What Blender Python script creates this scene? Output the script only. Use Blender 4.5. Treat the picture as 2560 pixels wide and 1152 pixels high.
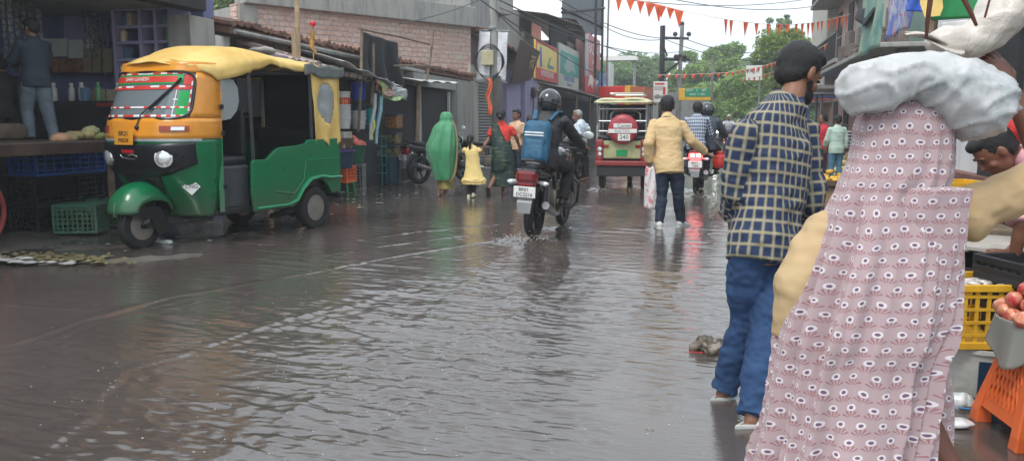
import bpy, bmesh, math, random
import numpy as np
from mathutils import Vector, Matrix, Quaternion, noise as mnoise
random.seed(7); np.random.seed(7)
R=math.radians; PI=math.pi
scene=bpy.context.scene
for _o in list(bpy.data.objects): bpy.data.objects.remove(_o)
COL=scene.collection
# ---------------------------------------------------------------- camera, sky, sun, exposure
F_PX=2009.0; CAM_H=1.32; PITCH=math.atan((576-308)/F_PX); YAW=R(14.5)
cd=bpy.data.cameras.new('camera'); cam=bpy.data.objects.new('camera',cd); COL.objects.link(cam)
cam.location=(0,0,CAM_H); cam.rotation_euler=(R(90)-PITCH,0,YAW)
cd.sensor_width=36; cd.lens=36*F_PX/2560; cd.clip_start=.05; cd.clip_end=2000
scene.camera=cam
scene.render.engine='CYCLES'
scene.render.resolution_x=1024; scene.render.resolution_y=460
scene.view_settings.view_transform='Standard'; scene.view_settings.look='None'
scene.view_settings.exposure=0.96; scene.view_settings.gamma=1
world=bpy.data.worlds.new('World'); scene.world=world; world.use_nodes=True
nt=world.node_tree; nt.nodes.clear()
SUN_EL=R(58); SUN_AZ=R(200)     # azimuth of the sun, clockwise from +Y
sky=nt.nodes.new('ShaderNodeTexSky'); sky.sky_type='NISHITA'; sky.sun_disc=False
sky.sun_elevation=SUN_EL; sky.sun_rotation=SUN_AZ; sky.air_density=1.3; sky.dust_density=4; sky.ozone_density=1
tc=nt.nodes.new('ShaderNodeTexCoord'); mp=nt.nodes.new('ShaderNodeMapping'); mp.inputs['Scale'].default_value=(1,1,2.6)
nz=nt.nodes.new('ShaderNodeTexNoise'); nz.inputs['Scale'].default_value=2.2; nz.inputs['Detail'].default_value=5; nz.inputs['Roughness'].default_value=.5
cr=nt.nodes.new('ShaderNodeValToRGB'); cr.color_ramp.elements[0].position=.3; cr.color_ramp.elements[0].color=(5.5,6.1,6.8,1)
cr.color_ramp.elements[1].position=.68; cr.color_ramp.elements[1].color=(7.1,7.55,7.85,1)
mx=nt.nodes.new('ShaderNodeMixRGB'); mx.inputs[0].default_value=.88
bg=nt.nodes.new('ShaderNodeBackground'); bg.inputs['Strength'].default_value=.105; wo=nt.nodes.new('ShaderNodeOutputWorld')
L=nt.links.new
L(tc.outputs['Generated'],mp.inputs['Vector']); L(mp.outputs[0],nz.inputs['Vector']); L(nz.outputs['Fac'],cr.inputs[0])
L(sky.outputs[0],mx.inputs[1]); L(cr.outputs[0],mx.inputs[2]); L(mx.outputs[0],bg.inputs['Color']); L(bg.outputs[0],wo.inputs[0])
sd=bpy.data.lights.new('sun','SUN'); sd.energy=1.1; sd.angle=R(22); sd.color=(1,.97,.92)
sun=bpy.data.objects.new('sun',sd); COL.objects.link(sun)
sv=Vector((math.sin(SUN_AZ)*math.cos(SUN_EL),math.cos(SUN_AZ)*math.cos(SUN_EL),math.sin(SUN_EL)))
sun.rotation_euler=sv.to_track_quat('Z','Y').to_euler(); sun.location=sv*50

# ---------------------------------------------------------------- haze volume, added to pale the distance and lift dark shadows
hm=bpy.data.materials.new('shadow_lift_haze'); hm.use_nodes=True; ht=hm.node_tree; ht.nodes.clear(); ho=ht.nodes.new('ShaderNodeOutputMaterial'); hv=ht.nodes.new('ShaderNodeVolumePrincipled')
hv.inputs['Color'].default_value=(.93,.97,1,1); hv.inputs['Density'].default_value=.0024; hv.inputs['Anisotropy'].default_value=.25; ht.links.new(hv.outputs[0],ho.inputs['Volume'])
bm0=bmesh.new(); bmesh.ops.create_cube(bm0,size=1); me0=bpy.data.meshes.new('haze'); bm0.to_mesh(me0); bm0.free(); me0.materials.append(hm)
hz=bpy.data.objects.new('haze',me0); COL.objects.link(hz); hz.location=(0,60,6.0); hz.scale=(152,184,15); hz['kind']='stuff'; hz['label']='thin haze filling the street, added to lift the shadows'
scene.cycles.volume_bounces=0; scene.cycles.volume_step_rate=4
# ---------------------------------------------------------------- helpers
def ray(px,py):
    cx=(px-1280)/F_PX; cy=-(py-576)/F_PX
    fy=math.cos(PITCH)+cy*math.sin(PITCH); uz=-math.sin(PITCH)+cy*math.cos(PITCH)
    return (cx*math.cos(YAW)-fy*math.sin(YAW), cx*math.sin(YAW)+fy*math.cos(YAW), uz)
def gp(px,py,z=0):
    r=ray(px,py); t=(z-CAM_H)/r[2]; return Vector((r[0]*t,r[1]*t,z))
def ax(px,py,X):
    r=ray(px,py); t=X/r[0]; return Vector((X,r[1]*t,CAM_H+r[2]*t))
def ay(px,py,Y):
    r=ray(px,py); t=Y/r[1]; return Vector((r[0]*t,Y,CAM_H+r[2]*t))
def lerp(a,b,t): return a+(b-a)*t
class NT:
    "tiny node-expression helper"
    def __init__(s,name):
        s.m=bpy.data.materials.new(name); s.m.use_nodes=True; s.t=s.m.node_tree; s.t.nodes.clear()
        s.out=s.t.nodes.new('ShaderNodeOutputMaterial'); s.b=s.t.nodes.new('ShaderNodeBsdfPrincipled')
        s.t.links.new(s.b.outputs[0],s.out.inputs[0])
    def n(s,k,**p):
        x=s.t.nodes.new(k)
        for a,b in p.items(): setattr(x,a,b)
        return x
    def lk(s,v,i):
        if isinstance(v,(int,float)): 
            i.default_value=v if not hasattr(i.default_value,'__len__') else (v,)*len(i.default_value)
        elif isinstance(v,(tuple,list)): i.default_value=tuple(v)+((1,) if len(v)==3 and len(i.default_value)==4 else ())
        else: s.t.links.new(v,i)
    def mth(s,op,a,b=0,c=0):
        x=s.n('ShaderNodeMath',operation=op)
        for i,v in enumerate((a,b,c)): s.lk(v,x.inputs[i])
        return x.outputs[0]
    def mix(s,f,a,b,mode='MIX'):
        x=s.n('ShaderNodeMixRGB',blend_type=mode); s.lk(f,x.inputs[0]); s.lk(a,x.inputs[1]); s.lk(b,x.inputs[2]); return x.outputs[0]
    def ramp(s,f,stops):
        x=s.n('ShaderNodeValToRGB'); s.lk(f,x.inputs[0]); e=x.color_ramp.elements
        while len(e)<len(stops): e.new(.5)
        for i,(p,c) in enumerate(stops): e[i].position=p; e[i].color=(tuple(c)+(1,))[:4] if not isinstance(c,(int,float)) else (c,c,c,1)
        return x.outputs[0]
    def coord(s,kind='Object',scale=(1,1,1),rot=(0,0,0)):
        t=s.n('ShaderNodeTexCoord'); m=s.n('ShaderNodeMapping'); m.inputs['Scale'].default_value=scale; m.inputs['Rotation'].default_value=rot
        s.t.links.new(t.outputs[kind],m.inputs[0]); return m.outputs[0]
    def noise(s,v,scale,detail=4,rough=.55,dist=0):
        x=s.n('ShaderNodeTexNoise'); s.lk(v,x.inputs['Vector']); x.inputs['Scale'].default_value=scale
        x.inputs['Detail'].default_value=detail; x.inputs['Roughness'].default_value=rough; x.inputs['Distortion'].default_value=dist
        return x.outputs['Fac']
    def xyz(s,v):
        x=s.n('ShaderNodeSeparateXYZ'); s.lk(v,x.inputs[0]); return x.outputs
    def comb(s,a,b,c=0):
        x=s.n('ShaderNodeCombineXYZ'); s.lk(a,x.inputs[0]); s.lk(b,x.inputs[1]); s.lk(c,x.inputs[2]); return x.outputs[0]
    def bump(s,h,strength=.3,dist=.01):
        x=s.n('ShaderNodeBump'); s.lk(h,x.inputs['Height']); x.inputs['Strength'].default_value=strength; x.inputs['Distance'].default_value=dist
        s.lk(x.outputs[0],s.b.inputs['Normal']); return x
    def set(s,**k):
        for a,v in k.items(): s.lk(v,s.b.inputs[{'col':'Base Color','rough':'Roughness','metal':'Metallic','spec':'Specular IOR Level','coat':'Coat Weight','alpha':'Alpha','ior':'IOR','trans':'Transmission Weight','emi':'Emission Color','emis':'Emission Strength','sheen':'Sheen Weight','sss':'Subsurface Weight'}[a]])
        return s.m
_mats={}
def mat(name,col,rough=.6,metal=0,var=.18,scale=7,bump=.0,bd=.01,dirt=None,dirtamt=.5,**k):
    if name in _mats: return _mats[name]
    n=NT(name); v=n.coord(); f=n.noise(v,scale,5,.6)
    lo=tuple(c*(1-var) for c in col); hi=tuple(min(1,c*(1+var)) for c in col)
    c=n.mix(n.ramp(f,[(.3,0.0),(.7,1.0)]),lo,hi)
    if dirt: c=n.mix(n.mth('MULTIPLY',n.ramp(n.noise(v,scale*.45,6,.7),[(.45,0.0),(.68,1.0)]),dirtamt),c,dirt)
    n.set(col=c,rough=n.mth('ADD',n.mth('MULTIPLY',f,.16),rough-.08),metal=metal,**k)
    if bump: n.bump(n.noise(v,scale*5,4),bump,bd)
    _mats[name]=n.m; return n.m
def make(name,verts,faces,m,parent=None,smooth=False,loc=None,rot=None,uv=None):
    me=bpy.data.meshes.new(name); me.from_pydata([tuple(v) for v in verts],[],[tuple(f) for f in faces]); me.validate(); me.update()
    if m is not None: me.materials.append(m)
    if smooth: me.polygons.foreach_set('use_smooth',[True]*len(me.polygons))
    o=bpy.data.objects.new(name,me); COL.objects.link(o)
    if parent: o.parent=parent
    if loc is not None: o.location=loc
    if rot is not None: o.rotation_euler=rot
    return o
def fixn(o):
    bm=bmesh.new(); bm.from_mesh(o.data); bmesh.ops.recalc_face_normals(bm,faces=bm.faces); bm.to_mesh(o.data); bm.free()
class MB:
    "collects boxes, bars, tubes, lathes and prisms into ONE mesh"
    def __init__(s): s.v=[]; s.f=[]
    def add(s,vs,fs,M=None):
        k=len(s.v); s.v+= [ (M@Vector(v)) if M is not None else Vector(v) for v in vs]; s.f+=[tuple(i+k for i in f) for f in fs]; return s
    def box(s,c,d,rot=None,M=None):
        x,y,z=d[0]/2,d[1]/2,d[2]/2; T=Matrix.Translation(c)
        if rot: T=T@Matrix.Rotation(rot[2],4,'Z')@Matrix.Rotation(rot[1],4,'Y')@Matrix.Rotation(rot[0],4,'X')
        if M is not None: T=M@T
        return s.add([(-x,-y,-z),(x,-y,-z),(x,y,-z),(-x,y,-z),(-x,-y,z),(x,-y,z),(x,y,z),(-x,y,z)],[(0,3,2,1),(4,5,6,7),(0,1,5,4),(1,2,6,5),(2,3,7,6),(3,0,4,7)],T)
    def b2(s,a,b):  # box by two corners
        return s.box([(a[i]+b[i])/2 for i in range(3)],[abs(b[i]-a[i]) for i in range(3)])
    def rbox(s,c,d,r=.02,rot=None,seg=2):
        bm=bmesh.new(); bmesh.ops.create_cube(bm,size=1)
        for v in bm.verts: v.co=Vector((v.co.x*d[0],v.co.y*d[1],v.co.z*d[2]))
        bmesh.ops.bevel(bm,geom=bm.edges[:],offset=min(r,min(d)*.45),segments=seg,affect='EDGES',profile=.5)
        bm.verts.index_update(); T=Matrix.Translation(c)
        if rot: T=T@Matrix.Rotation(rot[2],4,'Z')@Matrix.Rotation(rot[1],4,'Y')@Matrix.Rotation(rot[0],4,'X')
        s.add([v.co.copy() for v in bm.verts],[[v.index for v in f.verts] for f in bm.faces],T); bm.free(); return s
    def tube(s,pts,r,seg=8,cap=True,flat=1,up=(0,0,1)):
        pts=[Vector(p) for p in pts]; n=len(pts); rr=r if isinstance(r,(list,tuple)) else [r]*n
        k=len(s.v); t0=(pts[1]-pts[0]).normalized(); u=Vector(up); 
        if abs(t0.dot(u))>.95: u=Vector((1,0,0)) if abs(t0.x)<.9 else Vector((0,1,0))
        a=(u-t0*u.dot(t0)).normalized()
        for i,p in enumerate(pts):
            t=(pts[min(i+1,n-1)]-pts[max(i-1,0)]); t=t.normalized() if t.length>1e-9 else t0
            a=(a-t*a.dot(t)); a=a.normalized() if a.length>1e-6 else Vector((1,0,0)); b=t.cross(a)
            for j in range(seg):
                an=2*PI*j/seg; s.v.append(p+(a*math.cos(an)*flat+b*math.sin(an))*rr[i])
        for i in range(n-1):
            for j in range(seg):
                j2=(j+1)%seg; s.f.append((k+i*seg+j,k+i*seg+j2,k+(i+1)*seg+j2,k+(i+1)*seg+j))
        if cap: s.f.append(tuple(k+j for j in reversed(range(seg)))); s.f.append(tuple(k+(n-1)*seg+j for j in range(seg)))
        return s
    def bar(s,a,b,w,h=None):
        return s.tube([a,b],w/1.414,4)
    def lathe(s,prof,seg=24,M=None,close=False):
        k=len(s.v); n=len(prof)
        for (r,z) in prof:
            for j in range(seg):
                v=Vector((r*math.cos(2*PI*j/seg),r*math.sin(2*PI*j/seg),z)); s.v.append(M@v if M is not None else v)
        for i in range(n-1):
            for j in range(seg):
                j2=(j+1)%seg; s.f.append((k+i*seg+j,k+i*seg+j2,k+(i+1)*seg+j2,k+(i+1)*seg+j))
        if close or prof[0][0]>1e-4: s.f.append(tuple(k+j for j in reversed(range(seg))))
        if close or prof[-1][0]>1e-4: s.f.append(tuple(k+(n-1)*seg+j for j in range(seg)))
        return s
    def torus(s,R0,r,M=None,seg=32,sub=10):
        k=len(s.v)
        for i in range(seg):
            for j in range(sub):
                a=2*PI*i/seg; b=2*PI*j/sub; v=Vector(((R0+r*math.cos(b))*math.cos(a),(R0+r*math.cos(b))*math.sin(a),r*math.sin(b))); s.v.append(M@v if M is not None else v)
        for i in range(seg):
            for j in range(sub):
                i2=(i+1)%seg; j2=(j+1)%sub; s.f.append((k+i*sub+j,k+i2*sub+j,k+i2*sub+j2,k+i*sub+j2))
        return s
    def sph(s,c,r,M=None,seg=16,rings=10):
        rr=r if isinstance(r,(tuple,list)) else (r,r,r); T=Matrix.Translation(c)
        if M is not None: T=T@M
        T=T@Matrix.Diagonal((rr[0],rr[1],rr[2],1))
        return s.lathe([(math.sin(PI*i/rings),-math.cos(PI*i/rings)) for i in range(rings+1)],seg,T)
    def prism(s,poly,d0,d1,axis='y'):
        # poly = (a,b) outline; extruded along axis from d0 to d1
        n=len(poly)
        def P(a,b,d): return {'y':(a,d,b),'x':(d,a,b),'z':(a,b,d)}[axis]
        return s.add([P(a,b,d0) for a,b in poly]+[P(a,b,d1) for a,b in poly],[tuple(range(n)),tuple(range(2*n-1,n-1,-1))]+[(i,n+i,n+(i+1)%n,(i+1)%n) for i in range(n)])
    def loft(s,rings,cap=True):
        k=len(s.v); m=len(rings[0])
        for r in rings: s.v+=[Vector(v) for v in r]
        for i in range(len(rings)-1):
            for j in range(m):
                j2=(j+1)%m; s.f.append((k+i*m+j,k+i*m+j2,k+(i+1)*m+j2,k+(i+1)*m+j))
        if cap: s.f.append(tuple(k+j for j in reversed(range(m)))); s.f.append(tuple(k+(len(rings)-1)*m+j for j in range(m)))
        return s
    def sheet(s,fn,nu,nv,th=0):
        k=len(s.v); P=[[Vector(fn(i/nu,j/nv)) for j in range(nv+1)] for i in range(nu+1)]
        for r in P: s.v+=r
        w=nv+1
        for i in range(nu):
            for j in range(nv): s.f.append((k+i*w+j,k+(i+1)*w+j,k+(i+1)*w+j+1,k+i*w+j+1))
        return s
    def build(s,name,m,parent=None,smooth=False,loc=None,rot=None,fix=True,thick=0,bevel=0):
        o=make(name,s.v,s.f,m,parent,smooth,loc,rot)
        if fix: fixn(o)
        if bevel:
            md=o.modifiers.new('bevel','BEVEL'); md.width=bevel; md.segments=2; md.limit_method='ANGLE'
        if thick:
            md=o.modifiers.new('thickness','SOLIDIFY'); md.thickness=thick; md.offset=0
        if smooth and not thick:
            try: o.data.set_sharp_from_angle(angle=R(42))
            except Exception: pass
        return o
def tag(o,label,cat=None,group=None,kind=None):
    if label: o['label']=label
    if cat: o['category']=cat
    if group: o['group']=group
    if kind: o['kind']=kind
    return o
def thing(name,label,cat,loc=(0,0,0),rz=0,group=None,rot=None,scale=1):
    o=bpy.data.objects.new(name,None); COL.objects.link(o); o.location=loc; o.rotation_euler=rot or (0,0,rz); o.empty_display_size=.2
    o.scale=(scale,)*3
    return tag(o,label,cat,group)
def kids(o): return [c for c in bpy.data.objects if c.parent==o]
def dup(root,loc,rz=0,label=None,group=None,scale=None):
    def cp(o,par):
        c=o.copy(); COL.objects.link(c)
        if par: c.parent=par
        for ch in kids(o):
            if ch.name!=c.name: cp(ch,c)
        return c
    r=cp(root,None); r.location=loc; r.rotation_euler=(0,0,rz)
    if label: r['label']=label
    if group: r['group']=group
    if scale: r.scale=(scale,)*3
    return r
def structure(name,label,o): o['kind']='structure'; o['label']=label; return o
def text(name,body,size,m,parent,loc,rot,ext=.002,align='CENTER',sx=1):
    cu=bpy.data.curves.new(name,'FONT'); cu.body=body; cu.size=size; cu.extrude=ext; cu.align_x=align; cu.align_y='CENTER'; cu.resolution_u=3
    to=bpy.data.objects.new(name+'_src',cu); COL.objects.link(to); dg=bpy.context.evaluated_depsgraph_get()
    me=bpy.data.meshes.new_from_object(to.evaluated_get(dg)); bpy.data.objects.remove(to)
    me.materials.clear(); me.materials.append(m); me.name=name
    o=bpy.data.objects.new(name,me); COL.objects.link(o); o.parent=parent; o.location=loc; o.rotation_euler=rot; o.scale=(sx,1,1); return o
def smooth_eval(o,voxel,iters=5,fac=.5,name=None,m=None,disp=None):
    "voxel-union the overlapping primitives of o into one continuous surface"
    md=o.modifiers.new('r','REMESH'); md.mode='VOXEL'; md.voxel_size=voxel; md.use_smooth_shade=True
    ms=o.modifiers.new('s','SMOOTH'); ms.factor=fac; ms.iterations=iters
    dg=bpy.context.evaluated_depsgraph_get(); dg.update()
    me=bpy.data.meshes.new_from_object(o.evaluated_get(dg)); old=o.data; o.modifiers.clear(); o.data=me; bpy.data.meshes.remove(old)
    me.materials.clear()
    if m: me.materials.append(m)
    n=len(me.vertices); co=np.empty(n*3,'f'); me.vertices.foreach_get('co',co); co=co.reshape(-1,3)
    if disp is not None:
        no=np.empty(n*3,'f'); me.vertices.foreach_get('normal',no); no=no.reshape(-1,3)
        co=co+no*disp(co)[:,None]; me.vertices.foreach_set('co',co.astype('f').ravel()); me.update()
    me.polygons.foreach_set('use_smooth',[True]*len(me.polygons))
    return o
# value noise in numpy, 3-D
_rs=np.random.RandomState(11); _T=_rs.rand(64,64,64).astype('f')
def vnoise(p):
    p=np.asarray(p,'f'); i=np.floor(p).astype(int); f=p-i; f=f*f*(3-2*f); r=0
    for dx in (0,1):
        wx=f[...,0] if dx else 1-f[...,0]
        for dy in (0,1):
            wy=f[...,1] if dy else 1-f[...,1]
            for dz in (0,1):
                wz=f[...,2] if dz else 1-f[...,2]
                r=r+wx*wy*wz*_T[(i[...,0]+dx)%64,(i[...,1]+dy)%64,(i[...,2]+dz)%64]
    return r*2-1
def fbm(p,o=3):
    r=0; a=1; t=0
    p=np.asarray(p,'f')
    for k in range(o): r=r+a*vnoise(p*(2**k)+k*17.3); t+=a; a*=.5
    return r/t
# ================================================================= ground, road, flood water
def grid_mesh(name,x0,x1,y0,y1,nx,ny,hf,m,smooth=True,geo=False):
    xs=np.linspace(x0,x1,nx+1); ys=np.geomspace(y0+1,y1+1,ny+1)-1 if geo else np.linspace(y0,y1,ny+1); X,Y=np.meshgrid(xs,ys,indexing='ij'); Z=hf(X,Y)
    co=np.stack([X,Y,Z],-1).reshape(-1,3).astype('f'); w=ny+1
    I=np.arange(nx)[:,None]*w+np.arange(ny)[None,:]; f=np.stack([I,I+w,I+w+1,I+1],-1).reshape(-1,4)
    me=bpy.data.meshes.new(name); me.vertices.add(len(co)); me.vertices.foreach_set('co',co.ravel())
    me.loops.add(f.size); me.loops.foreach_set('vertex_index',f.ravel().astype('i')); me.polygons.add(len(f))
    me.polygons.foreach_set('loop_start',(np.arange(len(f))*4).astype('i')); me.polygons.foreach_set('loop_total',np.full(len(f),4,'i')) if False else None
    me.update(calc_edges=True); me.validate(); me.materials.append(m)
    if smooth: me.polygons.foreach_set('use_smooth',np.ones(len(f),bool))
    o=bpy.data.objects.new(name,me); COL.objects.link(o); return o
m_ground=mat('wet_mud',(.075,.068,.06),.5,0,.35,1.4,.4,.02,(.12,.11,.1),.5)
o=make('ground',[(-74,-30,-.09),(74,-30,-.09),(74,150,-.09),(-74,150,-.09)],[(0,1,2,3)],m_ground); structure('ground','wet dark ground reaching beyond the street',o)
n=NT('wet_asphalt'); v=n.coord(); f1=n.noise(v,1.1,6,.7); 
n.set(col=n.mix(f1,(.035,.035,.036),(.075,.072,.07)),rough=n.ramp(f1,[(.35,.08),(.62,.34)]),ior=1.4); n.bump(n.noise(v,60,4),.25,.004); m_road=n.m
o=grid_mesh('road',-7.2,3.6,-4,140,20,200,lambda X,Y:-.035+np.where(Y>26,np.clip((Y-26)*.008,0,.045),0),m_road); structure('road','wet dark asphalt road running to the far junction',o)
# flood water: a displaced sheet, ripples and wakes are real height
def pl(pts): return np.array([[gp(*p).x,gp(*p).y] for p in pts])
def seg_dist(X,Y,P):
    D=np.full(X.shape,9.,'f'); S=np.zeros(X.shape,'f'); 
    for i in range(len(P)-1):
        a,b=P[i],P[i+1]; d=b-a; L2=(d**2).sum(); t=np.clip(((X-a[0])*d[0]+(Y-a[1])*d[1])/L2,0,1)
        q=np.hypot(X-a[0]-t*d[0],Y-a[1]-t*d[1]); sg=np.sign((X-a[0])*d[1]-(Y-a[1])*d[0]); k=q<D; D=np.where(k,q,D); S=np.where(k,sg,S)
    return D,S
wakes=[([(1310,602),(1240,650),(1120,745),(1010,850),(860,960),(700,1060)],.011,.05),
 ([(1400,600),(1425,660),(1380,740),(1230,830),(1150,920),(1080,1010),(900,1120)],.012,.045),
 ([(40,860),(210,800),(430,742),(680,700),(850,668),(1050,630),(1250,600)],.012,.04),
 ([(100,1140),(230,1010),(300,930),(480,880),(700,800),(860,770),(1000,720)],.013,.05),
 ([(560,1140),(760,1010),(880,930),(960,900)],.009,.035),([(1280,1010),(1500,1000),(1700,960),(1800,930)],.004,.02),
 ([(900,600),(1040,580),(1250,560)],.01,.04),([(800,640),(960,615),(1150,590)],.009,.035)]
def water_h(X,Y):
    p=np.stack([X,Y,X*0],-1)
    warp=fbm(p*.8,2)[...]*.5
    a=fbm(np.stack([(X+warp*.6)*1.7,(Y+X*.22+warp*.35)*7.,X*0+3],-1),3)
    b=fbm(np.stack([X*5+warp,(Y+X*.15)*17,X*0+9],-1),3)
    c=fbm(np.stack([X*16,Y*30,X*0+5],-1),2)
    rg=lambda n_:1-2*np.abs(n_)**.8
    a=.45*a+.55*rg(a); b=.4*b+.6*rg(b)
    act=np.clip(.55+1.1*fbm(np.stack([X*.45,Y*.5,X*0+2.5],-1),2),.15,1.1)
    calm=1-np.clip((X+.75)/.5,0,1)*np.clip((4.6-Y)/1.2,0,1)*.93          # still corner by the stalls
    calm=calm*(1-np.clip((-X-3.3-np.maximum(0,(7-Y))*-.0)/.7,0,1)*np.clip((8-Y)/1.5,0,1)*.55)
    calm=calm*(1-np.clip((2.7-Y)/.8,0,1)*np.clip((X+1.7)/.6,0,1)*.85)
    calm=calm*(1-np.clip((-X-4.9)/.8,0,1)*.7)
    trail=np.exp(-((X-np.interp(Y,[1,3,5,8.7],[-1.9,-1.55,-1.45,-2.0]))/.55)**2)*np.clip((9-Y)/1,0,1)
    h=(a*.0135+b*.0085+c*.0022)*act*calm*(1+.35*trail)+trail*c*.003
    for P,amp,w in wakes:
        D,S=seg_dist(X,Y,pl(P)); D=D+.04*vnoise(np.stack([X*6,Y*6,X*0],-1)); k=np.exp(-(D/w)**2)
        h=h+amp*.48*np.exp(-(D/(w*1.5))**2)*(.85+.45*vnoise(np.stack([X*3,Y*3,X*0+7],-1)))+amp*.2*np.cos(D*45)*np.exp(-D/.22)*(S>0)
    for cx,cy,r0 in [(1230,960,.1),(1300,880,.13),(1130,1085,.07),(1640,1010,.09),(1490,1090,.08),(1560,860,.1),(640,890,.09)]:   # rain rings
        c_=gp(cx,cy); r=np.hypot(X-c_.x,Y-c_.y); h=h+.0016*np.cos((r-r0)*150)*np.exp(-((r-r0)/.05)**2)
    for cx,cy,s,a_ in [(-2.05,8.7,.3,.03),(-2.0,9.9,.22,.02),(-2.2,15.9,.4,.035),(-.9,16.2,.4,.035),(-.41,14.9,.3,.03),(-.7,10.1,.16,.01),(-.44,10.3,.16,.01)]:
        h=h+a_*np.exp(-(((X-cx)/s)**2+((Y-cy)/s)**2))*c*.9
    return h*(1-np.clip((Y-18)/30,0,.75))
n=NT('muddy_flood_water'); v=n.coord('Object',(1,1,1)); fx=n.noise(v,.5,3,.6); fy=n.noise(n.coord('Object',(9,26,1)),1.6,5,.6)
n.set(col=n.mix(n.ramp(fx,[(.35,0.),(.65,1.)]),(.070,.058,.052),(.096,.081,.073)),rough=.022,ior=1.6,spec=.75); n.bump(fy,.45,.004); m_water=n.m
def yrow(n_): return n_
o=grid_mesh('flood_water',-7.1,3.4,.6,13.5,560,1000,water_h,m_water,geo=True); structure('water','brown rippled flood water covering the road',o)
o2=grid_mesh('flood_water',-7.1,3.4,13.5,34,300,420,water_h,m_water); structure('water','flood water thinning out down the far road',o2)
# muddy verges breaking the surface
def verge(name,x0,x1,y0,y1,edge,label,hi=.05):
    def hf(X,Y):
        e=edge(Y)+.28*fbm(np.stack([Y*.7,Y*0+1.3,Y*0],-1),3); side=np.sign(x1+x0) 
        t=np.clip((side*(X-e))/.45,-1,1); return t*hi+.022*fbm(np.stack([X*3,Y*3,X*0],-1),4)*np.clip(t+.9,0,1)-.012
    o=grid_mesh(name,x0,x1,y0,y1,90,420,hf,m_verge); structure(name,label,o); return o
n=NT('littered_mud'); v=n.coord(); f1=n.noise(v,2.3,6,.7); f2=n.noise(v,22,4,.6)
n.set(col=n.mix(f1,(.055,.05,.045),(.16,.145,.13)),rough=n.ramp(f1,[(.3,.2),(.7,.75)])); n.bump(f2,.6,.012); m_verge=n.m
verge('left_verge',-12,-5.2,3,34,lambda Y:-6.9-.0*Y+np.clip((13.5-Y)/6,0,1)*-.55,'muddy wet verge in front of the left shops')
verge('right_verge',1.0,9,-1,60,lambda Y:np.interp(Y,[0,3.2,5,8,14,20,60],[1.5,1.35,1.6,1.9,2.0,2.3,3.1]),'wet littered verge under the right stalls')
# pale mud spit with refuse, left foreground
def spit_h(X,Y):
    D,S=seg_dist(X,Y,np.array([[-7.6,5.85],[-6.3,6.25],[-5.75,6.35],[-5.1,6.95]])); D2,_=seg_dist(X,Y,np.array([[-7.4,6.9],[-6.2,7.3],[-5.6,8.0],[-5.3,9.2]]))
    return .035*np.exp(-(D/.16)**2)+.03*np.exp(-(D2/.3)**2)+.02*fbm(np.stack([X*6,Y*6,X*0],-1),4)-.02
o=grid_mesh('mud_bank',-8,-4.7,5.3,10,110,150,spit_h,m_verge); structure('mud_bank','low mud bank showing above the water beside the auto rickshaw',o)
# ================================================================= materials for buildings
def wallmat(name,col,stain=(.05,.05,.048),amt=.5,scale=1.2,rough=.85):
    if name in _mats: return _mats[name]
    n=NT(name); v=n.coord(); big=n.noise(v,scale,6,.7); st=n.noise(n.coord('Object',(3.2,3.2,.5)),1.6,5,.65); fine=n.noise(v,30,3,.6)
    c=n.mix(big,tuple(x*.8 for x in col),tuple(min(1,x*1.15) for x in col)); c=n.mix(n.mth('MULTIPLY',n.ramp(st,[(.48,0.),(.72,1.)]),amt),c,stain)
    n.set(col=c,rough=rough); n.bump(n.mth('ADD',big,n.mth('MULTIPLY',fine,.3)),.35,.02); _mats[name]=n.m; return n.m
m_conc=wallmat('grey_concrete',(.33,.33,.31)); m_plast=wallmat('grey_plaster',(.33,.33,.315)); m_mudw=wallmat('pale_mud_plaster',(.36,.33,.28),(.12,.1,.08),.5)
m_lav=wallmat('lavender_paint',(.30,.28,.44),(.12,.12,.16),.3); m_lavd=wallmat('blue_lavender_paint',(.16,.18,.33),(.06,.07,.1),.35); m_pink=wallmat('faded_pink_paint',(.5,.33,.28),(.15,.12,.11),.5)
m_cream=wallmat('faded_cream_paint',(.5,.48,.42),(.14,.13,.12),.6); m_dark=mat('dark_surface_and_shade',(.022,.023,.026),.8,0,.4,3); m_green_w=wallmat('weathered_green_paint',(.2,.3,.26),(.2,.2,.18),.5)  # m_dark: near-black for dark parts; on doorways it paints the shade inside
m_rust=mat('rusted_tin',(.12,.085,.07),.6,0,.5,3,.3,.01,(.22,.2,.18),.6); m_tin=mat('grey_tin',(.28,.29,.29),.5,.3,.3,3,.2,.01,(.1,.08,.07),.5)
m_wood=mat('weathered_wood',(.16,.12,.085),.8,0,.4,6,.5,.01); m_bam=mat('pale_bamboo',(.42,.3,.18),.6,0,.25,9,.3,.006); m_steel=mat('dull_steel',(.35,.35,.35),.4,.7,.15,8); m_blk=mat('black_paint',(.02,.02,.022),.4,0,.2,8)
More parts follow.
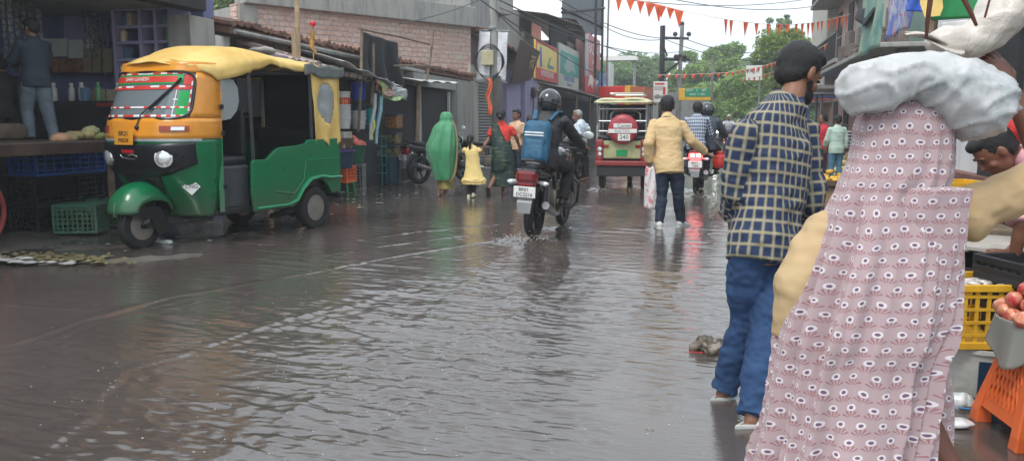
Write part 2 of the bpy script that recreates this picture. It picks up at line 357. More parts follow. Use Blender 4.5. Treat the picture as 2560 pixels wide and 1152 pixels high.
def brickmat():
    n=NT('weathered_brick'); v=n.coord(); x,y,z=n.xyz(v)[:3]; w=n.noise(v,5,3,.6); u=n.comb(n.mth('ADD',x,n.mth('MULTIPLY',w,.06)),n.mth('ADD',z,n.mth('MULTIPLY',w,.03)))
    b=n.n('ShaderNodeTexBrick'); n.lk(u,b.inputs['Vector']); b.inputs['Scale'].default_value=1; b.inputs['Brick Width'].default_value=.27; b.inputs['Row Height'].default_value=.125
    b.inputs['Mortar Size'].default_value=.02; b.inputs['Mortar Smooth'].default_value=.5; b.inputs['Bias'].default_value=.0; b.inputs['Color1'].default_value=(.60,.37,.30,1); b.inputs['Color2'].default_value=(.72,.54,.47,1); b.inputs['Mortar'].default_value=(.50,.44,.40,1)
    big=n.noise(v,1.3,6,.75); sp=n.noise(v,11,4,.7)
    c=n.mix(n.mth('MULTIPLY',n.ramp(sp,[(.42,0.),(.66,1.)]),.7),b.outputs['Color'],(.36,.22,.18)); c=n.mix(n.mth('MULTIPLY',n.ramp(big,[(.46,0.),(.68,1.)]),.8),c,(.52,.48,.43))
    h=n.mth('ADD',n.mth('MULTIPLY',b.outputs['Fac'],-1.0),n.mth('MULTIPLY',sp,.9)); n.set(col=c,rough=.9); n.bump(h,.8,.03); return n.m
m_brick=brickmat()
n=NT('corrugated_shutter'); v=n.coord(); z=n.xyz(v)[2]; s=n.mth('SINE',n.mth('MULTIPLY',z,70.)); f=n.noise(v,2,5,.7)
n.set(col=n.mix(n.mth('MULTIPLY',n.mth('ADD',s,1),.5),(.1,.1,.1),(.2,.2,.195)),rough=.5,metal=.2); n.bump(s,.8,.02); m_shut=n.m
m_tile=mat('clay_tile',(.24,.13,.095),.85,0,.45,4,.5,.02,(.1,.09,.08),.7)
def tile_row(p0,p1,depth,rise,name,parent,rows=3,seed=1,m=None,step=.17):
    "real half-round tiles laid from eave p0-p1 backwards (towards -x)"
    rn=random.Random(seed); mb=MB(); p0=Vector(p0); p1=Vector(p1); d=(p1-p0); n_=int(d.length/step); d/=n_; back=Vector((-1,0,0)) if abs(d.y)>abs(d.x)*.8 else Vector((0,1,0))
    for i in range(n_):
        for r in range(rows):
            a=p0+d*(i+.5)+back*(depth*r/rows)+Vector((rn.uniform(-.03,.03),rn.uniform(-.02,.02),rise*r/rows+rn.uniform(-.02,.02))); b=a+back*(depth/rows*1.25)+Vector((0,0,rise/rows*1.1))
            mb.tube([a,b],step*.47,6,True,.6)
    return mb.build(name,m or m_tile,parent,True)
# ---------------------------------------------------------------- near-left open shop
S=thing('open_shop','dark open-fronted shop with lavender shelves and a grey slab roof behind the auto rickshaw','shop',(-7.6,7.3,0))
def SP(mb,name,m,**k): 
    o=mb.build(name,m,S,**k); return o
def rel(o,L_): # world coords -> local of an unrotated root
    o.location=Vector(o.location)-Vector(L_); return o
def wpart(mb,name,m,root,**k):
    for i,v in enumerate(mb.v): mb.v[i]=v-root.location
    return mb.build(name,m,root,**k)
wpart(MB().b2((-12,3.,0),(-11.7,11,4.0)),'back_wall',m_lavd,S)
wpart(MB().b2((-11.7,10.35,0),(-7.25,10.6,4.0)),'side_wall',m_lavd,S); wpart(MB().b2((-11.7,3,0),(-8.4,3.2,4.0)),'side_wall',m_plast,S)
wpart(MB().b2((-7.4,9.75,.1),(-7.05,10.3,2.78)),'pillar',m_plast,S)
wpart(MB().rbox((-9.5,6.75,4.12),(4.9,7.9,.22),.03),'roof_slab',m_conc,S); wpart(MB().rbox((-8.6,9.35,3.0),(2.9,1.75,.2),.02),'side_canopy',m_conc,S)
wpart(MB().rbox((-7.0,9.35,2.98),(.25,1.1,.3),.02),'roof_fascia',m_dark,S)
wpart(MB().b2((-11.7,3.2,.0),(-9.6,10.3,.9)),'raised_floor',m_dark,S)
# lavender shelf unit on the side wall, facing the street corner
def yq(l,t,r,b,Y): return [ay(l,t,Y),ay(r,t,Y),ay(r,b,Y),ay(l,b,Y)]
def slab(q,th,name,m): return wpart(MB().add(q+[p+Vector((0,th,0)) for p in q],[(0,1,2,3),(7,6,5,4),(0,4,5,1),(1,5,6,2),(2,6,7,3),(3,7,4,0)]),name,m,S)
mb=MB(); SHX=[ay(px,100,9.9).x for px in (291,357,395,432)]; SHZ=[ay(340,py,9.9).z for py in (150,107,68,24,-15)]
for x in SHX: mb.b2((x-.025,9.85,.9),(x+.025,10.3,SHZ[-1]+.1))
for z in SHZ: mb.b2((SHX[0]+.026,9.87,z-.02),(SHX[-1]-.026,10.28,z+.02))
wpart(mb,'shelf_unit',m_lav,S)
slab(yq(160,-30,238,108,10.28),.05,'lavender_partition',m_lav); slab(yq(92,97,168,142,10.2),.02,'price_panel',mat('pale_signpanel',(.55,.58,.52),.5,0,.1,3)); slab(yq(171,100,243,148,10.2),.02,'price_panel',mat('pale_signpanel',(.55,.58,.52)))
for ya,yb in ((-12,8),(18,33)): slab(yq(112,ya,154,yb,10.25),.02,'milky_vent',mat('milky_panel',(.62,.66,.62),.5))
for l,r in ((208,228),(232,252),(257,280)): slab(yq(l,122,r,182,10.0),.12,'standing_carton',mat('dull_carton',(.2,.17,.11),.8))
wpart(MB().b2((-10.8,9.3,.9),(-7.7,9.95,1.62)),'dark_counter',m_dark,S)
slab(yq(105,146,210,182,10.1),.05,'copper_panel',mat('copper_wares',(.2,.1,.05),.5,0,.8,9)); slab(yq(240,258,300,266,9.2),.2,'red_edge_strip',mat('dull_red_paint',(.22,.03,.025)))
for l,r in ((225,262),(266,298)): slab(yq(l,224,r,254,9.5),.15,'grain_box',mat('grain_box',(.25,.22,.15),.8,0,.3,14))
# bottles, jars and packets on the shelves (each its own)
cols=[((.5,.42,.3),.5),((.12,.2,.3),.3),((.55,.5,.45),.4),((.35,.06,.05),.4),((.1,.25,.12),.4),((.6,.6,.55),.3),((.5,.3,.08),.4)]
pm=[mat('packet_colour_%s'%'abcdefg'[i],c,r) for i,(c,r) in enumerate(cols)]
def jar_mesh(h=.2,r=.05):
    return MB().lathe([(r*.9,0),(r,.01),(r,h*.7),(r*.55,h*.8),(r*.5,h*.82),(r*.62,h*.84),(r*.62,h),(0,h)],12)
jars=[]
rn=random.Random(5)
base_j=[jar_mesh(.2,.05),jar_mesh(.26,.045),MB().rbox((0,0,.09),(.07,.13,.18),.008)]
protos=[]
for k,(nm,bm_) in enumerate((('glass_jar',base_j[0]),('tall_bottle',base_j[1]),('boxed_packet',base_j[2]))):
    for c in range(3):
        protos.append((nm,bm_,pm[(k*3+c)%7]))
lab={'glass_jar':'squat jar among the goods lined up on the lavender shop shelves','tall_bottle':'tall bottle among the goods lined up on the lavender shop shelves','boxed_packet':'boxed packet among the goods lined up on the lavender shop shelves'}
first={}
def goods(x,y,z,idx):
    nm,bm_,m=protos[idx]
    if idx not in first: o=bm_.build(nm,m,None,smooth=True); first[idx]=o
    else: o=first[idx].copy(); COL.objects.link(o)
    o.location=(x,y,z); o.rotation_euler=(0,0,rn.uniform(-.2,.2)); tag(o,lab[nm],'grocery','goods on the shop shelves'); return o
for k,z in enumerate(SHZ[:-1]):
    x=SHX[0]+.08
    while x<SHX[-1]-.06:
        if min(abs(x-q) for q in SHX)>.06 and rn.random()<.9: goods(x,10.02+rn.uniform(-.06,.06),z+.021,rn.randrange(9))
        x+=rn.uniform(.08,.13)
x=-10.7
while x<-7.8: goods(x,9.5+rn.uniform(-.12,.25),1.621,rn.randrange(9)); x+=rn.uniform(.09,.2)
# tables
T=thing('plank_stall','long low plank stall on dark legs heaped with vegetables and sacking','stall',(-8.3,6.9,0))
wpart(MB().rbox((-8.15,6.45,1.08),(1.5,4.5,.07),.015).rbox((-7.42,6.45,1.03),(.06,4.5,.14),.01),'table_top',mat('dark_wet_wood',(.07,.045,.035),.5,0,.4,4,.4),T)
for x in (-8.8,-7.5):
    for y in (4.3,6.7,8.62): wpart(MB().bar((x,y,0),(x,y,1.05),.08),'leg',m_wood,T)
wpart(MB().sheet(lambda u,v:(-7.35-1.5*v, 4.4+1.8*u, 1.135+.05*mnoise.noise(Vector((u*4,v*4,0)))+(.03 if v<.1 else 0)),24,16),'sacking',mat('olive_sacking',(.32,.3,.17),.9,0,.3,9,.5),T,smooth=True,thick=.012)
wpart(MB().rbox((-8.6,8.0,1.22),(.5,.5,.2),.06),'sack_heap',mat('dim_brown_sack',(.11,.085,.06),.9,0,.4,5,.5),T,smooth=True)
# back rows of wares under the slab: dim crates, tins, bags
def crate(name,label,cat,loc,dims,m,rz=0,group=None,rows=4,cols_=6):
    "slatted plastic crate, open top"
    t=thing(name,label,cat,loc,rz,group); w,d,h=dims; fr=MB(); th=.012
    for s in (-1,1):
        for z in (0.012,h-.02): fr.rbox((0,s*(d/2-th/2),z),(w,th*1.7,.035),.004); fr.rbox((s*(w/2-th/2),0,z),(th*1.7,d-.03,.035),.004)
        for q in (-1,1): fr.rbox((s*(w/2-.012),q*(d/2-.012),h/2),(.03,.03,h-.03),.004)
    fr.build('frame',m,t); sl=MB()
    for s in (-1,1):
        for i in range(rows): z=h*(i+1)/(rows+1); sl.box((0,s*(d/2-th),z),(w-.05,th*.7,.014)); sl.box((s*(w/2-th),0,z),(th*.7,d-.05,.014))
        for i in range(cols_): 
            x=-w/2+w*(i+1)/(cols_+1); sl.box((x,s*(d/2-th*1.2),h/2),(.018,th*.6,h-.05))
            y=-d/2+d*(i+1)/(cols_+1); sl.box((s*(w/2-th*1.2),y,h/2),(th*.6,.018,h-.05))
    sl.build('slats',m,t); MB().b2((-w/2+.015,-d/2+.015,.008),(w/2-.015,d/2-.015,.02)).build('base',m,t); return t
m_bluec=mat('blue_plastic',(.03,.11,.42),.4,0,.15,6); m_blackc=mat('black_plastic',(.018,.019,.022),.45,0,.2,6); m_greenc=mat('dark_green_plastic',(.03,.12,.075),.4,0,.2,6,dirt=(.2,.22,.2),dirtamt=.4)
m_yelc=mat('yellow_plastic',(.72,.4,.02),.4,0,.1,6,dirt=(.3,.18,.04),dirtamt=.45); m_oran=mat('orange_plastic',(.7,.13,.03),.38,0,.1,6,dirt=(.35,.1,.05),dirtamt=.4)
c=crate('plastic_crate','bright blue plastic crate under the plank stall on dark crates','crate',(-7.98,8.3,.70),(.42,1.1,.32),m_bluec,0,'crates under the plank stall',4,7)
c=crate('plastic_crate','upper black crate directly below the bright blue crate','crate',(-8.0,8.28,.37),(.42,1.1,.33),m_blackc,0,'crates under the plank stall',4,7)
c=crate('plastic_crate','lower black crate standing on the ground below the blue crate','crate',(-8.0,8.28,.03),(.42,1.1,.33),m_blackc,0,'crates under the plank stall',4,7)
gA=crate('plastic_crate','dark green slatted crate of trimmed greens, foremost on the ground left of the auto rickshaw','crate',tuple(gp(205,578,0.03)),(.5,.36,.34),m_greenc,R(20),'green crates on the ground',5,8)
gB=crate('plastic_crate','dark green crate half hidden behind the front mudguard of the auto rickshaw','crate',tuple(gp(262,566,0.03)+Vector((-.05,.22,0))),(.5,.36,.34),m_greenc,R(12),'green crates on the ground',5,8)
# red barrow at far left edge
Bw=thing('hand_cart','old red hand cart with a spoked wheel at the left edge','cart',(-7.9,6.35,0))
mr=mat('dull_red_paint',(.22,.03,.025),.5,0,.3,5,dirt=(.08,.04,.03)); B_=MB().rbox((0,0,.8),(1.0,1.1,.1),.02).rbox((.5,0,.9),(.03,1.1,.12),.01); B_.build('tray',mr,Bw)
Mx=Matrix.Translation((.56,.15,.42))@Matrix.Rotation(R(90),4,'Y'); w_=MB().torus(.36,.025,Mx,28,8)
for k in range(10): a=2*PI*k/10; w_.tube([Mx@Vector((0,0,0)),Mx@Vector((.35*math.cos(a),.35*math.sin(a),0))],.006,5)
w_.build('wheel',mr,Bw); MB().bar((-.4,.4,0),(-.4,.4,.78),.05).bar((.4,-.45,.0),(.4,-.45,.78),.05).build('leg',m_wood,Bw)
# ---------------------------------------------------------------- tiled house + brick building
H1=thing('tiled_house','low mud-plastered house with a long clay tile eave behind the yellow canopy','house',(-7.2,16,0))
wpart(MB().b2((-11.5,10.62,0),(-7.25,22.6,2.2)).b2((-7.24,11.5,2.2),(-7.6,22.3,2.66)),'wall',m_mudw,H1)
wpart(MB().add([(-7.0,10.6,2.72),(-7.0,22.6,2.62),(-11.6,22.6,3.45),(-11.6,10.6,3.5),(-7.0,10.6,2.62),(-7.0,22.6,2.52),(-11.6,22.6,3.35),(-11.6,10.6,3.4)],[(0,1,2,3),(7,6,5,4),(0,4,5,1),(1,5,6,2),(2,6,7,3),(3,7,4,0)]),'roof',m_tile,H1)
r=tile_row((-6.9,10.5,2.76),(-6.9,22.7,2.66),3.9,.78,'roof_tiles',H1,9,3); r.location=-H1.location
r=tile_row((-6.35,11.2,2.28),(-6.45,15.0,2.1),.9,.28,'lower_tiles',H1,3,4,mat('pale_broken_tile',(.38,.3,.27),.85,0,.4,4)); r.location=-H1.location
wpart(MB().tube([(-6.78,10.4,2.62),(-6.75,14,2.56),(-6.78,18,2.5)],.035,8),'drain_pipe',m_tin,H1)
wpart(MB().b2((-7.2,18.2,0),(-7.05,22.5,.55)).b2((-7.2,21.0,.5),(-6.95,22.45,2.45)).b2((-7.2,17.9,2.2),(-7.0,22.45,2.5)),'front_wall',m_plast,H1)
wpart(MB().b2((-7.22,17.9,0),(-7.14,21.0,2.3)),'doorway_shade',m_dark,H1)  # flat near-black slab, paints the shade inside the doorway
wpart(MB().b2((-7.12,18.35,0.1),(-7.05,18.5,2.2)).b2((-7.12,20.6,.4),(-7.06,20.7,2.15)),'door_frame',mat('pale_post',(.42,.41,.36),.8),H1)
Bk=thing('brick_building','tall weathered brick wall building with a heavy concrete cornice above the tiled house','building',(-9.3,21,0))
P0=Vector((-10.9,16.8,0)); P1=Vector((-7.12,22.75,0)); dd=(P1-P0); Lw=dd.length; ang=math.atan2(dd.y,dd.x)
def loc2(o): o.location=P0-Bk.location; o.rotation_euler=(0,0,ang); return o
loc2(MB().b2((0,-.0,2.2),(Lw,.35,4.05)).build('brick_wall',m_brick,Bk))
loc2(MB().rbox((Lw/2+.1,.1,4.33),(Lw-.1,.62,.56),.02).build('cornice',m_conc,Bk))
loc2(MB().b2((.05,-.06,2.4),(.5,.4,4.04)).build('corner_pier',m_conc,Bk))
loc2(MB().b2((.25,-.025,2.4),(Lw*.8,-.002,2.85)).build('plaster_patch',m_mudw,Bk))
loc2(MB().b2((0,.36,0),(Lw-.2,6,4.0)).build('rear_block',m_plast,Bk))
loc2(MB().b2((0.5,3.0,5.1),(Lw+4.5,5.5,5.9)).build('upper_parapet',m_conc,Bk))
rb=MB(); rn=random.Random(2)
for i in range(70): x=rn.uniform(.3,Lw-.3); rb.box((x,-.05+rn.uniform(-.02,.03),2.95+rn.uniform(-.25,.03) if rn.random()<.5 else 4.56+rn.uniform(-.12,.03)),(rn.uniform(.08,.22),rn.uniform(.05,.1),rn.uniform(.05,.09)),(0,rn.uniform(-.2,.2),0))
# ---------------------------------------------------------------- shutter shop with maroon board
Sh=thing('shutter_shop','narrow shop with a grey roller shutter and lavender pillars','shop',(-7.2,26,0))
wpart(MB().b2((-10,22.6,0),(-7.25,30.5,4.0)),'wall',m_plast,Sh); wpart(MB().b2((-7.25,23.4,0),(-7.18,26.3,2.75)),'roller_shutter',m_shut,Sh)
wpart(MB().b2((-7.3,26.4,0),(-7.0,28.3,3.1)).b2((-7.3,28.55,0),(-6.9,30.6,3.0)),'pillar',m_lav,Sh)
wpart(MB().b2((-7.25,22.65,0),(-7.1,23.4,3.0)),'side_strip',m_cream,Sh)
wpart(MB().b2((-12,24.9,0),(-7.8,34,5.6)),'upper_block',m_plast,Sh)
r=tile_row((-6.8,22.9,4.05),(-6.8,29.3,3.55),1.1,.35,'roof_tiles',Sh,3,8); r.location=-Sh.location
wpart(MB().b2((-7.26,22.7,2.9),(-7.2,29.4,3.9)),'dark_fascia',mat('maroon_board',(.06,.028,.03),.5),Sh)
sb=thing('shop_board','tilted maroon shop signboard with yellow letters beside the pole','signboard',(-6.75,27.4,3.3)); 
MB().add([(0,-1.4,-.7),(0,1.4,-.45),(.35,1.4,.55),(.35,-1.4,.7),(-.06,-1.4,-.7),(-.06,1.4,-.45),(.29,1.4,.55),(.29,-1.4,.7)],[(0,1,2,3),(7,6,5,4),(0,4,5,1),(1,5,6,2),(2,6,7,3),(3,7,4,0)]).build('board',mat('maroon_board',(.06,.028,.03),.5),sb)
text('lettering','\u0930\u0935',.75,mat('faded_yellow_letter',(.55,.42,.22),.6),sb,(.25,.55,.1),(R(106),0,R(90)))
me_=thing('electric_meter','black electric meter box with a red light on the lavender pillar','meter',(-6.86,29.6,2.45))
MB().lathe([(0,0),(.2,0),(.2,.1),(.15,.13),(0,.13)],20,Matrix.Rotation(R(90),4,'Y')).build('case',m_blk,me_,True); MB().sph((.14,.03,.05),.04).build('indicator',mat('red_lamp',(.5,.05,.03),.4),me_,True)
MB().tube([(.03,0,-.2),(.03,.0,-.6),(.03,-.2,-.95),(.03,-.35,-1.0)],.02,6).build('cable',m_blk,me_)
# ---------------------------------------------------------------- building of signboards
Gb=thing('signboard_building','two-storey shop building with corrugated shed roof carrying the signboards','building',(-7.3,38,0))
wpart(MB().b2((-12,30.7,0),(-7.4,49,3.3)),'wall',m_plast,Gb); wpart(MB().b2((-7.42,31.0,0),(-7.3,48.6,2.5)),'shopfront_shade',m_dark,Gb)  # near-black panel on the wall paints the shade within the shopfront
wpart(MB().b2((-11,31.5,3.3),(-7.7,38.9,4.9)).b2((-11,39,3.3),(-7.45,48,5.3)),'upper_wall',m_plast,Gb)
def ridge(a,b,z0,z1,depth,name,root,m):  # corrugated sheet
    a=Vector(a); b=Vector(b); n_=int((b-a).length/.045); 
    return wpart(MB().sheet(lambda u,v:(lerp(a.x,b.x,u)-depth*v, lerp(a.y,b.y,u), lerp(lerp(z0,z1,u),lerp(z0,z1,u)+.35,v)+.028*math.sin(u*n_*PI/1.2)),n_,3),name,m,root,smooth=True,thick=.008)
ridge((-6.7,31.2,0),(-6.7,40,0),5.5,6.0,2.5,'shed_roof',Gb,m_rust); ridge((-7.0,39.5,0),(-7.0,49,0),6.3,5.2,2.5,'shed_roof',Gb,m_rust)
wpart(MB().b2((-8.2,31.3,4.9),(-7.75,35,5.5)).b2((-7.5,35.5,4.6),(-7.42,39.5,5.9)),'shed_wall',m_dark,Gb)
wpart(MB().b2((-7.38,41.5,3.3),(-7.3,48,5.6)),'pink_wall',m_pink,Gb)
wpart(MB().b2((-7.4,31.7,4.7),(-7.34,33.2,5.25)),'orange_sheet',mat('salmon_sheet',(.7,.25,.17),.6),Gb)
ridge((-5.7,31.5,0),(-5.7,44,0),2.62,2.45,1.6,'awning',Gb,m_tin)
wpart(MB().b2((-7.3,31.2,2.55),(-7.0,33.6,2.85)),'small_board',mat('greyish_board',(.4,.36,.36),.6),Gb)
aw=MB().sheet(lambda u,v:(-5.0-1.4*v,39+7*u,2.15+.55*v+.03*math.sin(u*9)),20,4).add([(-5.0,39,2.15),(-5.0,46,2.15),(-5.02,46,1.75),(-5.02,39,1.8)],[(0,1,2,3)])
o=wpart(aw,'teal_awning',mat('teal_tarp',(.05,.22,.2),.6),Gb,thick=.01)
for y in (33,36.5,41,45): wpart(MB().bar((-5.8,y,0),(-5.8,y,2.5),.07),'awning_post',m_wood,Gb)
# the signboards: flat boards with frames and painted shapes
def board(name,label,y0,y1,z0,z1,x,col,border=None,rough=.4,tilt=0):
    t=thing(name,label,'signboard',(x,(y0+y1)/2,(z0+z1)/2),group=None); w=y1-y0; h=z1-z0
    MB().rbox((0,0,0),(.08,w,h),.01).build('panel',mat(name+'_face_%d'%int(y0),col,rough,0,.08,2),t)
    if border:
        b=MB()
        for s in (-1,1): b.box((.045,s*(w/2-.05),0),(.02,.1,h)); b.box((.045,0,s*(h/2-.05)),(.02,w-.2,.1))
        b.build('border',border,t)
    return t
mw=mat('sign_white',(.75,.75,.72),.5,0,.05); mred=mat('sign_red',(.55,.03,.03),.5,0,.08); mteal=mat('sign_teal',(.03,.33,.29),.5,0,.08); myel=mat('sign_yellow',(.78,.6,.12),.5,0,.08); mblu=mat('sign_blue',(.07,.2,.6),.5,0,.08)
ROT=(R(90),0,R(90))
b=board('yellow_signboard','yellow shop signboard with a red lower band and red border',29.9,34.0,2.98,4.42,-6.85,(.78,.6,.12),mred)
MB().b2((.045,-1.95,-.66),(.056,1.95,-.3)).build('red_band',mred,b); text('lettering','WONDERLAND',.34,mw,b,(.06,0,-.47),ROT); text('lettering','KIDS WEAR',.2,mblu,b,(.048,.75,-.15),ROT)
fg=MB().sph((.05,-1.2,.42),(.01,.14,.1)).box((.05,-1.2,.13),(.015,.26,.4)).box((.05,-1.3,-.12),(.015,.08,.25),(R(12),0,0)).box((.05,-1.08,-.12),(.015,.08,.25),(R(-12),0,0)).box((.05,-1.35,.25),(.015,.3,.06),(R(-40),0,0)); fg.build('painted_figure',mblu,b)
MB().prism([(0,-.12),(.5,.25),(.62,.2),(.35,-.05),(.75,-.1),(.3,-.22)],.045,.06,'x').build('painted_shape',mteal,b)
b=board('teal_signboard','pale-bordered teal signboard with a large white lettering patch',34.3,39.3,2.9,4.72,-6.85,(.42,.45,.4))
MB().b2((.045,-2.1,-.35),(.056,2.3,.62)).build('teal_field',mteal,b); MB().prism([(-1.5,-.05),(-.4,.5),(.9,.35),(1.6,-.25),(.4,-.1),(-.6,-.3)],.058,.066,'x').build('painted_shape',mat('pale_teal',(.3,.42,.38),.5),b)
text('lettering','FASHION POINT',.34,mblu,b,(.05,0,-.52),ROT); text('lettering','Mens Wear',.22,mblu,b,(.05,0,-.76),ROT)
b=board('red_signboard','tall deep red signboard with white letters, upper of two',40.2,44.6,4.15,5.75,-6.6,(.5,.035,.05)); text('lettering','BAZAAR',.75,mw,b,(.05,0,.1),ROT,sx=1.2); text('lettering','family store',.3,mw,b,(.05,.2,-.5),ROT)
b=board('red_signboard','smaller red signboard with a white mark, below the tall red one',40.3,43.8,2.85,4.05,-6.7,(.5,.04,.04)); MB().prism([(-.9,-.3),(-.3,.35),(.5,.3),(.95,.1),(.5,-.35),(-.1,-.1)],.045,.06,'x').build('painted_shape',mw,b)
b=board('blue_signboard','small blue signboard at the end of the row above an orange panel',44.6,47.4,3.3,4.1,-6.6,(.07,.25,.6)); b=board('orange_signboard','orange panel under the small blue signboard',44.6,47.4,2.4,3.25,-6.6,(.65,.28,.1))
b=board('pale_signboard','pale vertical board between the teal and the red signboards',39.4,40.0,3.6,5.6,-6.5,(.4,.45,.48))
b=board('white_banner','white upright banner board at the far end of the sign row',48.6,50.5,2.9,4.9,-6.6,(.65,.67,.68))
# billboard seen from behind
bb=thing('billboard','large grey billboard seen from its back on a dark steel frame above the shops','billboard',(-6.6,43.5,0))
pa=ay(1405,8,40); pb=ay(1508,0,44); 
def q(p): return p-bb.location
z0=5.9
MB().add([q(Vector((pa.x,pa.y,z0+.05))),q(Vector((pb.x,pb.y,z0+.05))),q(Vector((pb.x,pb.y,8.6))),q(Vector((pa.x,pa.y,8.6))),q(Vector((pa.x,pa.y+.08,z0+.05))),q(Vector((pb.x,pb.y+.08,z0+.05))),q(Vector((pb.x,pb.y+.08,8.6))),q(Vector((pa.x,pa.y+.08,8.6)))],[(0,1,2,3),(7,6,5,4),(0,4,5,1),(1,5,6,2),(2,6,7,3),(3,7,4,0)]).build('panel',mat('grey_sheet_back',(.13,.15,.17),.6,0,.15,1),bb)
fr=MB(); pc=Vector((pb.x+.05,pb.y-.25,0)); 
for a_,b_ in (((pb.x+.0,pb.y-.1,0),(pb.x+.0,pb.y-.1,8.6)),((pa.x+1.7,pa.y-.1,3.5),(pa.x+1.7,pa.y-.1,8.6)),((pa.x,pa.y-.1,6.7),(pb.x+.1,pb.y-.1,7.4)),((pa.x,pa.y-.1,6.9),(pb.x,pb.y-.1,6.4)),((pa.x,pa.y-.1,6.0),(pb.x-.4,pb.y-.1,8.6)),((pb.x-.9,pb.y-.1,5.5),(pb.x-.3,pb.y-.1,6.6))):
    fr.bar(q(Vector(a_)),q(Vector(b_)),.09)
fr.build('frame',m_steel if False else m_blk,bb)
MB().bar(q(Vector((pb.x+.25,pb.y-.3,0))),q(Vector((pb.x+.35,pb.y-.3,8.8))),.07).build('post',m_tin,bb)
# white tanks
for i,(x,y) in enumerate(((1492,212),(1505,215))):
    pass
wt=thing('water_tank','pair-ribbed white plastic water tank above the far awnings','tank',tuple(ay(1491,246,47)))
MB().lathe([(0,0),(.6,0),(.62,.1),(.6,.2),(.62,.3),(.6,.45),(.62,.6),(.6,.75),(.45,.9),(.2,.95),(.2,1.02),(0,1.02)],24).build('tank_body',mat('white_plastic',(.75,.76,.76),.4),wt,True)
MB().b2((-.8,-.8,-.25),(.8,.8,-.02)).b2((-.7,-.7,-2.6),(-.5,-.5,-.2)).b2((.5,-.7,-2.6),(.7,-.5,-.2)).build('tank_stand',m_dark,wt)
# far cluster: red and yellow kiosk box, grey wall, poster
K=thing('kiosk','red and yellow kiosk box standing beyond the electric rickshaw','kiosk',tuple(ay(1560,300,44)-Vector((0,0,1.3))),R(-12))
MB().rbox((-.5,0,2.4),(1.5,1.4,1.35),.03).build('red_box',mat('kiosk_red',(.7,.04,.03),.4),K); MB().b2((.26,-.72,1.7),(.55,.7,3.1)).build('yellow_edge',mat('kiosk_yellow',(.8,.45,.04),.4),K)
MB().b2((.56,-.6,1.72),(1.35,.7,3.02)).build('side_panel',mat('kiosk_orange',(.45,.12,.05),.5),K); MB().b2((-1.2,-.6,0),(1.3,.6,1.72)).build('lower_body',m_dark,K)
o=MB().b2((-9,62,-.05),(-1.2,62.4,3.6)).build('compound_wall',wallmat('far_grey_wall',(.2,.2,.19)),None); tag(o,'long grey compound wall under the far trees','wall')
MB_=MB().b2((ay(1508,150,58).x,58,5.72),(ay(1592,150,58).x,59,6.02)); o=MB_.build('white_canopy',mw,None); 
cp=thing('fuel_canopy','thin white canopy slab on slim posts in front of the far trees','canopy',(-7.6,58,0)); o.parent=cp; o.location=-Vector(cp.location)
for x in (ay(1515,150,58).x,ay(1585,150,58).x): wpart(MB().bar((x,58.5,0),(x,58.5,5.72),.14),'post',m_tin,cp)
# ================================================================= right-hand buildings
def wt_(name,label,cat,loc): return thing(name,label,cat,loc)
RB=thing('tall_building','tall faded pink and cream building with balconies at the right end of the street','building',(6,36,0))
wpart(MB().b2((4.6,29,0),(10,44,9.6)),'wall',m_pink,RB)
wpart(MB().b2((4.25,37.5,2.2),(4.6,43.9,9.4)),'cream_wall',m_cream,RB)
for z in (3.4,6.2): wpart(MB().rbox((4.1,33.5,z),(1.1,8.6,.14),.02),'balcony_slab',m_conc,RB)
mb=MB()
for z in (3.47,6.27):
    for k in range(30): mb.box((3.6,29.4+k*.285,z+.42),(.03,.03,.84))
    mb.box((3.6,33.5,z+.86),(.05,8.5,.05))
wpart(mb,'balcony_rail',m_blk,RB)
for z in (.0,3.6,6.4):
    for y in (30.2,33.2,36.2): wpart(MB().b2((4.56,y-.55,z+.1),(4.61,y+.55,z+2.2)),'opening_shade',m_dark,RB)  # near-black panels on the wall, interior shade as colour
wpart(MB().b2((3.2,38,2.3),(4.4,43,2.45)),'shop_awning',m_tin,RB); wpart(MB().b2((3.2,30,2.5),(4.6,34,2.62)),'shop_awning',m_tin,RB)
RC=thing('teal_building','narrow weathered blue-green building with a dark open ground floor behind the hanging banners','building',(5,20,0))
wpart(MB().b2((3.9,17.5,2.9),(9,27,8)).b2((3.9,17.5,0),(4.2,18.0,2.9)).b2((3.9,22.,0),(4.2,22.5,2.9)).b2((8.5,17.5,0),(9,27,2.9)),'wall',m_green_w,RC)
wpart(MB().b2((3.55,20.2,0),(3.9,20.7,6.5)),'pilaster',m_cream,RC)
wpart(MB().rbox((3.5,22.3,2.85),(1.2,9.6,.1),.02),'ledge',m_conc,RC)
mb=MB(); 
for k in range(14): mb.rbox((3.45,17.9+k*.65,2.95+.3*(k%3)),(.16,.4,.5+.2*(k%2)),.03,(0,0,.2*(k%2)))
wpart(mb,'ledge_clutter',m_rust,RC)
RD=thing('white_house','white-walled shop house with a red-brown plinth and steps behind the stalls','house',(4.4,11.5,0))
wpart(MB().b2((3.6,9.2,.55),(8,16.5,3.1)).b2((3.3,8.3,0),(8,9.0,.5)),'wall',wallmat('white_wash',(.72,.73,.74),(.4,.4,.4),.25),RD)
wpart(MB().b2((3.4,8.2,0),(3.6,16.5,.6)).b2((2.9,9.4,0),(3.4,11.2,.3)),'plinth',mat('red_brown_plinth',(.18,.08,.06),.7,0,.3,4),RD)
wpart(MB().b2((3.58,11.3,.6),(3.5,12.6,2.6)),'opening_shade',m_dark,RD); wpart(MB().b2((3.58,14.3,.6),(3.5,15.6,2.6)),'opening_shade',m_dark,RD)  # interior shade painted as near-black panels
mb=MB()
for y in (8.7,10.3): mb.bar((3.25,y,0),(3.25,y,1.25),.06)
for z in (.35,.6,.85,1.1): mb.bar((3.25,8.7,z),(3.25,10.3,z+.28),.035)
wpart(mb,'hand_rail',m_steel,RD)
mb=MB(); 
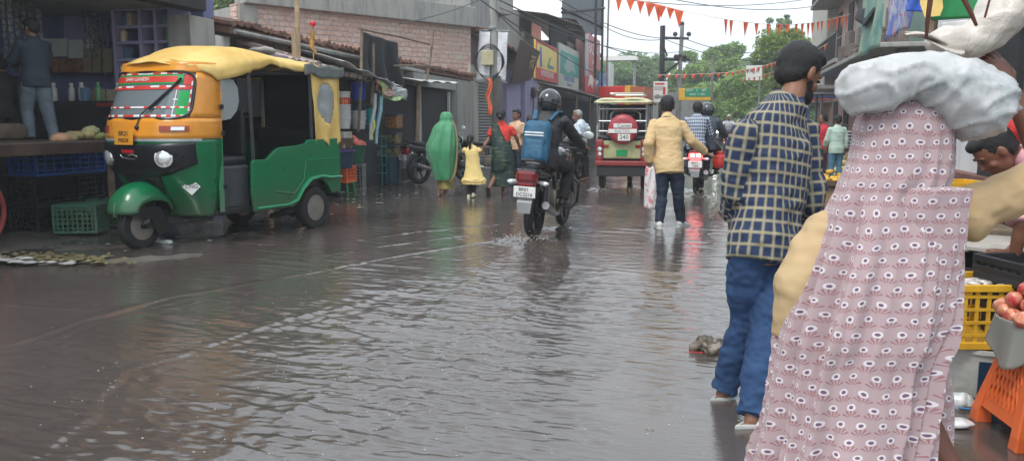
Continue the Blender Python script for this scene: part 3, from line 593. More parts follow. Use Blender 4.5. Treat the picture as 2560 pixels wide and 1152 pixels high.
for s in (0,.35): mb.bar((2.9,9.6+s,0),(3.3,9.6+s,1.5),.04)
for k in range(7): mb.bar((2.95+.05*k,9.6,.2+.19*k),(2.95+.05*k,9.95,.2+.19*k),.03)
lad=thing('ladder','short dark ladder leaning by the white house plinth','ladder',(3.1,9.8,0)); wpart(mb,'ladder_frame',m_blk,lad)
RE=thing('canopy_shop','dark shop at the right with a sloping canopy and grey side wall','shop',(4.6,6,0))
wpart(MB().b2((4.2,2.5,0),(9,8,3.6)),'wall',wallmat('grey_wall_right',(.42,.43,.45)),RE)
wpart(MB().add([(2.0,4.4,2.62),(4.3,4.4,3.25),(4.3,9.6,3.25),(2.0,9.6,2.62),(2.0,4.4,2.66),(4.3,4.4,3.29),(4.3,9.6,3.29),(2.0,9.6,2.66)],[(0,3,2,1),(4,5,6,7),(0,1,5,4),(1,2,6,5),(2,3,7,6),(3,0,4,7)]),'canopy',m_dark,RE)
wpart(MB().bar((2.1,9.4,0),(2.1,9.4,2.62),.06),'post',m_bam,RE)
def banner(label,pts,m,waves=2,amp=.03,name='hanging_banner',cat='banner',group=None):
    p=[Vector(q) for q in pts]; c=sum(p,Vector())/4; nrm=(p[1]-p[0]).cross(p[3]-p[0]).normalized()
    o=MB().sheet(lambda u,v:(p[0]*(1-u)*(1-v)+p[1]*u*(1-v)+p[2]*u*v+p[3]*(1-u)*v)-c+nrm*amp*math.sin(u*waves*6.28+v*2)*(.3+v),16,12).build(name,m,None,True,thick=.006); o.location=c
    return tag(o,label,cat,group)
m_bp=NT('printed_blue_banner'); v=m_bp.coord(); f=m_bp.noise(v,4,3,.5,1.2); m_bp.set(col=m_bp.ramp(f,[(.3,(.1,.14,.5)),(.45,(.25,.3,.6)),(.55,(.5,.55,.6)),(.63,(.5,.08,.12)),(.75,(.06,.2,.4))]),rough=.5); m_bp=m_bp.m
m_gp=NT('printed_green_banner'); v=m_gp.coord(); f=m_gp.noise(v,3,3,.5,1); m_gp.set(col=m_gp.ramp(f,[(.35,(.09,.22,.19)),(.55,(.2,.33,.27)),(.7,(.36,.38,.26))]),rough=.6); m_gp=m_gp.m
banner('weathered green banner hung edge-on under the right eaves, farthest of the row',[ay(2160,-40,13),ay(2216,-40,12),ay(2192,118,12),ay(2142,150,13)],m_gp,group='banners along the right canopy')
banner('blue printed banner with red patches hung between the green banner and the dark canopy',[ay(2222,-40,11.5),ay(2300,-40,10),ay(2265,70,10.4),ay(2212,105,11.5)],m_bp,group='banners along the right canopy')
banner('bright royal blue printed strip beside the yellow pouch',[ay(2265,-30,9.5),ay(2335,-30,9),ay(2330,32,9),ay(2262,28,9.5)],mat('royal_blue_print',(.04,.13,.55),.5,0,.6,12),group='banners along the right canopy')
banner('plain green board hung over the white sacks',[ay(2300,-60,5.6),ay(2480,-60,5.2),ay(2450,45,5.2),ay(2330,52,5.6)],mat('plain_green_board',(.03,.28,.09),.5),0,0)
banner('small white board with red writing under the green board',[ay(2352,58,5.4),ay(2420,50,5.2),ay(2415,85,5.2),ay(2350,88,5.4)],mat('white_notice',(.7,.68,.66),.5),0,0)
banner('dark grey cloth hung behind the banners at the far right eaves',[ay(2130,-30,14),ay(2250,-60,12),ay(2150,70,12.5),ay(2140,30,14)],m_dark,1)
# ================================================================= poles and lines
up=thing('utility_pole','thick concrete utility pole with a coil of cable in front of the roller shutter','pole',tuple(gp(1242,420)))
UPX=up.location
MB().tube([(0,0,0),(-.04,0,2.5),(-.14,0,7.5)],[.16,.135,.1],14).build('shaft',m_conc,up,True)
def upl(px,py,dy=0): p=ay(px,py,UPX.y+dy); return p-UPX
MB().lathe([(.16,0),(.17,.02),(.17,.08),(.16,.1)],14).build('clamp_band',m_tin,up,True,loc=upl(1231,72)-Vector((0,0,.05)))
MB().rbox((0,-.24,0),(.36,.16,.42),.02).build('junction_box',mat('cream_box',(.5,.48,.3),.5,0,.1,5,dirt=(.25,.22,.15)),up,loc=upl(1225,147))
c_=upl(1228,150); mb=MB()
for k in range(5): mb.tube([c_+Vector((math.cos(a)*(.38+.02*k)*(1 if True else 1),-.2-.01*k,math.sin(a)*(.52-.03*k)-.08)) for a in [i*2*PI/28+.2*k for i in range(29)]],.009,5)
mb.build('cable_coil',m_blk,up,True)
mb=MB(); 
for k in range(7): mb.tube([upl(1232+k*3,190,-.15),upl(1234+k*4,240,-.2),upl(1232+k*2.5,285,-.16),upl(1228+k*3,330,-.16),upl(1236+k*2,400,-.12)],.018,5)
mb.build('hanging_cables',mat('grey_cable',(.12,.12,.11),.7),up,True)
wbn=thing('white_banner','white printed cloth banner stretched on two rods across the concrete utility pole','banner',tuple(UPX))
bl_=MB()
for (a,b) in ((1194,1226),(1241,1270)):
    P=[upl(a+4,78,-.1),upl(b,78,-.1),upl(b-2 if b<1240 else b-6,205,-.1),upl(a-4 if a<1200 else a,203,-.1)]
    bl_.sheet(lambda u,v:(P[0]*(1-u)*(1-v)+P[1]*u*(1-v)+P[2]*u*v+P[3]*(1-u)*v)+Vector((0,.02*math.sin(v*9+u*3),0)),8,14)
n=NT('faded_white_banner'); v=n.coord(); f=n.noise(n.coord('Object',(2,2,9)),3,3); n.set(col=n.mix(n.ramp(f,[(.52,0.),(.6,1.)]),(.72,.73,.75),(.55,.6,.68)),rough=.6); bl_.build('cloth',n.m,wbn,True,thick=.006)
MB().bar(upl(1190,76,-.1),upl(1275,78,-.1),.03).bar(upl(1188,205,-.1),upl(1268,207,-.1),.03).build('rod',m_tin,wbn)
o=MB().sheet(lambda u,v:upl(1218+10*u+3*math.sin(v*9),196+92*v,-.28)+Vector((0,.04*math.sin(u*6+v*12),0)),8,22).build('orange_cloth',mat('orange_cloth',(.75,.17,.07),.8,0,.2,9),None,True,thick=.012); o.location=UPX; tag(o,'strip of faded orange cloth tied to the concrete utility pole','cloth')
def wire_sag(a,b,s,n=14): a=Vector(a); b=Vector(b); return [a.lerp(b,t/n)-Vector((0,0,s*4*(t/n)*(1-t/n))) for t in range(n+1)]
wires=[(ay(1130,-60,18),ay(1640,150,44),.3,.02),(ay(1160,-30,20),ay(1520,200,44),.2,.02),(ay(1240,-20,23),ay(1000,60,15.5),.1,.012),(ay(1250,20,23),ay(1700,130,45),.5,.015),(ay(1656,95,45),ay(2040,150,36),.5,.018),(ay(1700,92,45),ay(2040,120,36),.5,.018),(ay(1660,148,45),ay(1905,160,60),.2,.02),(ay(1330,-40,20),ay(2040,-5,32),.4,.012),(ay(1560,-30,20),ay(2045,15,32),.3,.012),(ay(1650,96,45),ay(1380,-10,30),.3,.02),(ay(1500,60,43.6),ay(1650,100,45),.3,.02),(ay(1240,30,23),ay(1400,150,38),.2,.02)]
for a,b,s,r in wires:
    o=MB().tube([p-a for p in wire_sag(a,b,s)],r,5).build('overhead_wire',m_blk,None,True); o.location=a; tag(o,'thin black overhead wire crossing the pale sky','wire','overhead wires')
# steel H-frame power pole pair in the distance
pf=thing('power_pole','dark twin-post power pole with two cross-arms rising over the far traffic','pole',tuple(ay(1655,330,45)*Vector((1,1,0)) if False else (ay(1655,330,45).x,45,0)))
def pfl(px,py,Y=45): return ay(px,py,Y)-pf.location
MB().bar((pfl(1657,65).x,0,pfl(1657,65).z),(pfl(1652,300).x,0,0),.2).build('post',m_blk,pf); 
MB().bar(pfl(1706,58),(pfl(1692,300).x,0,0),.15).build('post',m_tin,pf)
MB().bar(pfl(1652,95),pfl(1722,97),.1).bar(pfl(1652,148),pfl(1725,149),.12).bar(pfl(1660,185),pfl(1705,150),.08).bar(pfl(1656,110),pfl(1668,140),.07).build('cross_arm',m_blk,pf)
mb=MB()
for p in ((1688,86),(1722,86),(1705,60),(1700,140),(1690,142),(1712,142)): mb.sph(pfl(*p),.13,None,10,6)
for k in range(14): mb.tube([pfl(1650,110+12*k),pfl(1654+(k%3)*4,116+12*k),pfl(1649,122+12*k)],.05,5)
mb.build('insulators',m_blk,pf,True)
pp=thing('poster','white poster printed in red and black hung on the power pole','poster',tuple(ay(1651,230,44.5)))
MB().rbox((0,0,0),(.75,.05,1.1),.01).build('sheet',mw,pp); MB().box((-.05,-.03,.42),(.5,.012,.09)).box((.2,-.03,.05),(.14,.012,.4)).build('red_print',mred,pp); MB().box((-.1,-.03,.25),(.5,.012,.04)).box((-.12,-.03,.14),(.45,.012,.04)).sph((-.15,-.03,-.25),(.17,.012,.12)).sph((.12,-.03,-.28),(.12,.012,.1)).build('grey_print',m_tin,pp)
ds=thing('direction_sign','green and yellow overhead direction sign on a post at the far junction','sign',tuple(ay(1737,236,43)))
MB().rbox((0,0,0),(1.62,.06,.62),.02).build('panel',mat('sign_amber',(.75,.42,.02),.4),ds); MB().b2((-.5,-.045,-.13),(.79,-.033,.09)).b2((-.5,-.045,.1),(.79,-.033,.3)).build('green_panel',mat('sign_green',(.0,.27,.13),.4),ds)
text('lettering','\u0938\u094d\u091f\u0947\u0936\u0928',.15,mw,ds,(-.28,-.05,.2),(R(90),0,0)); text('lettering','2',.15,mw,ds,(.1,-.05,.2),(R(90),0,0)); text('lettering','\u0916\u0942\u0902\u091f\u0940',.15,mw,ds,(.45,-.05,.2),(R(90),0,0)); text('lettering','\u092c\u093e\u091c\u093e\u0930  3  \u091a\u094c\u0915',.14,mw,ds,(.12,-.05,-.02),(R(90),0,0))
MB().bar((-.72,.05,-4),(-.72,.05,.35),.1).bar((.8,.05,-4.3),(.86,.05,1.9),.09).build('post',m_tin,ds)
ds2=thing('direction_sign','small dark green sign low behind the far motorcycles','sign',tuple(ay(1769,301,46))); MB().rbox((0,0,0),(.62,.05,.5),.01).build('panel',mat('sign_deep_green',(.01,.17,.12),.4),ds2); MB().box((0,-.03,.1),(.45,.01,.05)).box((0,-.03,-.05),(.4,.01,.05)).build('print',mw,ds2); MB().bar((0,.03,-1.5),(0,.03,.2),.06).build('post',m_tin,ds2)
wb_=thing('white_board','white board with dark letters among the far bunting','signboard',tuple(ay(1885,183,44))); MB().rbox((0,0,0),(.8,.05,.75),.01).build('panel',mw,wb_); text('lettering','A.J.P',.26,m_blk,wb_,(0,-.035,.1),(R(90),0,0))
MB().bar((.3,.04,-3.6),(.3,.04,.4),.07).build('post',m_tin,wb_)
# ================================================================= bunting
m_flag=mat('saffron_cloth',(.72,.13,.05),.75,0,.15,3)
def bunting(label,path,flags,w,h,seed=0,sr=.006):
    rn=random.Random(seed); P=[Vector(p) for p in path]; b=thing('bunting',label,'bunting',tuple(P[0])); o=P[0]
    MB().tube([p-o for p in P],sr,5).build('string',mat('pale_string',(.6,.55,.5),.8),b,True)
    cum=[0]; 
    for i in range(1,len(P)): cum.append(cum[-1]+(P[i]-P[i-1]).length)
    def at(d):
        for i in range(1,len(P)):
            if d<=cum[i]: t=(d-cum[i-1])/(cum[i]-cum[i-1]); return P[i-1].lerp(P[i],t),(P[i]-P[i-1]).normalized()
        return P[-1],(P[-1]-P[-2]).normalized()
    for f in flags:
        p,t=at(f*cum[-1]); ww=w*rn.uniform(.75,1.1); hh=h*rn.uniform(.7,1.1); fold=rn.uniform(-.35,.5); sw=rn.uniform(-.35,.35)
        bk=Vector((0,1,0)); mb=MB()
        mb.sheet(lambda u,v:(p-o)+t*ww*((u-.5)*(1-v*.97)+sw*v*.4*(1 if v else 0))+Vector((0,0,-hh*v*(1-.25*abs(fold)*u)))+bk*(.12*ww*math.sin(u*5+v*3+seed)+fold*.3*ww*v),5,6)
        mb.build('flag',m_flag,b,True,thick=.004)
    return b
Yb=17
bunting('saffron pennant bunting swooping in from the top left of the sky',[ay(1530,-14,Yb),ay(1570,-3,Yb),ay(1630,8,Yb),ay(1702,27,Yb)],[.1,.27,.42,.56,.68,.72,.85,.97],.2,.33,3)
bunting('saffron pennant bunting sagging across the road to the pink building',[ay(1702,27,Yb),ay(1780,43,Yb),ay(1830,52,Yb+1),ay(1900,60,Yb+2),ay(1980,62,Yb+3),ay(2030,58,Yb+4),ay(2080,48,Yb+5),ay(2125,36,Yb+6)],[.18,.22,.3,.36,.42,.48,.52,.575,.62,.665,.7,.74,.77,.82,.85,.89,.93,.97],.2,.32,5)
bunting('row of small orange flags stretched low across the far trees',[ay(1640,188,40),ay(1740,186,40),ay(1820,182,40),ay(1900,168,38),ay(1960,150,36),ay(2035,130,34)],[i/26+.02 for i in range(25)],.3,.26,7,.012)
bunting('second row of small orange flags dipping behind the bearded man',[ay(1855,197,42),ay(1900,192,40),ay(1960,170,36),ay(2050,120,32),ay(2115,85,30)],[i/20+.02 for i in range(19)],.28,.26,8,.012)
# ================================================================= trees
def leafmat(name,a,b):
    n=NT(name); v=n.coord(); f=n.noise(v,.55,4,.6); g=n.noise(v,9,2,.6); c=n.mix(n.ramp(n.mth('ADD',n.mth('MULTIPLY',f,.65),n.mth('MULTIPLY',g,.35)),[(.35,0.),(.65,1.)]),a,b)
    n.set(col=c,rough=.55); tr=n.n('ShaderNodeBsdfTranslucent'); n.lk(c,tr.inputs[0]); ms=n.n('ShaderNodeMixShader'); ms.inputs[0].default_value=.35
    n.t.links.new(n.b.outputs[0],ms.inputs[1]); n.t.links.new(tr.outputs[0],ms.inputs[2]); n.t.links.new(ms.outputs[0],n.out.inputs[0]); return n.m
lm1=leafmat('fresh_green_leaf',(.12,.25,.05),(.36,.5,.15)); lm2=leafmat('dull_green_leaf',(.12,.22,.09),(.28,.4,.17)); lm3=leafmat('yellow_green_leaf',(.14,.24,.05),(.34,.44,.12))
m_bark=mat('grey_bark',(.1,.08,.065),.9,0,.3,4,.5)
def tree(label,x,y,h,rx,rz,lobes,nl,leaf,lm,seed,zc=None,ry=None):
    rs=np.random.RandomState(seed); t=thing('tree',label,'tree',(x,y,0),0,'trees at the end of the street'); zc=zc or h-rz; ry=ry or rx
    mb=MB(); mb.tube([(0,0,-.1),(.1,.05,zc*.5),(.0,0,zc)],[h*.035,h*.026,h*.012],9); C=[]
    for i in range(lobes):
        a=rs.rand()*2*PI; r=rs.rand()**.5*.72; zz=(rs.rand()*2-1)*.72; k=math.sqrt(max(0,1-zz*zz*.8))
        c=np.array([math.cos(a)*r*rx*k,math.sin(a)*r*ry*k,zc+zz*rz]); s=(.2+.2*rs.rand())*min(rx,rz*1.2); C.append((c,s))
        mb.tube([(0,0,zc*.55+.3*zz),(c[0]*.5,c[1]*.5,(zc*.6+c[2])/2),tuple(c)],[h*.012,h*.008,h*.003],5)
    mb.build('trunk',m_bark,t,True)
    per=nl//lobes; V=[]
    for c,s in C:
        d=rs.normal(size=(per,3)); d/=np.linalg.norm(d,axis=1)[:,None]; rr=s*(.45+.65*rs.rand(per)**.6); p=c+d*rr[:,None]*np.array([1.25,1.25,.8])
        u=rs.normal(size=(per,3)); u/=np.linalg.norm(u,axis=1)[:,None]; w=np.cross(u,rs.normal(size=(per,3))); w/=np.linalg.norm(w,axis=1)[:,None]
        L_=leaf*(.6+.8*rs.rand(per))[:,None]; V.append(np.stack([p-u*L_,p-w*L_*.45,p+u*L_,p+w*L_*.45],1))
    V=np.concatenate(V).reshape(-1,3).astype('f'); nq=len(V)//4
    me=bpy.data.meshes.new('crown'); me.vertices.add(len(V)); me.vertices.foreach_set('co',V.ravel()); me.loops.add(nq*4); me.loops.foreach_set('vertex_index',np.arange(nq*4,dtype='i')); me.polygons.add(nq); me.polygons.foreach_set('loop_start',(np.arange(nq)*4).astype('i')); me.update(calc_edges=True); me.materials.append(lm)
    o=bpy.data.objects.new('crown',me); COL.objects.link(o); o.parent=t; return t
def treepx(label,px,top,bot,hw,Y,lm,seed,lobes=26,nl=9000,leaf=.16,full=False):
    a=ay(px,top,Y); b=ay(px,bot,Y); w=(ay(px+hw,top,Y)-ay(px-hw,top,Y)).x/2; rz=(a.z-b.z)/2
    return tree(label,a.x,Y,a.z,w,rz,lobes,nl,leaf,lm,seed,zc=(a.z+b.z)/2)
treepx('muted round tree standing left of the dark power pole',1565,122,310,92,78,lm2,1,40,15000,.2)
treepx('dull green tree rising behind the power pole',1650,128,300,55,84,lm2,2,26,9000,.2)
treepx('bright green double-crowned tree right of the power pole, left half',1745,112,290,52,72,lm1,3,26,10000,.18)
treepx('bright green spreading tree right of the power pole, right half',1815,104,230,58,74,lm1,4,26,10000,.18)
treepx('fresh green tree behind the head of the bearded man, tallest on the right',1955,66,225,76,50,lm3,5,38,13000,.13)
treepx('low bright green bush tree behind the green direction sign',1760,200,330,80,66,lm1,6,30,10000,.17)
treepx('low green tree behind the bearded man and the far flags',1880,170,320,85,62,lm1,7,30,11000,.17)
treepx('dark low tree line clump beyond the white canopy slab',1525,140,320,80,74,lm2,8,30,10000,.2)
treepx('wispy top of a taller tree above the bunting',1945,38,80,48,62,lm2,9,7,500,.12)
treepx('dim green tree filling the gap behind the far junction',1690,190,330,70,90,lm2,10,30,9000,.22)
treepx('dark green tree at the bend beside the pink building',2010,150,320,60,58,lm2,12,26,9000,.17)
for o in [x for x in bpy.data.objects if x.name.startswith('tree')]: pass
treepx('pale green tree filling the gap left of the direction sign',1715,150,320,55,76,lm1,21,26,9000,.18)
treepx('dull green tree low in the gap beyond the far motorcycles',1800,180,325,70,98,lm2,22,26,8000,.24)
treepx('dull green tree in the gap between the bearded man and the fresh green tree',1860,120,300,50,92,lm2,23,24,8000,.22)
for k,(x,w,h,c,lb) in enumerate(((-24,14,5.5,(.4,.36,.3),'sand-coloured'),(-9,13,4.6,(.3,.33,.36),'slate grey'),(5,12,5.8,(.45,.42,.38),'off-white'),(19,14,5.0,(.38,.27,.24),'brick pink'),(35,15,6,(.34,.36,.32),'grey-green'),(-42,16,6,(.36,.34,.33),'plain grey'))):
    hs_=thing('house',lb+' flat-roofed house closing the street far behind the trees','house',(x,126,0),0,'far houses behind the trees'); MB().b2((-w/2,0,-.05),(w/2,8,h)).build('wall',wallmat('far_house_%d'%k,c),hs_); MB().rbox((0,3.9,h+.12),(w+.6,8.6,.24),.03).build('roof',m_conc,hs_)
    for j in range(4):
        for z in (1.1,3.3): 
            if z+1.2<h: MB().b2((-w/2+w*(j+.5)/4-.5,-.06,z),(-w/2+w*(j+.5)/4+.5,-.01,z+1.2)).build('window',m_dark,hs_)
t=treepx('sunlit yellow-green tree above the tiled roof at the upper left',572,-60,75,75,34,lm3,11,22,9000,.12)
# ================================================================= auto rickshaw (x forward, y left)
m_agreen=NT('wet_green_paint'); v=m_agreen.coord(); f=m_agreen.noise(v,3,5,.7); z=m_agreen.xyz(v)[2]
m_agreen.set(col=m_agreen.mix(m_agreen.mth('MULTIPLY',m_agreen.ramp(m_agreen.noise(v,6,6,.75),[(.5,0.),(.75,1.)]),.45),m_agreen.mix(f,(.0,.13,.045),(.0,.19,.07)),(.03,.07,.04)),rough=m_agreen.mth('ADD',.2,m_agreen.mth('MULTIPLY',f,.2)),coat=.4)
mudf=m_agreen.mth('MULTIPLY',m_agreen.ramp(m_agreen.mth('ADD',z,m_agreen.mth('MULTIPLY',m_agreen.noise(v,9,5,.7),.35)),[(.48,1.),(.78,0.)]),.55)
m_agreen.set(col=m_agreen.mix(mudf,m_agreen.b.inputs['Base Color'].links[0].from_socket,(.1,.085,.065))); m_agreen=m_agreen.m
m_aor=mat('orange_yellow_paint',(.75,.3,.03),.28,0,.1,3,dirt=(.45,.18,.03),dirtamt=.35,coat=.3)
n=NT('yellow_canvas'); v=n.coord(); f=n.noise(v,2.2,5,.65); g=n.noise(v,40,2,.5); n.set(col=n.mix(n.ramp(f,[(.35,0.),(.7,1.)]),(.62,.4,.1),(.78,.57,.2)),rough=.7); n.bump(n.mth('ADD',n.mth('MULTIPLY',f,2.),n.mth('MULTIPLY',g,.2)),.35,.02); m_canvas=n.m
m_rub=mat('black_rubber',(.016,.016,.017),.6,0,.3,12); m_trim=mat('satin_black_plastic',(.012,.014,.018),.3,0,.2,6); m_chr=mat('bright_metal',(.7,.7,.7),.15,.9,.05,5); m_sil=mat('silver_strip',(.5,.56,.55),.3,.3,.1,8)
m_seat=mat('dark_vinyl',(.02,.022,.026),.45,0,.25,6,.15); m_rimm=mat('dusty_wheel_metal',(.3,.28,.25),.5,.5,.3,9,dirt=(.12,.09,.07))
def glassmat(name,tint,rough,alpha):
    n=NT(name); n.set(col=tint,rough=rough,spec=.9); tr=n.n('ShaderNodeBsdfTransparent'); tr.inputs[0].default_value=(.75,.8,.8,1); ms=n.n('ShaderNodeMixShader'); ms.inputs[0].default_value=alpha
    n.t.links.new(tr.outputs[0],ms.inputs[1]); n.t.links.new(n.b.outputs[0],ms.inputs[2]); n.t.links.new(ms.outputs[0],n.out.inputs[0]); return n.m
m_wind=glassmat('windscreen_glass',(.20,.24,.26),.05,.8); m_plas=glassmat('clouded_plastic',(.33,.36,.36),.25,.85); m_clear=glassmat('clear_wrap',(.7,.73,.74),.2,.45)  # windscreen base colour lightened to stand in for reflected sky
m_lens=mat('lamp_lens',(.75,.77,.78),.06,.6,.04,9); m_redl=mat('red_lens',(.27,.01,.012),.12,0,.1,9,coat=.6); m_amb=mat('amber_lens',(.5,.12,.03),.15)
A=thing('auto_rickshaw','green and orange three-wheeled auto rickshaw with a yellow canvas roof parked in the flood','auto rickshaw',(-5.62,9.36,-.01),R(260.1),scale=1.06)
def interp(z,tab): return float(np.interp(z,[t[0] for t in tab],[t[1] for t in tab]))
XF=[(.3,1.66),(.45,1.74),(.7,1.92),(.95,2.02),(1.1,2.04),(1.28,2.02),(1.84,1.78)]; XB=[(.3,1.46),(1.1,1.46),(1.84,1.40)]; HW=[(.3,.48),(.5,.53),(.9,.58),(1.2,.585),(1.84,.54)]
def S(t,z,off=0):
    xf=interp(z,XF); xb=interp(z,XB); hw=interp(z,HW); c=abs(math.cos(t))**.55; s=abs(math.sin(t))**.62*(1 if t>=0 else -1)
    p=Vector((xb+(xf-xb)*c,hw*s,z)); nn=Vector((math.cos(t)*1.0,math.sin(t)*.9,.12)).normalized(); return p+nn*off
def tz(y,z):  # t for a given y
    hw=interp(z,HW); k=min(1,abs(y)/hw)**(1/.62); return math.asin(k)*(1 if y>=0 else -1)
def patch(mb,y0,y1,z0,z1,off,nu=10,nv=6,shape=None):
    mb.sheet(lambda u,v:S(tz(lerp(y0,y1,u),lerp(z0,z1,v)) if not shape else tz(*shape(u,v)), lerp(z0,z1,v) if not shape else shape(u,v)[1],off),nu,nv)
    return mb
def tpatch(mb,t0,t1,z0,z1,off,nu=10,nv=6): return mb.sheet(lambda u,v:S(lerp(t0,t1,u),lerp(z0,z1,v),off),nu,nv)
HP=PI/2
tpatch(MB(),-HP,HP,.3,1.1,0,40,20).build('cowl',m_agreen,A,True,thick=.02)
fo=MB(); tpatch(fo,-HP,HP,1.1,1.3,0.004,40,5); tpatch(fo,-HP,HP,1.75,1.86,.004,40,4); tpatch(fo,-HP,-1.1,1.3,1.75,.004,8,8); tpatch(fo,1.1,HP,1.3,1.75,.004,8,8); fo.build('windscreen_frame',m_aor,A,True,thick=.022)
gl=tpatch(MB(),-1.12,1.12,1.29,1.765,.0,30,10).build('windscreen',m_wind,A,True,thick=.006)
gk=[]; 
for k in range(81):
    a=2*PI*k/80; ct,st=math.cos(a),math.sin(a); r=.2
    u=max(-1,min(1,1.35*(abs(ct)**.35)*(1 if ct>0 else -1)*.74)); w=max(-1,min(1,(abs(st)**.4)*(1 if st>0 else -1)))
    gk.append(S(1.12*u,1.527+.232*w,.012))
MB().tube(gk,.014,6,False).build('rubber_gasket',m_trim,gl,True)
# stickers and tapes on the glass
mst={'g':mat('sticker_green',(.0,.33,.07),.5,0,.1),'r':mat('sticker_red',(.6,.04,.03),.5,0,.1),'w':mat('sticker_white',(.75,.75,.73),.5,0,.05)}
tp={'r':MB(),'w':MB(),'g':MB()}
def tape(za,zb,t0,t1,n_,h):
    for i in range(n_):
        a=lerp(t0,t1,i/n_); b=lerp(t0,t1,(i+1)/n_); z=lerp(za,zb,(i+.5)/n_); tpatch(tp['rw'[i%2]],a,b,z,z+h,.009,3,1)
tape(1.735,1.735,-1.0,1.0,15,.02); tape(1.605,1.605,-1.02,1.02,13,.016); tape(1.40,1.40,-1.0,1.03,19,.016); tape(1.315,1.315,-.98,.98,18,.02)
for i in range(9): z=1.33+i*.042; tpatch(tp['rw'[i%2]],1.02,1.06,z,z+.042,.009,2,2)
tpatch(tp['r'],-1.02,1.02,1.585,1.605,.009,20,1); tpatch(tp['g'],-.95,.78,1.64,1.73,.008,20,2); tpatch(tp['r'],.8,1.03,1.63,1.73,.009,4,2)
tpatch(tp['g'],.74,1.02,1.33,1.57,.008,5,4); tpatch(tp['w'],.66,.68,1.33,1.58,.009,1,4); tpatch(tp['w'],.62,.74,1.48,1.49,.009,2,1)
for k,mb in tp.items(): mb.build('windscreen_tape',mst[k],gl,fix=False,thick=.002)
tpatch(MB(),-.8,.62,1.655,1.715,.011,20,2).build('windscreen_lettering_band',mst['r'],gl,fix=False,thick=.002)
text('lettering','SHRI GANESH',.052,mst['w'],gl,S(tz(-.08,1.685),1.685,.02),(R(72),0,R(90)),.001)
wp=MB(); wp.tube([S(tz(.08,1.2),1.22,.03),S(tz(.12,1.3),1.33,.035),S(tz(.40,1.62),1.64,.03)],.007,6).tube([S(tz(.2,1.38),1.38,.03),S(tz(.43,1.69),1.69,.03)],.012,5).sph(S(tz(.08,1.2),1.21,.02),.025); wp.build('wiper',m_trim,A,True)
# silver line, mask, nose, lamps
tpatch(MB(),-1.35,1.35,1.075,1.1,.012,40,1).build('chrome_strip',m_sil,A,fix=False,thick=.012)
mk=MB()
mk.sheet(lambda u,v:(lambda t:S(t,lerp(.72+.16*abs(math.sin(t))**2.2,1.04+.02*abs(t),v),.035))(lerp(-1.18,1.18,u)),40,8)
mk.sheet(lambda u,v:(lambda z:S(tz(lerp(-1,1,u)*lerp(.12,.27,(z-.36)/.46),z),z,.03))(lerp(.34,.80,v)),12,10)
mk.build('front_mask',m_trim,A,True,thick=.035)
gr=MB()
for k in range(4): patch(gr,-.13,.13,.56+k*.035,.575+k*.035,.06,8,1)
gr.build('grille_slats',m_sil if False else m_blk,A,fix=False,thick=.01)
for s in (-1,1):
    p=S(tz(.36*s,.91),.91,.045); nrm=Vector((1,.42*s,0)).normalized(); Mx=nrm.to_track_quat('Z','Y').to_matrix().to_4x4(); hl=thing_=None
    h=MB().lathe([(.092,-.03),(.098,0),(.092,.014),(.082,.016)],28,Mx).build('headlight',m_chr,A,True,loc=p); MB().lathe([(.083,.008),(.07,.024),(.04,.034),(0,.037)],24,Mx).build('lens',m_lens,h,True)
patch(MB(),-.09,.07,.955,.985,.075,8,2).build('red_badge',mat('badge_red',(.45,.015,.02),.4),A,fix=False,thick=.004)
em=MB().tube([S(tz(-.11,.93),.935,.08),S(tz(-.09,.9),.905,.085),S(tz(0,.9),.893,.09),S(tz(.07,.9),.892,.085)],.008,6).tube([S(tz(.0,.93),.93,.085),S(tz(.05,.94),.94,.085),S(tz(.1,.92),.918,.08)],.009,6); em.build('emblem',m_chr,A,True)
pl_=MB().rbox((0,0,0),(.008,.27,.15),.003); npz=pl_.build('number_plate',mat('amber_plate',(.68,.3,.03),.45,0,.1),A,loc=S(tz(-.06,1.1),1.11,.05),rot=(0,R(-4),R(-3)))
text('lettering','BR21',.068,m_blk,npz,(.006,0,.034),(R(90),0,R(90)),.001); text('lettering','P0024',.06,m_blk,npz,(.006,0,-.034),(R(90),0,R(90)),.001)
for s in (-1,1): patch(MB(),.34*s,.54*s,1.17,1.225,.018,6,2).build('indicator_lamp',mat('brick_red_lens',(.3,.05,.025),.2),A,fix=False,thick=.02)
patch(MB(),.44,.52,1.18,1.215,.032,3,2).build('lamp_window',m_lens,A,fix=False,thick=.004)
cg=S(tz(.47,.62),.62,.02); nn=Vector((.75,.62,0)).normalized()
dq=MB().box((0,0,0),(.12,.12,.004),(0,0,R(45))).build('gas_sticker',mst['w'],A,loc=cg,rot=(R(90),0,R(90+40))); text('lettering','CNG',.055,m_blk,dq,(0,0,.004),(0,0,0),.0005)
patch(MB(),.29,.34,.775,.8,.012,3,2).build('small_sticker',mst['w'],A,fix=False,thick=.003)
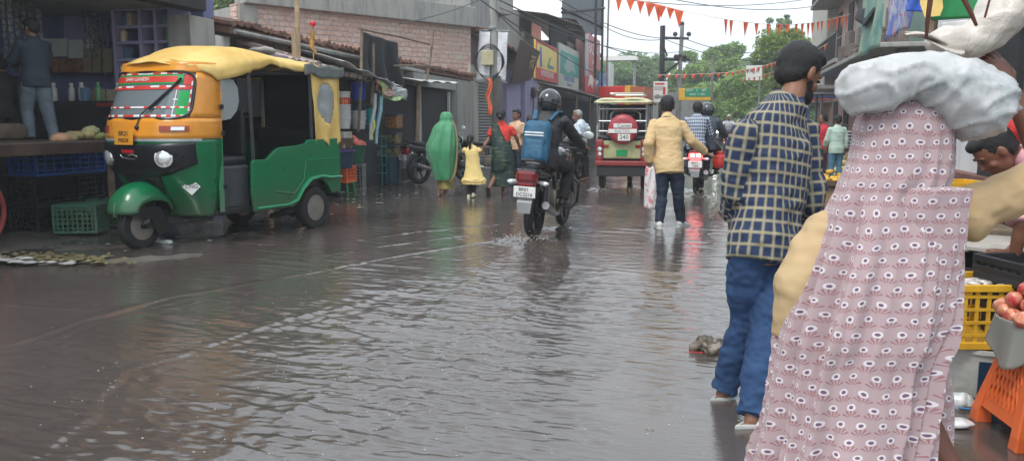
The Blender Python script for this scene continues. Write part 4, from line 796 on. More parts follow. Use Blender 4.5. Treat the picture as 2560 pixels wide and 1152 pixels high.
# mudguard, front wheel, fork
fd=MB().sheet(lambda u,v:(lambda a,b:Vector((1.99+.31*math.cos(a)*(.55+.45*math.cos(b)),.21*math.sin(b),.40+.27*math.sin(a)*math.cos(b)**.7)))(lerp(-.12,PI+.12,u),lerp(-1.35,1.35,v)),26,18)
fd.build('mudguard',m_agreen,A,True,thick=.01)
MB().tube([(1.99+.31*math.cos(a),.0,.40+.27*math.sin(a)) for a in [lerp(-.2,.3,i/6) for i in range(7)]],.012,6).build('mudguard_edge',m_agreen,A,True)
fl=MB(); 
for s in (-1,1): fl.prism([(1.72,.16),(1.86,.42),(2.2,.44),(2.25,.36),(1.98,.3),(1.9,.14)],s*.12-.006,s*.12+.006)
fl.build('mud_flap',m_rub,A)
def wheel(root,c,r,w,axis_y=True,name='wheel'):
    Mx=Matrix.Rotation(R(90),4,'X') if axis_y else Matrix.Rotation(R(90),4,'Y')
    h=w/2; t=MB().lathe([(r*.60,-h*.8),(r*.8,-h*1.02),(r*.95,-h*.95),(r,-h*.6),(r*1.005,-h*.2),(r*.985,-h*.12),(r*.985,h*.12),(r*1.005,h*.2),(r,h*.6),(r*.95,h*.95),(r*.8,h*1.02),(r*.60,h*.8)],36,Mx).build(name,m_rub,root,True,loc=c)
    q=MB().lathe([(r*.62,-h*.9),(r*.58,-h*.5),(r*.45,-h*.35),(r*.34,-h*.55),(r*.2,-h*.6),(r*.17,-h*.9),(0,-h*.95)],28,Mx).lathe([(r*.62,h*.9),(r*.58,h*.5),(r*.45,h*.35),(r*.34,h*.55),(r*.2,h*.6),(r*.17,h*.9),(0,h*.95)],28,Mx)
    for k in range(10): a=k*PI/5; q.lathe([(.013,-h*.62),(.013,-h*.2)],8,Mx@Matrix.Translation((r*.5*math.cos(a),r*.5*math.sin(a),0))); q.lathe([(.013,h*.2),(.013,h*.62)],8,Mx@Matrix.Translation((r*.5*math.cos(a),r*.5*math.sin(a),0)))
    for k in range(4): a=PI/4+k*PI/2; q.lathe([(.008,-h*1.0),(.008,h*1.0)],6,Mx@Matrix.Translation((r*.28*math.cos(a),r*.28*math.sin(a),0)))
    q.build('rim',m_rimm,t,True); return t
wheel(A,(2.02,0,.235),.235,.11); wheel(A,(0,.56,.25),.25,.13); wheel(A,(0,-.56,.25),.25,.13)
MB().bar((2.02,-.09,.24),(1.80,-.09,.7),.05).bar((2.02,.09,.24),(1.80,.09,.7),.05).bar((1.80,0,.6),(1.65,0,1.1),.06).lathe([(.03,-.12),(.03,.12)],10,Matrix.Translation((2.02,0,.235))@Matrix.Rotation(R(90),4,'X')).build('front_fork',m_trim,A)
# chassis, cabin
MB().rbox((.5,0,.33),(2.0,1.08,.06),.01).rbox((-.1,0,.3),(.7,.95,.14),.02).build('floor_pan',m_blk,A)
MB().bar((-.0,-.55,.25),(0,.55,.25),.06).bar((.6,.45,.2),(0,.5,.26),.05).bar((.6,-.45,.2),(0,-.5,.26),.05).tube([(.3,.3,.28),(.1,.35,.16),(-.25,.3,.2)],.03,8).build('rear_suspension',m_blk,A)
MB().rbox((1.17,0,.58),(.38,1.02,.46),.03).build('driver_seat_box',mat('grey_rexine',(.05,.053,.058),.5,0,.2,5,.3),A)
MB().rbox((1.15,0,.86),(.36,.95,.1),.04).rbox((1.0,0,1.15),(.08,.95,.5),.04).build('driver_seat',m_seat,A,True)
def side(y,m,name,high=False):
    poly=[(1.04,.30),(1.07,.5),(1.06,.83),(1.03,.86),(.83,.86),(.70,.95),(.62,.985),(.3,1.0),(.16,1.02),(.12,1.06),(-.47,1.07),(-.5,.9),(-.5,.42),(-.34,.40)]
    for k in range(9): a=lerp(.15*PI,.93*PI,k/8); poly.append((-.34*math.cos(a)*-1*-1+0.0,.27+.34*math.sin(a)))
    poly.append((.42,.30))
    return MB().prism(poly,y-.02,y+.02).build(name,m,A,bevel=.008)
bs=side(.605,m_agreen,'side_body'); side(-.605,m_agreen,'side_body')
MB().tube([(1.02,.63,.335),(.5,.635,.335),(.36,.64,.37),(.26,.645,.5),(.12,.65,.6),(-.08,.65,.625),(-.25,.645,.6),(-.42,.64,.6),(-.52,.62,.59)],[.02,.02,.024,.028,.03,.03,.028,.024,.02],8,flat=.8).build('wheel_arch_trim',mat('lighter_green_paint',(.01,.24,.1),.25,0,.15,4),bs,True)
MB().box((-.17,.628,.83),(.6,.008,.018)).build('body_seam',mat('lighter_green_paint',(.01,.24,.1),.25),bs)
MB().tube([(.72,.632,.5),(.4,.632,.45),(.22,.632,.6),(.18,.632,.8)],.006,5).build('panel_crease',m_agreen,bs,True)
MB().rbox((-.5,0,.72),(.04,1.2,.7),.01).build('tail_panel',m_agreen,A)
MB().rbox((-.56,0,.36),(.1,1.24,.07),.01).rbox((-.53,0.42,.42),(.03,.12,.1),.005).build('rear_bumper',m_blk,A)
MB().rbox((-.05,0,.55),(.5,1.1,.18),.04).rbox((-.4,0,.9),(.12,1.12,.6),.04).build('passenger_seat',m_seat,A,True)
MB().b2((1.0,-.6,.36),(-.45,-.585,1.33)).build('far_side_screen',m_blk,A)
MB().b2((.93,-.58,.4),(.96,.4,1.22)).build('partition',m_trim,A)
fr=MB()
for y in (-.57,.57):
    fr.bar((.98,y,.8),(1.0,y,1.86),.035).bar((-.02,y,1.0),(-.02,y,1.84),.035).bar((-.48,y,1.05),(-.5,y,1.9),.035).bar((1.42,y,1.76),(-.5,y,1.86),.03)
fr.bar((.98,-.57,1.32),(-.45,-.57,1.33),.03).bar((.98,.57,1.35),(.98,-.57,1.35),.03).bar((.98,.3,1.35),(.98,.3,.9),.025)
fr.build('cabin_frame',m_trim,A)
MB().bar((1.45,.555,.34),(1.45,.565,1.1),.05).build('door_post',m_agreen,A); MB().bar((1.45,.565,1.1),(1.40,.535,1.83),.05).bar((1.45,-.565,1.1),(1.40,-.535,1.83),.05).build('front_post',m_aor,A)
MB().bar((1.7,.2,1.25),(1.52,.2,.95),.03).tube([(1.46,.2-.28,1.12),(1.48,.2,1.15),(1.46,.2+.28,1.12)],.016,8).build('handlebar',m_trim,A,True)
for z_ in (1.15,1.42,.6): MB().rbox((1.44,.6,z_),(.04,.02,.05),.004).build('hinge',m_trim,A)
# canvas roof
ZT=[(-.56,1.955),(-.3,1.985),(.2,2.01),(.7,2.05),(1.0,2.075),(1.25,2.06),(1.5,1.98),(1.72,1.90),(1.84,1.855)]; ZE=[(-.56,1.80),(-.1,1.80),(.1,1.84),(.45,1.86),(.7,1.90),(.9,1.83),(1.2,1.74),(1.45,1.69),(1.68,1.79),(1.84,1.82)]
def roof(u,v):
    x=lerp(1.84,-.56,u); w=v*2-1; zt=interp(x,ZT); ze=interp(x,ZE)-(.0 if w>0 else .0); hw=interp(x,[(-.56,.60),(1.35,.625),(1.62,.54),(1.84,.40)])
    a=abs(w); k=a**4 if a<.8 else a**4; zz=zt-.05*a*a-(zt-ze-.05)*max(0,(a-.45)/.55)**2.2; y=hw*math.copysign(min(1,a*1.13),w)
    zz+=.012*mnoise.noise(Vector((x*3,w*2,0)))+.014*mnoise.noise(Vector((x*5.5+w*3,w*2.2,4)))*a
    zz-= .02*math.exp(-((x-1.02)/.02)**2)+.012*math.exp(-((x-.55)/.02)**2)+.014*math.exp(-((x-.05)/.03)**2)+.010*math.exp(-((x-1.45)/.04)**2)
    if a>.86: y+=.018*math.sin(x*13+2*math.sin(x*4))*(a-.86)/.14*(1 if w>0 else -1)
    xf=x-(.12*a*a if u<.04 else 0); return (xf,y,zz)
MB().sheet(roof,110,48).build('canvas_roof',m_canvas,A,True,thick=.01)
# rear curtain with clouded window
def cur(u,v):
    x=lerp(.02,-.5,u); z=lerp(1.86,1.0+.05*math.sin(u*7)-.08*(u<.25),v); return (x-.06*v*(1-u),.615+.02*math.sin(u*11+v*3)*(.3+v)+.012*mnoise.noise(Vector((u*6,v*6,1))),z)
cu_=MB(); nu,nv=22,26
def inwin(u,v): return ((u-.52)/.33)**2+((v-.42)/.27)**2<1 or False
P=[[Vector(cur(i/nu,j/nv)) for j in range(nv+1)] for i in range(nu+1)]; cu_.v=[p for r in P for p in r]; win=MB(); win.v=[p+Vector((0,.0,0)) for p in cu_.v]
for i in range(nu):
    for j in range(nv):
        f=(i*(nv+1)+j,(i+1)*(nv+1)+j,(i+1)*(nv+1)+j+1,i*(nv+1)+j+1); (win if inwin((i+.5)/nu,(j+.5)/nv) else cu_).f.append(f)
cc=cu_.build('side_curtain',m_canvas,A,True,thick=.008); win.build('curtain_window',m_plas,cc,True,thick=.003)
MB().b2((-.53,-.57,1.05),(-.52,.57,1.3)).b2((-.53,-.57,1.3),(-.52,.57,1.9)).build('rear_lining',m_blk,A)
MB().sheet(lambda u,v:(-.545,lerp(-.6,.6,u),lerp(1.88,1.05,v)+.01*math.sin(u*20)),20,12).build('rear_curtain',m_canvas,A,True,thick=.008)
MB().sheet(lambda u,v:(lerp(.16,-.56,u),.65+.015*math.sin(u*15),lerp(1.93,1.80+.02*math.sin(u*8),v)+.012*math.sin(u*13)),20,5).build('torn_grey_trim',mat('grey_green_cloth',(.12,.14,.13),.8),A,True,thick=.02)
MB().prism([(1.42,1.72),(1.24,1.7),(1.18,1.62),(1.17,1.48),(1.21,1.38),(1.30,1.3),(1.42,1.28)],.575,.582).build('quarter_window',m_plas,A)
MB().rbox((1.35,.1,1.2),(.03,.3,.08),.01).build('inner_sticker',mat('brown_sticker',(.35,.14,.04),.5),A)
MB().tube([(-.45,.3,1.98),(-.46,.3,2.45)],.006,6).tube([(-.46,.3,2.38),(-.46,.27,2.2),(-.47,.34,2.1)],[.03,.035,.008],7).build('antenna_streamer',mat('streamer_mix',(.35,.2,.05),.6,0,.7,25),A,True)
MB().sph((-.46,.3,2.47),(.04,.04,.035),None,12,8).build('streamer_ball',mat('ball_red',(.6,.02,.04),.4),A,True)
# ================================================================= electric rickshaw (x right, y forward)
E_=thing('electric_rickshaw','cream and red electric rickshaw seen from behind with a round red spare wheel cover','electric rickshaw',tuple(gp(1553,473)),R(1.5))
m_ecr=mat('cream_green_paint',(.42,.43,.22),.4,0,.15,4,dirt=(.25,.24,.14)); m_ered=mat('deep_red_paint',(.24,.03,.032),.35,0,.15,4)
MB().rbox((0,.03,.79),(.94,.06,.36),.02).build('tail_panel',m_ecr,E_); MB().rbox((0,-.005,.74),(.36,.01,.2),.005).build('plate_recess',mat('cream_green_paint',(.42,.43,.22)),E_)
pe=MB().rbox((0,-.02,.73),(.22,.012,.12),.004).build('number_plate',mat('plate_green',(.0,.3,.1),.4),E_)
for s in (-1,1):
    MB().rbox((.33*s*.95,-.01,.86),(.1,.02,.06),.004).build('reflector',m_redl,E_)
    tl=MB().rbox((.45*s,.0,.77),(.16,.1,.46),.03).build('tail_lamp',m_ered,E_); 
    MB().lathe([(.05,0),(.045,.02),(0,.03)],16,Matrix.Translation((.44*s,-.05,.8))@Matrix.Rotation(R(90),4,'X')).lathe([(.045,0),(.04,.02),(0,.03)],16,Matrix.Translation((.44*s,-.05,.7))@Matrix.Rotation(R(90),4,'X')).build('clear_lens',m_lens,tl,True)
    MB().rbox((.44*s,-.05,.9),(.1,.03,.09),.01).build('red_lens',m_redl,tl); MB().rbox((.44*s,-.05,.61),(.09,.03,.06),.01).build('red_lens',m_redl,tl)
MB().rbox((0,-.02,.52),(1.06,.14,.1),.02).rbox((0,.02,.44),(1.0,.1,.05),.01).build('bumper',m_ered,E_)
MB().rbox((0,.9,.36),(1.0,1.9,.2),.01).rbox((-.38,.05,.36),(.2,.04,.2),.01).rbox((.38,.05,.36),(.2,.04,.2),.01).build('chassis',m_blk,E_)
for x_ in (-.42,.42): wheel(E_,(x_,.35,.24),.24,.1,False)
wheel(E_,(0,2.1,.24),.24,.1,False)
MB().rbox((0,.08,1.02),(1.0,.16,.1),.04).build('top_pad',m_trim,E_,True)
fr=MB()
for s in (-1,1):
    for y_,b_ in ((.05,1.06),(.75,.45),(1.5,.45)): fr.tube([(.47*s,y_,b_),(.47*s,y_,1.68)],.024,8)
    fr.tube([(.3*s,.7,1.05),(.3*s,.7,1.5),(.24*s,.7,1.56)],.02,8)
    for z_ in (1.1,1.38): fr.tube([(.47*s,.05,z_),(.47*s,1.5,z_)],.012,6)
for z_ in (1.16,1.36,1.6): fr.tube([(-.47,.03,z_),(.47,.03,z_)],.017,8)
fr.tube([(-.24,.7,1.56),(.24,.7,1.56)],.018,8).tube([(-.2,.6,1.48),(.2,.6,1.48)],.014,8); fr.build('steel_frame',mat('polished_steel',(.5,.5,.5),.3,.8,.1,5),E_,True)
MB().sheet(lambda u,v:(lerp(-.56,.56,u),lerp(-.08,2.0,v),1.72+.06*(1-(2*u-1)**6)+.03*(1-(2*v-1)**8)+.008*math.sin(u*11)),24,20).build('canvas_roof',mat('cream_canvas',(.58,.57,.36),.6,0,.15,4),E_,True,thick=.03)
MB().tube([(-.5,-.08,1.73),(.5,-.08,1.73)],.028,8).tube([(-.5,-.08,1.73),(-.52,1.9,1.73)],.02,8).tube([(.5,-.08,1.73),(.52,1.9,1.73)],.02,8).build('roof_hem',mat('cream_canvas',(.58,.57,.36)),E_,True)
MB().tube([(-.28,.5,1.8),(-.3,.5,1.92),(.36,.5,1.92),(.36,.5,1.8)],.02,8).tube([(-.3,.5,1.92),(-.3,1.6,1.92),(.36,1.6,1.92),(.36,.5,1.92)],.016,8).build('roof_rack',mat('polished_steel',(.5,.5,.5)),E_,True)
MB().rbox((0,.45,.62),(.98,.5,.3),.03).rbox((0,.7,1.02),(.9,.1,.6),.04).rbox((0,1.5,1.0),(.96,.06,1.1),.03).build('seats',m_seat,E_)
MB().b2((-.5,1.52,.45),(.5,1.6,1.72)).build('front_screen',m_blk,E_)
MB().rbox((-.49,1.0,.72),(.03,1.7,.5),.02).rbox((.49,1.0,.72),(.03,1.7,.5),.02).build('side_panel',m_ered,E_)
Mc=Matrix.Translation((0.02,-.06,1.2))@Matrix.Rotation(R(90),4,'X')
sw=MB().lathe([(0,.085),(.18,.085),(.26,.07),(.295,.03),(.3,-.03),(.28,-.06),(0,-.06)],36,Mc).build('spare_wheel_cover',mat('cover_red',(.36,.045,.06),.4,0,.12,5),E_,True)
MB().rbox((.02,-.152,1.27),(.36,.006,.085),.002).rbox((.02,-.152,1.165),(.56,.006,.08),.002).rbox((.05,-.152,1.04),(.24,.006,.13),.002).build('white_stripe',mw,sw)
text('lettering','Comet',.095,m_blk,sw,(.05,-.157,1.27),(R(90),0,0),.001); text('lettering','ELECTRIC',.07,m_tin,sw,(.02,-.157,1.165),(R(90),0,0),.001); text('lettering','240',.12,m_blk,sw,(.05,-.157,1.04),(R(90),0,0),.001)
MB().tube([(-.26,-.03,1.12),(-.3,-.05,1.1)],[.05,.06],10).build('side_lamp',m_chr,E_,True)
# ================================================================= motorcycles (x right, y forward, rear wheel at origin)
def motorcycle(label,loc,rz,paint,cat='motorcycle',group=None,lit=False,plate='BR 01 2216',lean=0,guard=True,fender=(.25,.26,.27),dark=True,headlit=False,scale=1):
    t=thing('motorcycle',label,cat,loc,rz,group,rot=(0,R(lean),rz),scale=scale)
    for y in (0,1.27):
        Mx=Matrix.Rotation(R(90),4,'Y'); w=MB().torus(.255,.05 if y==0 else .04,Mx,40,10).build('wheel',m_rub,t,True,loc=(0,y,.3))
        q=MB().torus(.21,.014,Mx,36,6); 
        for k in range(5): a=2*PI*k/5; q.add(*_bar((0,.03*math.cos(a),.03*math.sin(a)),(0,.205*math.cos(a+.12),.205*math.sin(a+.12)),.032))
        q.lathe([(.045,-.06),(.05,-.02),(.05,.02),(.045,.06)],14,Mx).build('rim',m_trim if dark else m_rimm,w,True)
    MB().tube([(0,.62,.86),(0,.9,.82),(0,1.0,.5)],.028,8).tube([(.06,.5,.7),(.08,.55,.35),(.08,.3,.36),(.06,0,.32)],.022,8).tube([(-.06,.5,.7),(-.08,.55,.35),(-.08,.3,.36),(-.06,0,.32)],.022,8).tube([(.09,.1,.72),(.1,.02,.34)],.03,8).tube([(-.09,.1,.72),(-.1,.02,.34)],.03,8).build('frame',m_trim,t,True)
    MB().rbox((0,.62,.4),(.26,.34,.3),.05).rbox((0,.78,.52),(.16,.2,.22),.03).lathe([(.10,.0),(.09,.03),(0,.04)],18,Matrix.Translation((.13,.56,.38))@Matrix.Rotation(R(90),4,'Y')).lathe([(.09,.0),(.08,.03),(0,.04)],18,Matrix.Translation((-.13,.56,.38))@Matrix.Rotation(R(-90),4,'Y')).build('engine',mat('engine_metal',(.22,.2,.17),.4,.6,.3,8),t,True)
    MB().tube([(.08,.8,.35),(.12,.6,.24),(.15,.3,.28),(.17,.0,.36),(.18,-.2,.42)],[.02,.022,.04,.05,.045],12).build('exhaust',mat('exhaust_metal',(.3,.3,.3),.3,.8),t,True)
    tk=MB(); tk.loft([[Vector((w*math.cos(a)*(1 if math.sin(a)<0 else .95),y,z+h*math.sin(a))) for a in [2*PI*i/18 for i in range(18)]] for (y,w,h,z) in ((.5,.06,.07,.86),(.56,.11,.11,.87),(.68,.155,.145,.88),(.82,.16,.15,.89),(.94,.12,.12,.89),(1.0,.06,.07,.88))]); tk.build('fuel_tank',paint,t,True)
    MB().rbox((0,.30,.815),(.24,.62,.1),.045,None,3).rbox((0,-.05,.86),(.22,.3,.09),.04,None,3).build('seat',m_seat,t,True)
    MB().loft([[Vector((w*math.cos(a),y,z+h*math.sin(a))) for a in [2*PI*i/14 for i in range(14)]] for (y,w,h,z) in ((.2,.13,.09,.72),(-.05,.13,.09,.755),(-.25,.11,.075,.79),(-.36,.08,.055,.8))]).build('tail_cowl',paint,t,True)
    MB().tube([(.13,.05,.84),(.13,-.22,.9),(.07,-.36,.92),(-.07,-.36,.92),(-.13,-.22,.9),(-.13,.05,.84)],.014,8).build('grab_rail',m_trim,t,True)
    lm=m_redl
    if lit:
        n=NT('lit_tail_lamp'); n.set(col=(.8,.05,.05),rough=.3,emi=(1,.05,.05),emis=3.2); lm=n.m
    tl=MB().rbox((0,-.37,.73),(.25,.08,.11),.03).rbox((0,-.385,.66),(.2,.05,.06),.02).build('tail_light',lm,t)
    if lit:
        n=NT('lit_lamp_core'); n.set(col=(1,.6,.6),rough=.3,emi=(1,.55,.5),emis=5)
        MB().rbox((-.055,-.415,.74),(.07,.01,.055),.004).rbox((.055,-.415,.74),(.07,.01,.055),.004).build('lamp_core',n.m,tl)
    MB().rbox((0,-.34,.8),(.24,.16,.05),.02).build('lamp_hood',paint,t)
    MB().loft([[Vector((w*c,y+.0,z+.0*c)) for c in (-1,-.6,0,.6,1)]+[Vector((w*c,y-.012,z)) for c in (1,.6,0,-.6,-1)] for (y,w,z) in ((-.2,.07,.72),(-.36,.08,.55),(-.42,.085,.46),(-.42,.07,.34))]).build('rear_mudguard',mat('fender_%d'%int(fender[0]*100),fender,.4,0,.1),t)
    pt=MB().rbox((0,-.44,.575),(.25,.012,.12),.006).build('number_plate',mw,t); a,b=plate[:5],plate[5:].strip()
    text('lettering',a,.055,m_blk,pt,(0,-.449,.603),(R(90),0,0),.001); text('lettering',b,.055,m_blk,pt,(0,-.449,.548),(R(90),0,0),.001)
    for s in (-1,1): MB().tube([(.1*s,-.3,.68),(.2*s,-.34,.67)],[.012,.03],8).sph((.2*s,-.34,.67),(.045,.025,.025),None,10,6).build('indicator',m_lens,t,True)
    MB().tube([(.07,1.27,.3),(.075,1.12,.72),(.07,1.02,1.0)],.024,8).tube([(-.07,1.27,.3),(-.075,1.12,.72),(-.07,1.02,1.0)],.024,8).rbox((0,1.05,.93),(.2,.06,.05),.01).build('front_fork',m_steel,t,True)
    MB().tube([(-.36,.82,1.0),(-.25,.92,1.02),(-.08,1.0,1.02),(.08,1.0,1.02),(.25,.92,1.02),(.36,.82,1.0)],.013,8).tube([(-.38,.8,.995),(-.26,.9,1.015)],.02,8).tube([(.38,.8,.995),(.26,.9,1.015)],.02,8).build('handlebar',m_trim,t,True)
    for s in (-1,1): MB().tube([(.26*s,.92,1.02),(.33*s,.94,1.14)],.007,6).sph((.35*s,.95,1.19),(.07,.015,.05),None,14,8).build('mirror',m_trim if s<0 else m_sil,t,True)
    hm=m_lens
    if headlit:
        n=NT('lit_head_lamp'); n.set(col=(1,1,1),emi=(1,1,.95),emis=7); hm=n.m
    MB().rbox((0,1.08,.92),(.2,.16,.2),.06,None,3).build('head_cowl',paint,t,True); MB().lathe([(.085,0),(.08,.02),(0,.04)],20,Matrix.Translation((0,1.16,.92))@Matrix.Rotation(R(-90),4,'X')).build('headlight',hm,t,True)
    MB().sheet(lambda u,v:(lerp(-.06,.06,v),1.27+.335*math.cos(lerp(.3,2.3,u)),.3+.335*math.sin(lerp(.3,2.3,u))+.02*(1-(2*v-1)**2)),16,4).build('front_mudguard',paint,t,True,thick=.008)
    if guard: MB().tube([(.1,.78,.62),(.24,.8,.66),(.3,.82,.6),(.29,.82,.38),(.22,.8,.3),(.08,.74,.3)],.016,8).tube([(-.1,.78,.62),(-.24,.8,.66),(-.3,.82,.6),(-.29,.82,.38),(-.22,.8,.3),(-.08,.74,.3)],.016,8).build('leg_guard',m_trim,t,True)
    MB().tube([(-.24,.5,.34),(.24,.5,.34)],.016,8).build('foot_peg',m_trim,t,True)
    return t
def _bar(a,b,w):
    q=MB().tube([a,b],w/1.414,4); return q.v,q.f
m_bkp=mat('black_gloss_paint',(.012,.012,.016),.18,0,.1,5,coat=.5); m_rdp=mat('maroon_gloss_paint',(.2,.01,.02),.2,0,.1,5,coat=.5)
BIKE1=motorcycle('black motorcycle with a maroon tail lamp splashing through water under the backpacked rider',(-2.06,8.95,0.0),R(-4),m_bkp,lean=3,plate='BR01 DC2216'); 
o=MB().rbox((0,-.385,.745),(.24,.1,.14),.04).build('tail_lamp_shell',mat('deep_maroon_lens',(.17,.008,.012),.12,0,.1,8,coat=.7),BIKE1)
BIKE2=motorcycle('maroon motorcycle with its tail lamp lit, carrying two riders beyond the yellow shirt man',(-.42,15.45,0),R(-3),m_rdp,lit=True,plate='BR01 7364')
BIKE3=motorcycle('black motorcycle parked beside the dark blue plastic bin at the shop front',(-6.3,16.35,0.02),R(-32),m_bkp,group='parked motorcycles by the shops')
BIKE4=motorcycle('black motorcycle parked behind the girl in the yellow frock',(-5.9,18.6,0.02),R(-100),m_bkp,group='parked motorcycles by the shops')
BIKE5=motorcycle('distant oncoming motorcycle with a white headlight at the far end of the road',(-.15,42.6,0),R(176),m_bkp,headlit=True,group='oncoming traffic'); BIKE6=motorcycle('distant red motorcycle beside the plaid shirt edge, oncoming',(.35,38,0),R(172),m_rdp,headlit=False,group='oncoming traffic')
BIKE7=motorcycle('motorcycle waiting behind the old man in the pale blue shirt',(-3.55,17.2,0),R(-20),m_bkp,group='parked motorcycles by the shops')
# ================================================================= people (x right, y forward, z up)
def skinmat(name,c):
    if name in _mats: return _mats[name]
    n=NT(name); v=n.coord(); f=n.noise(v,12,4,.6); n.set(col=n.mix(f,tuple(x*.82 for x in c),tuple(x*1.15 for x in c)),rough=.5,sss=.05); n.b.inputs['Subsurface Radius'].default_value=(.02,.008,.005); _mats[name]=n.m; return n.m
SK=skinmat('brown_skin',(.22,.105,.062)); SKD=skinmat('dark_brown_skin',(.11,.05,.032)); m_hair=mat('black_hair',(.008,.008,.009),.5,0,.3,40,.8,.01)
def V3(*a): return Vector(a)
def hand(mb,wr,d,nrm,curl=.35,side=1,k=1.0,spread=.12):
    "palm + 4 fingers + thumb; d towards the fingers, nrm = back-of-hand normal"
    d=Vector(d).normalized(); nrm=Vector(nrm); nrm=(nrm-d*nrm.dot(d)).normalized(); s=d.cross(nrm)*side
    pc=wr+d*.045*k; 
    mb.loft([[wr+d*a*k+s*(w*k*math.cos(t))+nrm*(h*k*math.sin(t)) for t in [2*PI*i/12 for i in range(12)]] for a,w,h in ((-.01,.024,.018),(.02,.034,.017),(.055,.042,.016),(.085,.042,.014),(.1,.036,.010))])
    for i,(off,L_,r) in enumerate(((.032,.072,.0088),(.011,.082,.0092),(-.011,.076,.0088),(-.031,.06,.0078))):
        p=wr+d*.088*k+s*off*k; dd=(d+s*off*spread*30*.3).normalized(); a=curl*(1+.15*i); pts=[p-dd*.02*k]; rr=[r*k*1.05]; 
        for j,fr in enumerate((.45,.3,.25)):
            ax_=s*side; dd=(dd*math.cos(a)-nrm*math.sin(a)).normalized(); nrm2=nrm; p=p+dd*L_*k*fr; pts.append(p.copy()); rr.append(r*k*(1-.1*(j+1)))
        mb.tube(pts,rr,8); mb.sph(pts[-1],rr[-1],None,8,6)
    t0=wr+d*.03*k+s*.03*k; t1=t0+(d*.6+s*.75-nrm*.25).normalized()*.035*k; t2=t1+(d*.9+s*.25-nrm*.35).normalized()*.028*k; t3=t2+(d*.95-nrm*.3).normalized()*.022*k
    mb.tube([t0-s*.01,t1,t2,t3],[.013*k,.0115*k,.0105*k,.008*k],8); mb.sph(t3,.008*k,None,8,6)
DEF=dict(pelvis=(0,0,.93),waist=(0,0,1.06),chest=(0,.01,1.26),neck=(0,0,1.45),head=(0,.02,1.60),
 shR=(.175,0,1.40),shL=(-.175,0,1.40),elR=(.23,-.01,1.12),elL=(-.23,-.01,1.12),wrR=(.25,.05,.87),wrL=(-.25,.05,.87),
 hipR=(.09,0,.90),hipL=(-.09,0,.90),knR=(.10,.02,.49),knL=(-.10,.02,.49),anR=(.10,-.02,.085),anL=(-.10,-.02,.085))
def quat_from(yaw,pitch,roll=0): return Matrix.Rotation(R(yaw),4,'Z')@Matrix.Rotation(R(-pitch),4,'X')@Matrix.Rotation(R(roll),4,'Y')
def torso_rings(J,off,wide=1,deep=1,z0=None,zt=None,seg=24,sh=1,low=None):
    pe,wa,ch,ne=J['pelvis'],J['waist'],J['chest'],J['neck']; shr,shl=J['shR'],J['shL']; sc=(shr+shl)/2
    lx=(shr-shl).normalized(); hx=(J['hipR']-J['hipL']).normalized()
    spine=[(pe-V3(0,0,.10) if low is None else pe+(pe-wa).normalized()*low,.155,.115,hx),(pe,.165,.12,hx),(wa,.14,.105,(hx+lx).normalized()),(ch,.165,.12,lx),(ch.lerp(sc,.55),.17,.115,lx),(sc+ (ne-ch).normalized()*.0,.162*sh,.085,lx),(sc.lerp(ne,.4)+(ne-ch).normalized()*.012,.105,.072,lx),(sc.lerp(ne,.8)+(ne-ch).normalized()*.01,.072,.062,lx),(ne,.062,.058,lx)]
    rings=[]
    for i,(c,a,b,x) in enumerate(spine):
        t=(spine[min(i+1,len(spine)-1)][0]-spine[max(i-1,0)][0]).normalized(); x=(x-t*x.dot(t)).normalized(); y=t.cross(x)
        rings.append([c+x*(math.copysign(abs(math.cos(q))**.85,math.cos(q))*(a*wide+off))+y*(math.copysign(abs(math.sin(q))**.9,math.sin(q))*(b*deep+off)) for q in [2*PI*k/seg for k in range(seg)]])
    return rings
def chain_uv(o,J,segs,scale=1):
    "UV in metres around / along the nearest limb or the torso, so woven patterns follow the sleeves"
    me=o.data; uv=me.uv_layers.new(name='UVMap'); nf=len(me.polygons)
    cen=np.empty(nf*3,'f'); me.polygons.foreach_get('center',cen); cen=cen.reshape(-1,3); best=np.full(nf,9.,'f'); idx=np.zeros(nf,int)
    fr=[]
    for k,(a,b,r,dr) in enumerate(segs):
        a=np.array(a);b=np.array(b); d=b-a; t=np.clip(((cen-a)@d)/(d@d),0,1); q=np.linalg.norm(cen-a-t[:,None]*d,axis=1)-r; m=q<best; best=np.where(m,q,best); idx=np.where(m,k,idx)
        dn=d/np.linalg.norm(d); ref=np.array(dr,float); ref=ref-dn*(ref@dn); ref/=np.linalg.norm(ref); fr.append((a,dn,ref,np.cross(dn,ref),r))
    nl=len(me.loops); lv=np.empty(nl,'i'); me.loops.foreach_get('vertex_index',lv); co=np.empty(len(me.vertices)*3,'f'); me.vertices.foreach_get('co',co); co=co.reshape(-1,3)
    ls=np.empty(nf,'i'); lt=np.empty(nf,'i'); me.polygons.foreach_get('loop_start',ls); me.polygons.foreach_get('loop_total',lt); li=np.repeat(np.arange(nf),lt); 
    order=np.empty(nl,int); order[:]=0; pos=np.concatenate([np.arange(s,s+t) for s,t in zip(ls,lt)]) if nf else []; order[pos]=li
    P=co[lv]; K=idx[order]; C=cen[order]; out=np.zeros((nl,2),'f')
    for k,(a,dn,e1,e2,r) in enumerate(fr):
        m=K==k; p=P[m]-a; c=C[m]-a; th=np.arctan2(p@e2,p@e1); tc_=np.arctan2(c@e2,c@e1); d=th-tc_; th=np.where(d>PI,th-2*PI,np.where(d<-PI,th+2*PI,th)); out[m,0]=th*r*1.25; out[m,1]=p@dn
    uv.data.foreach_set('uv',out.ravel())
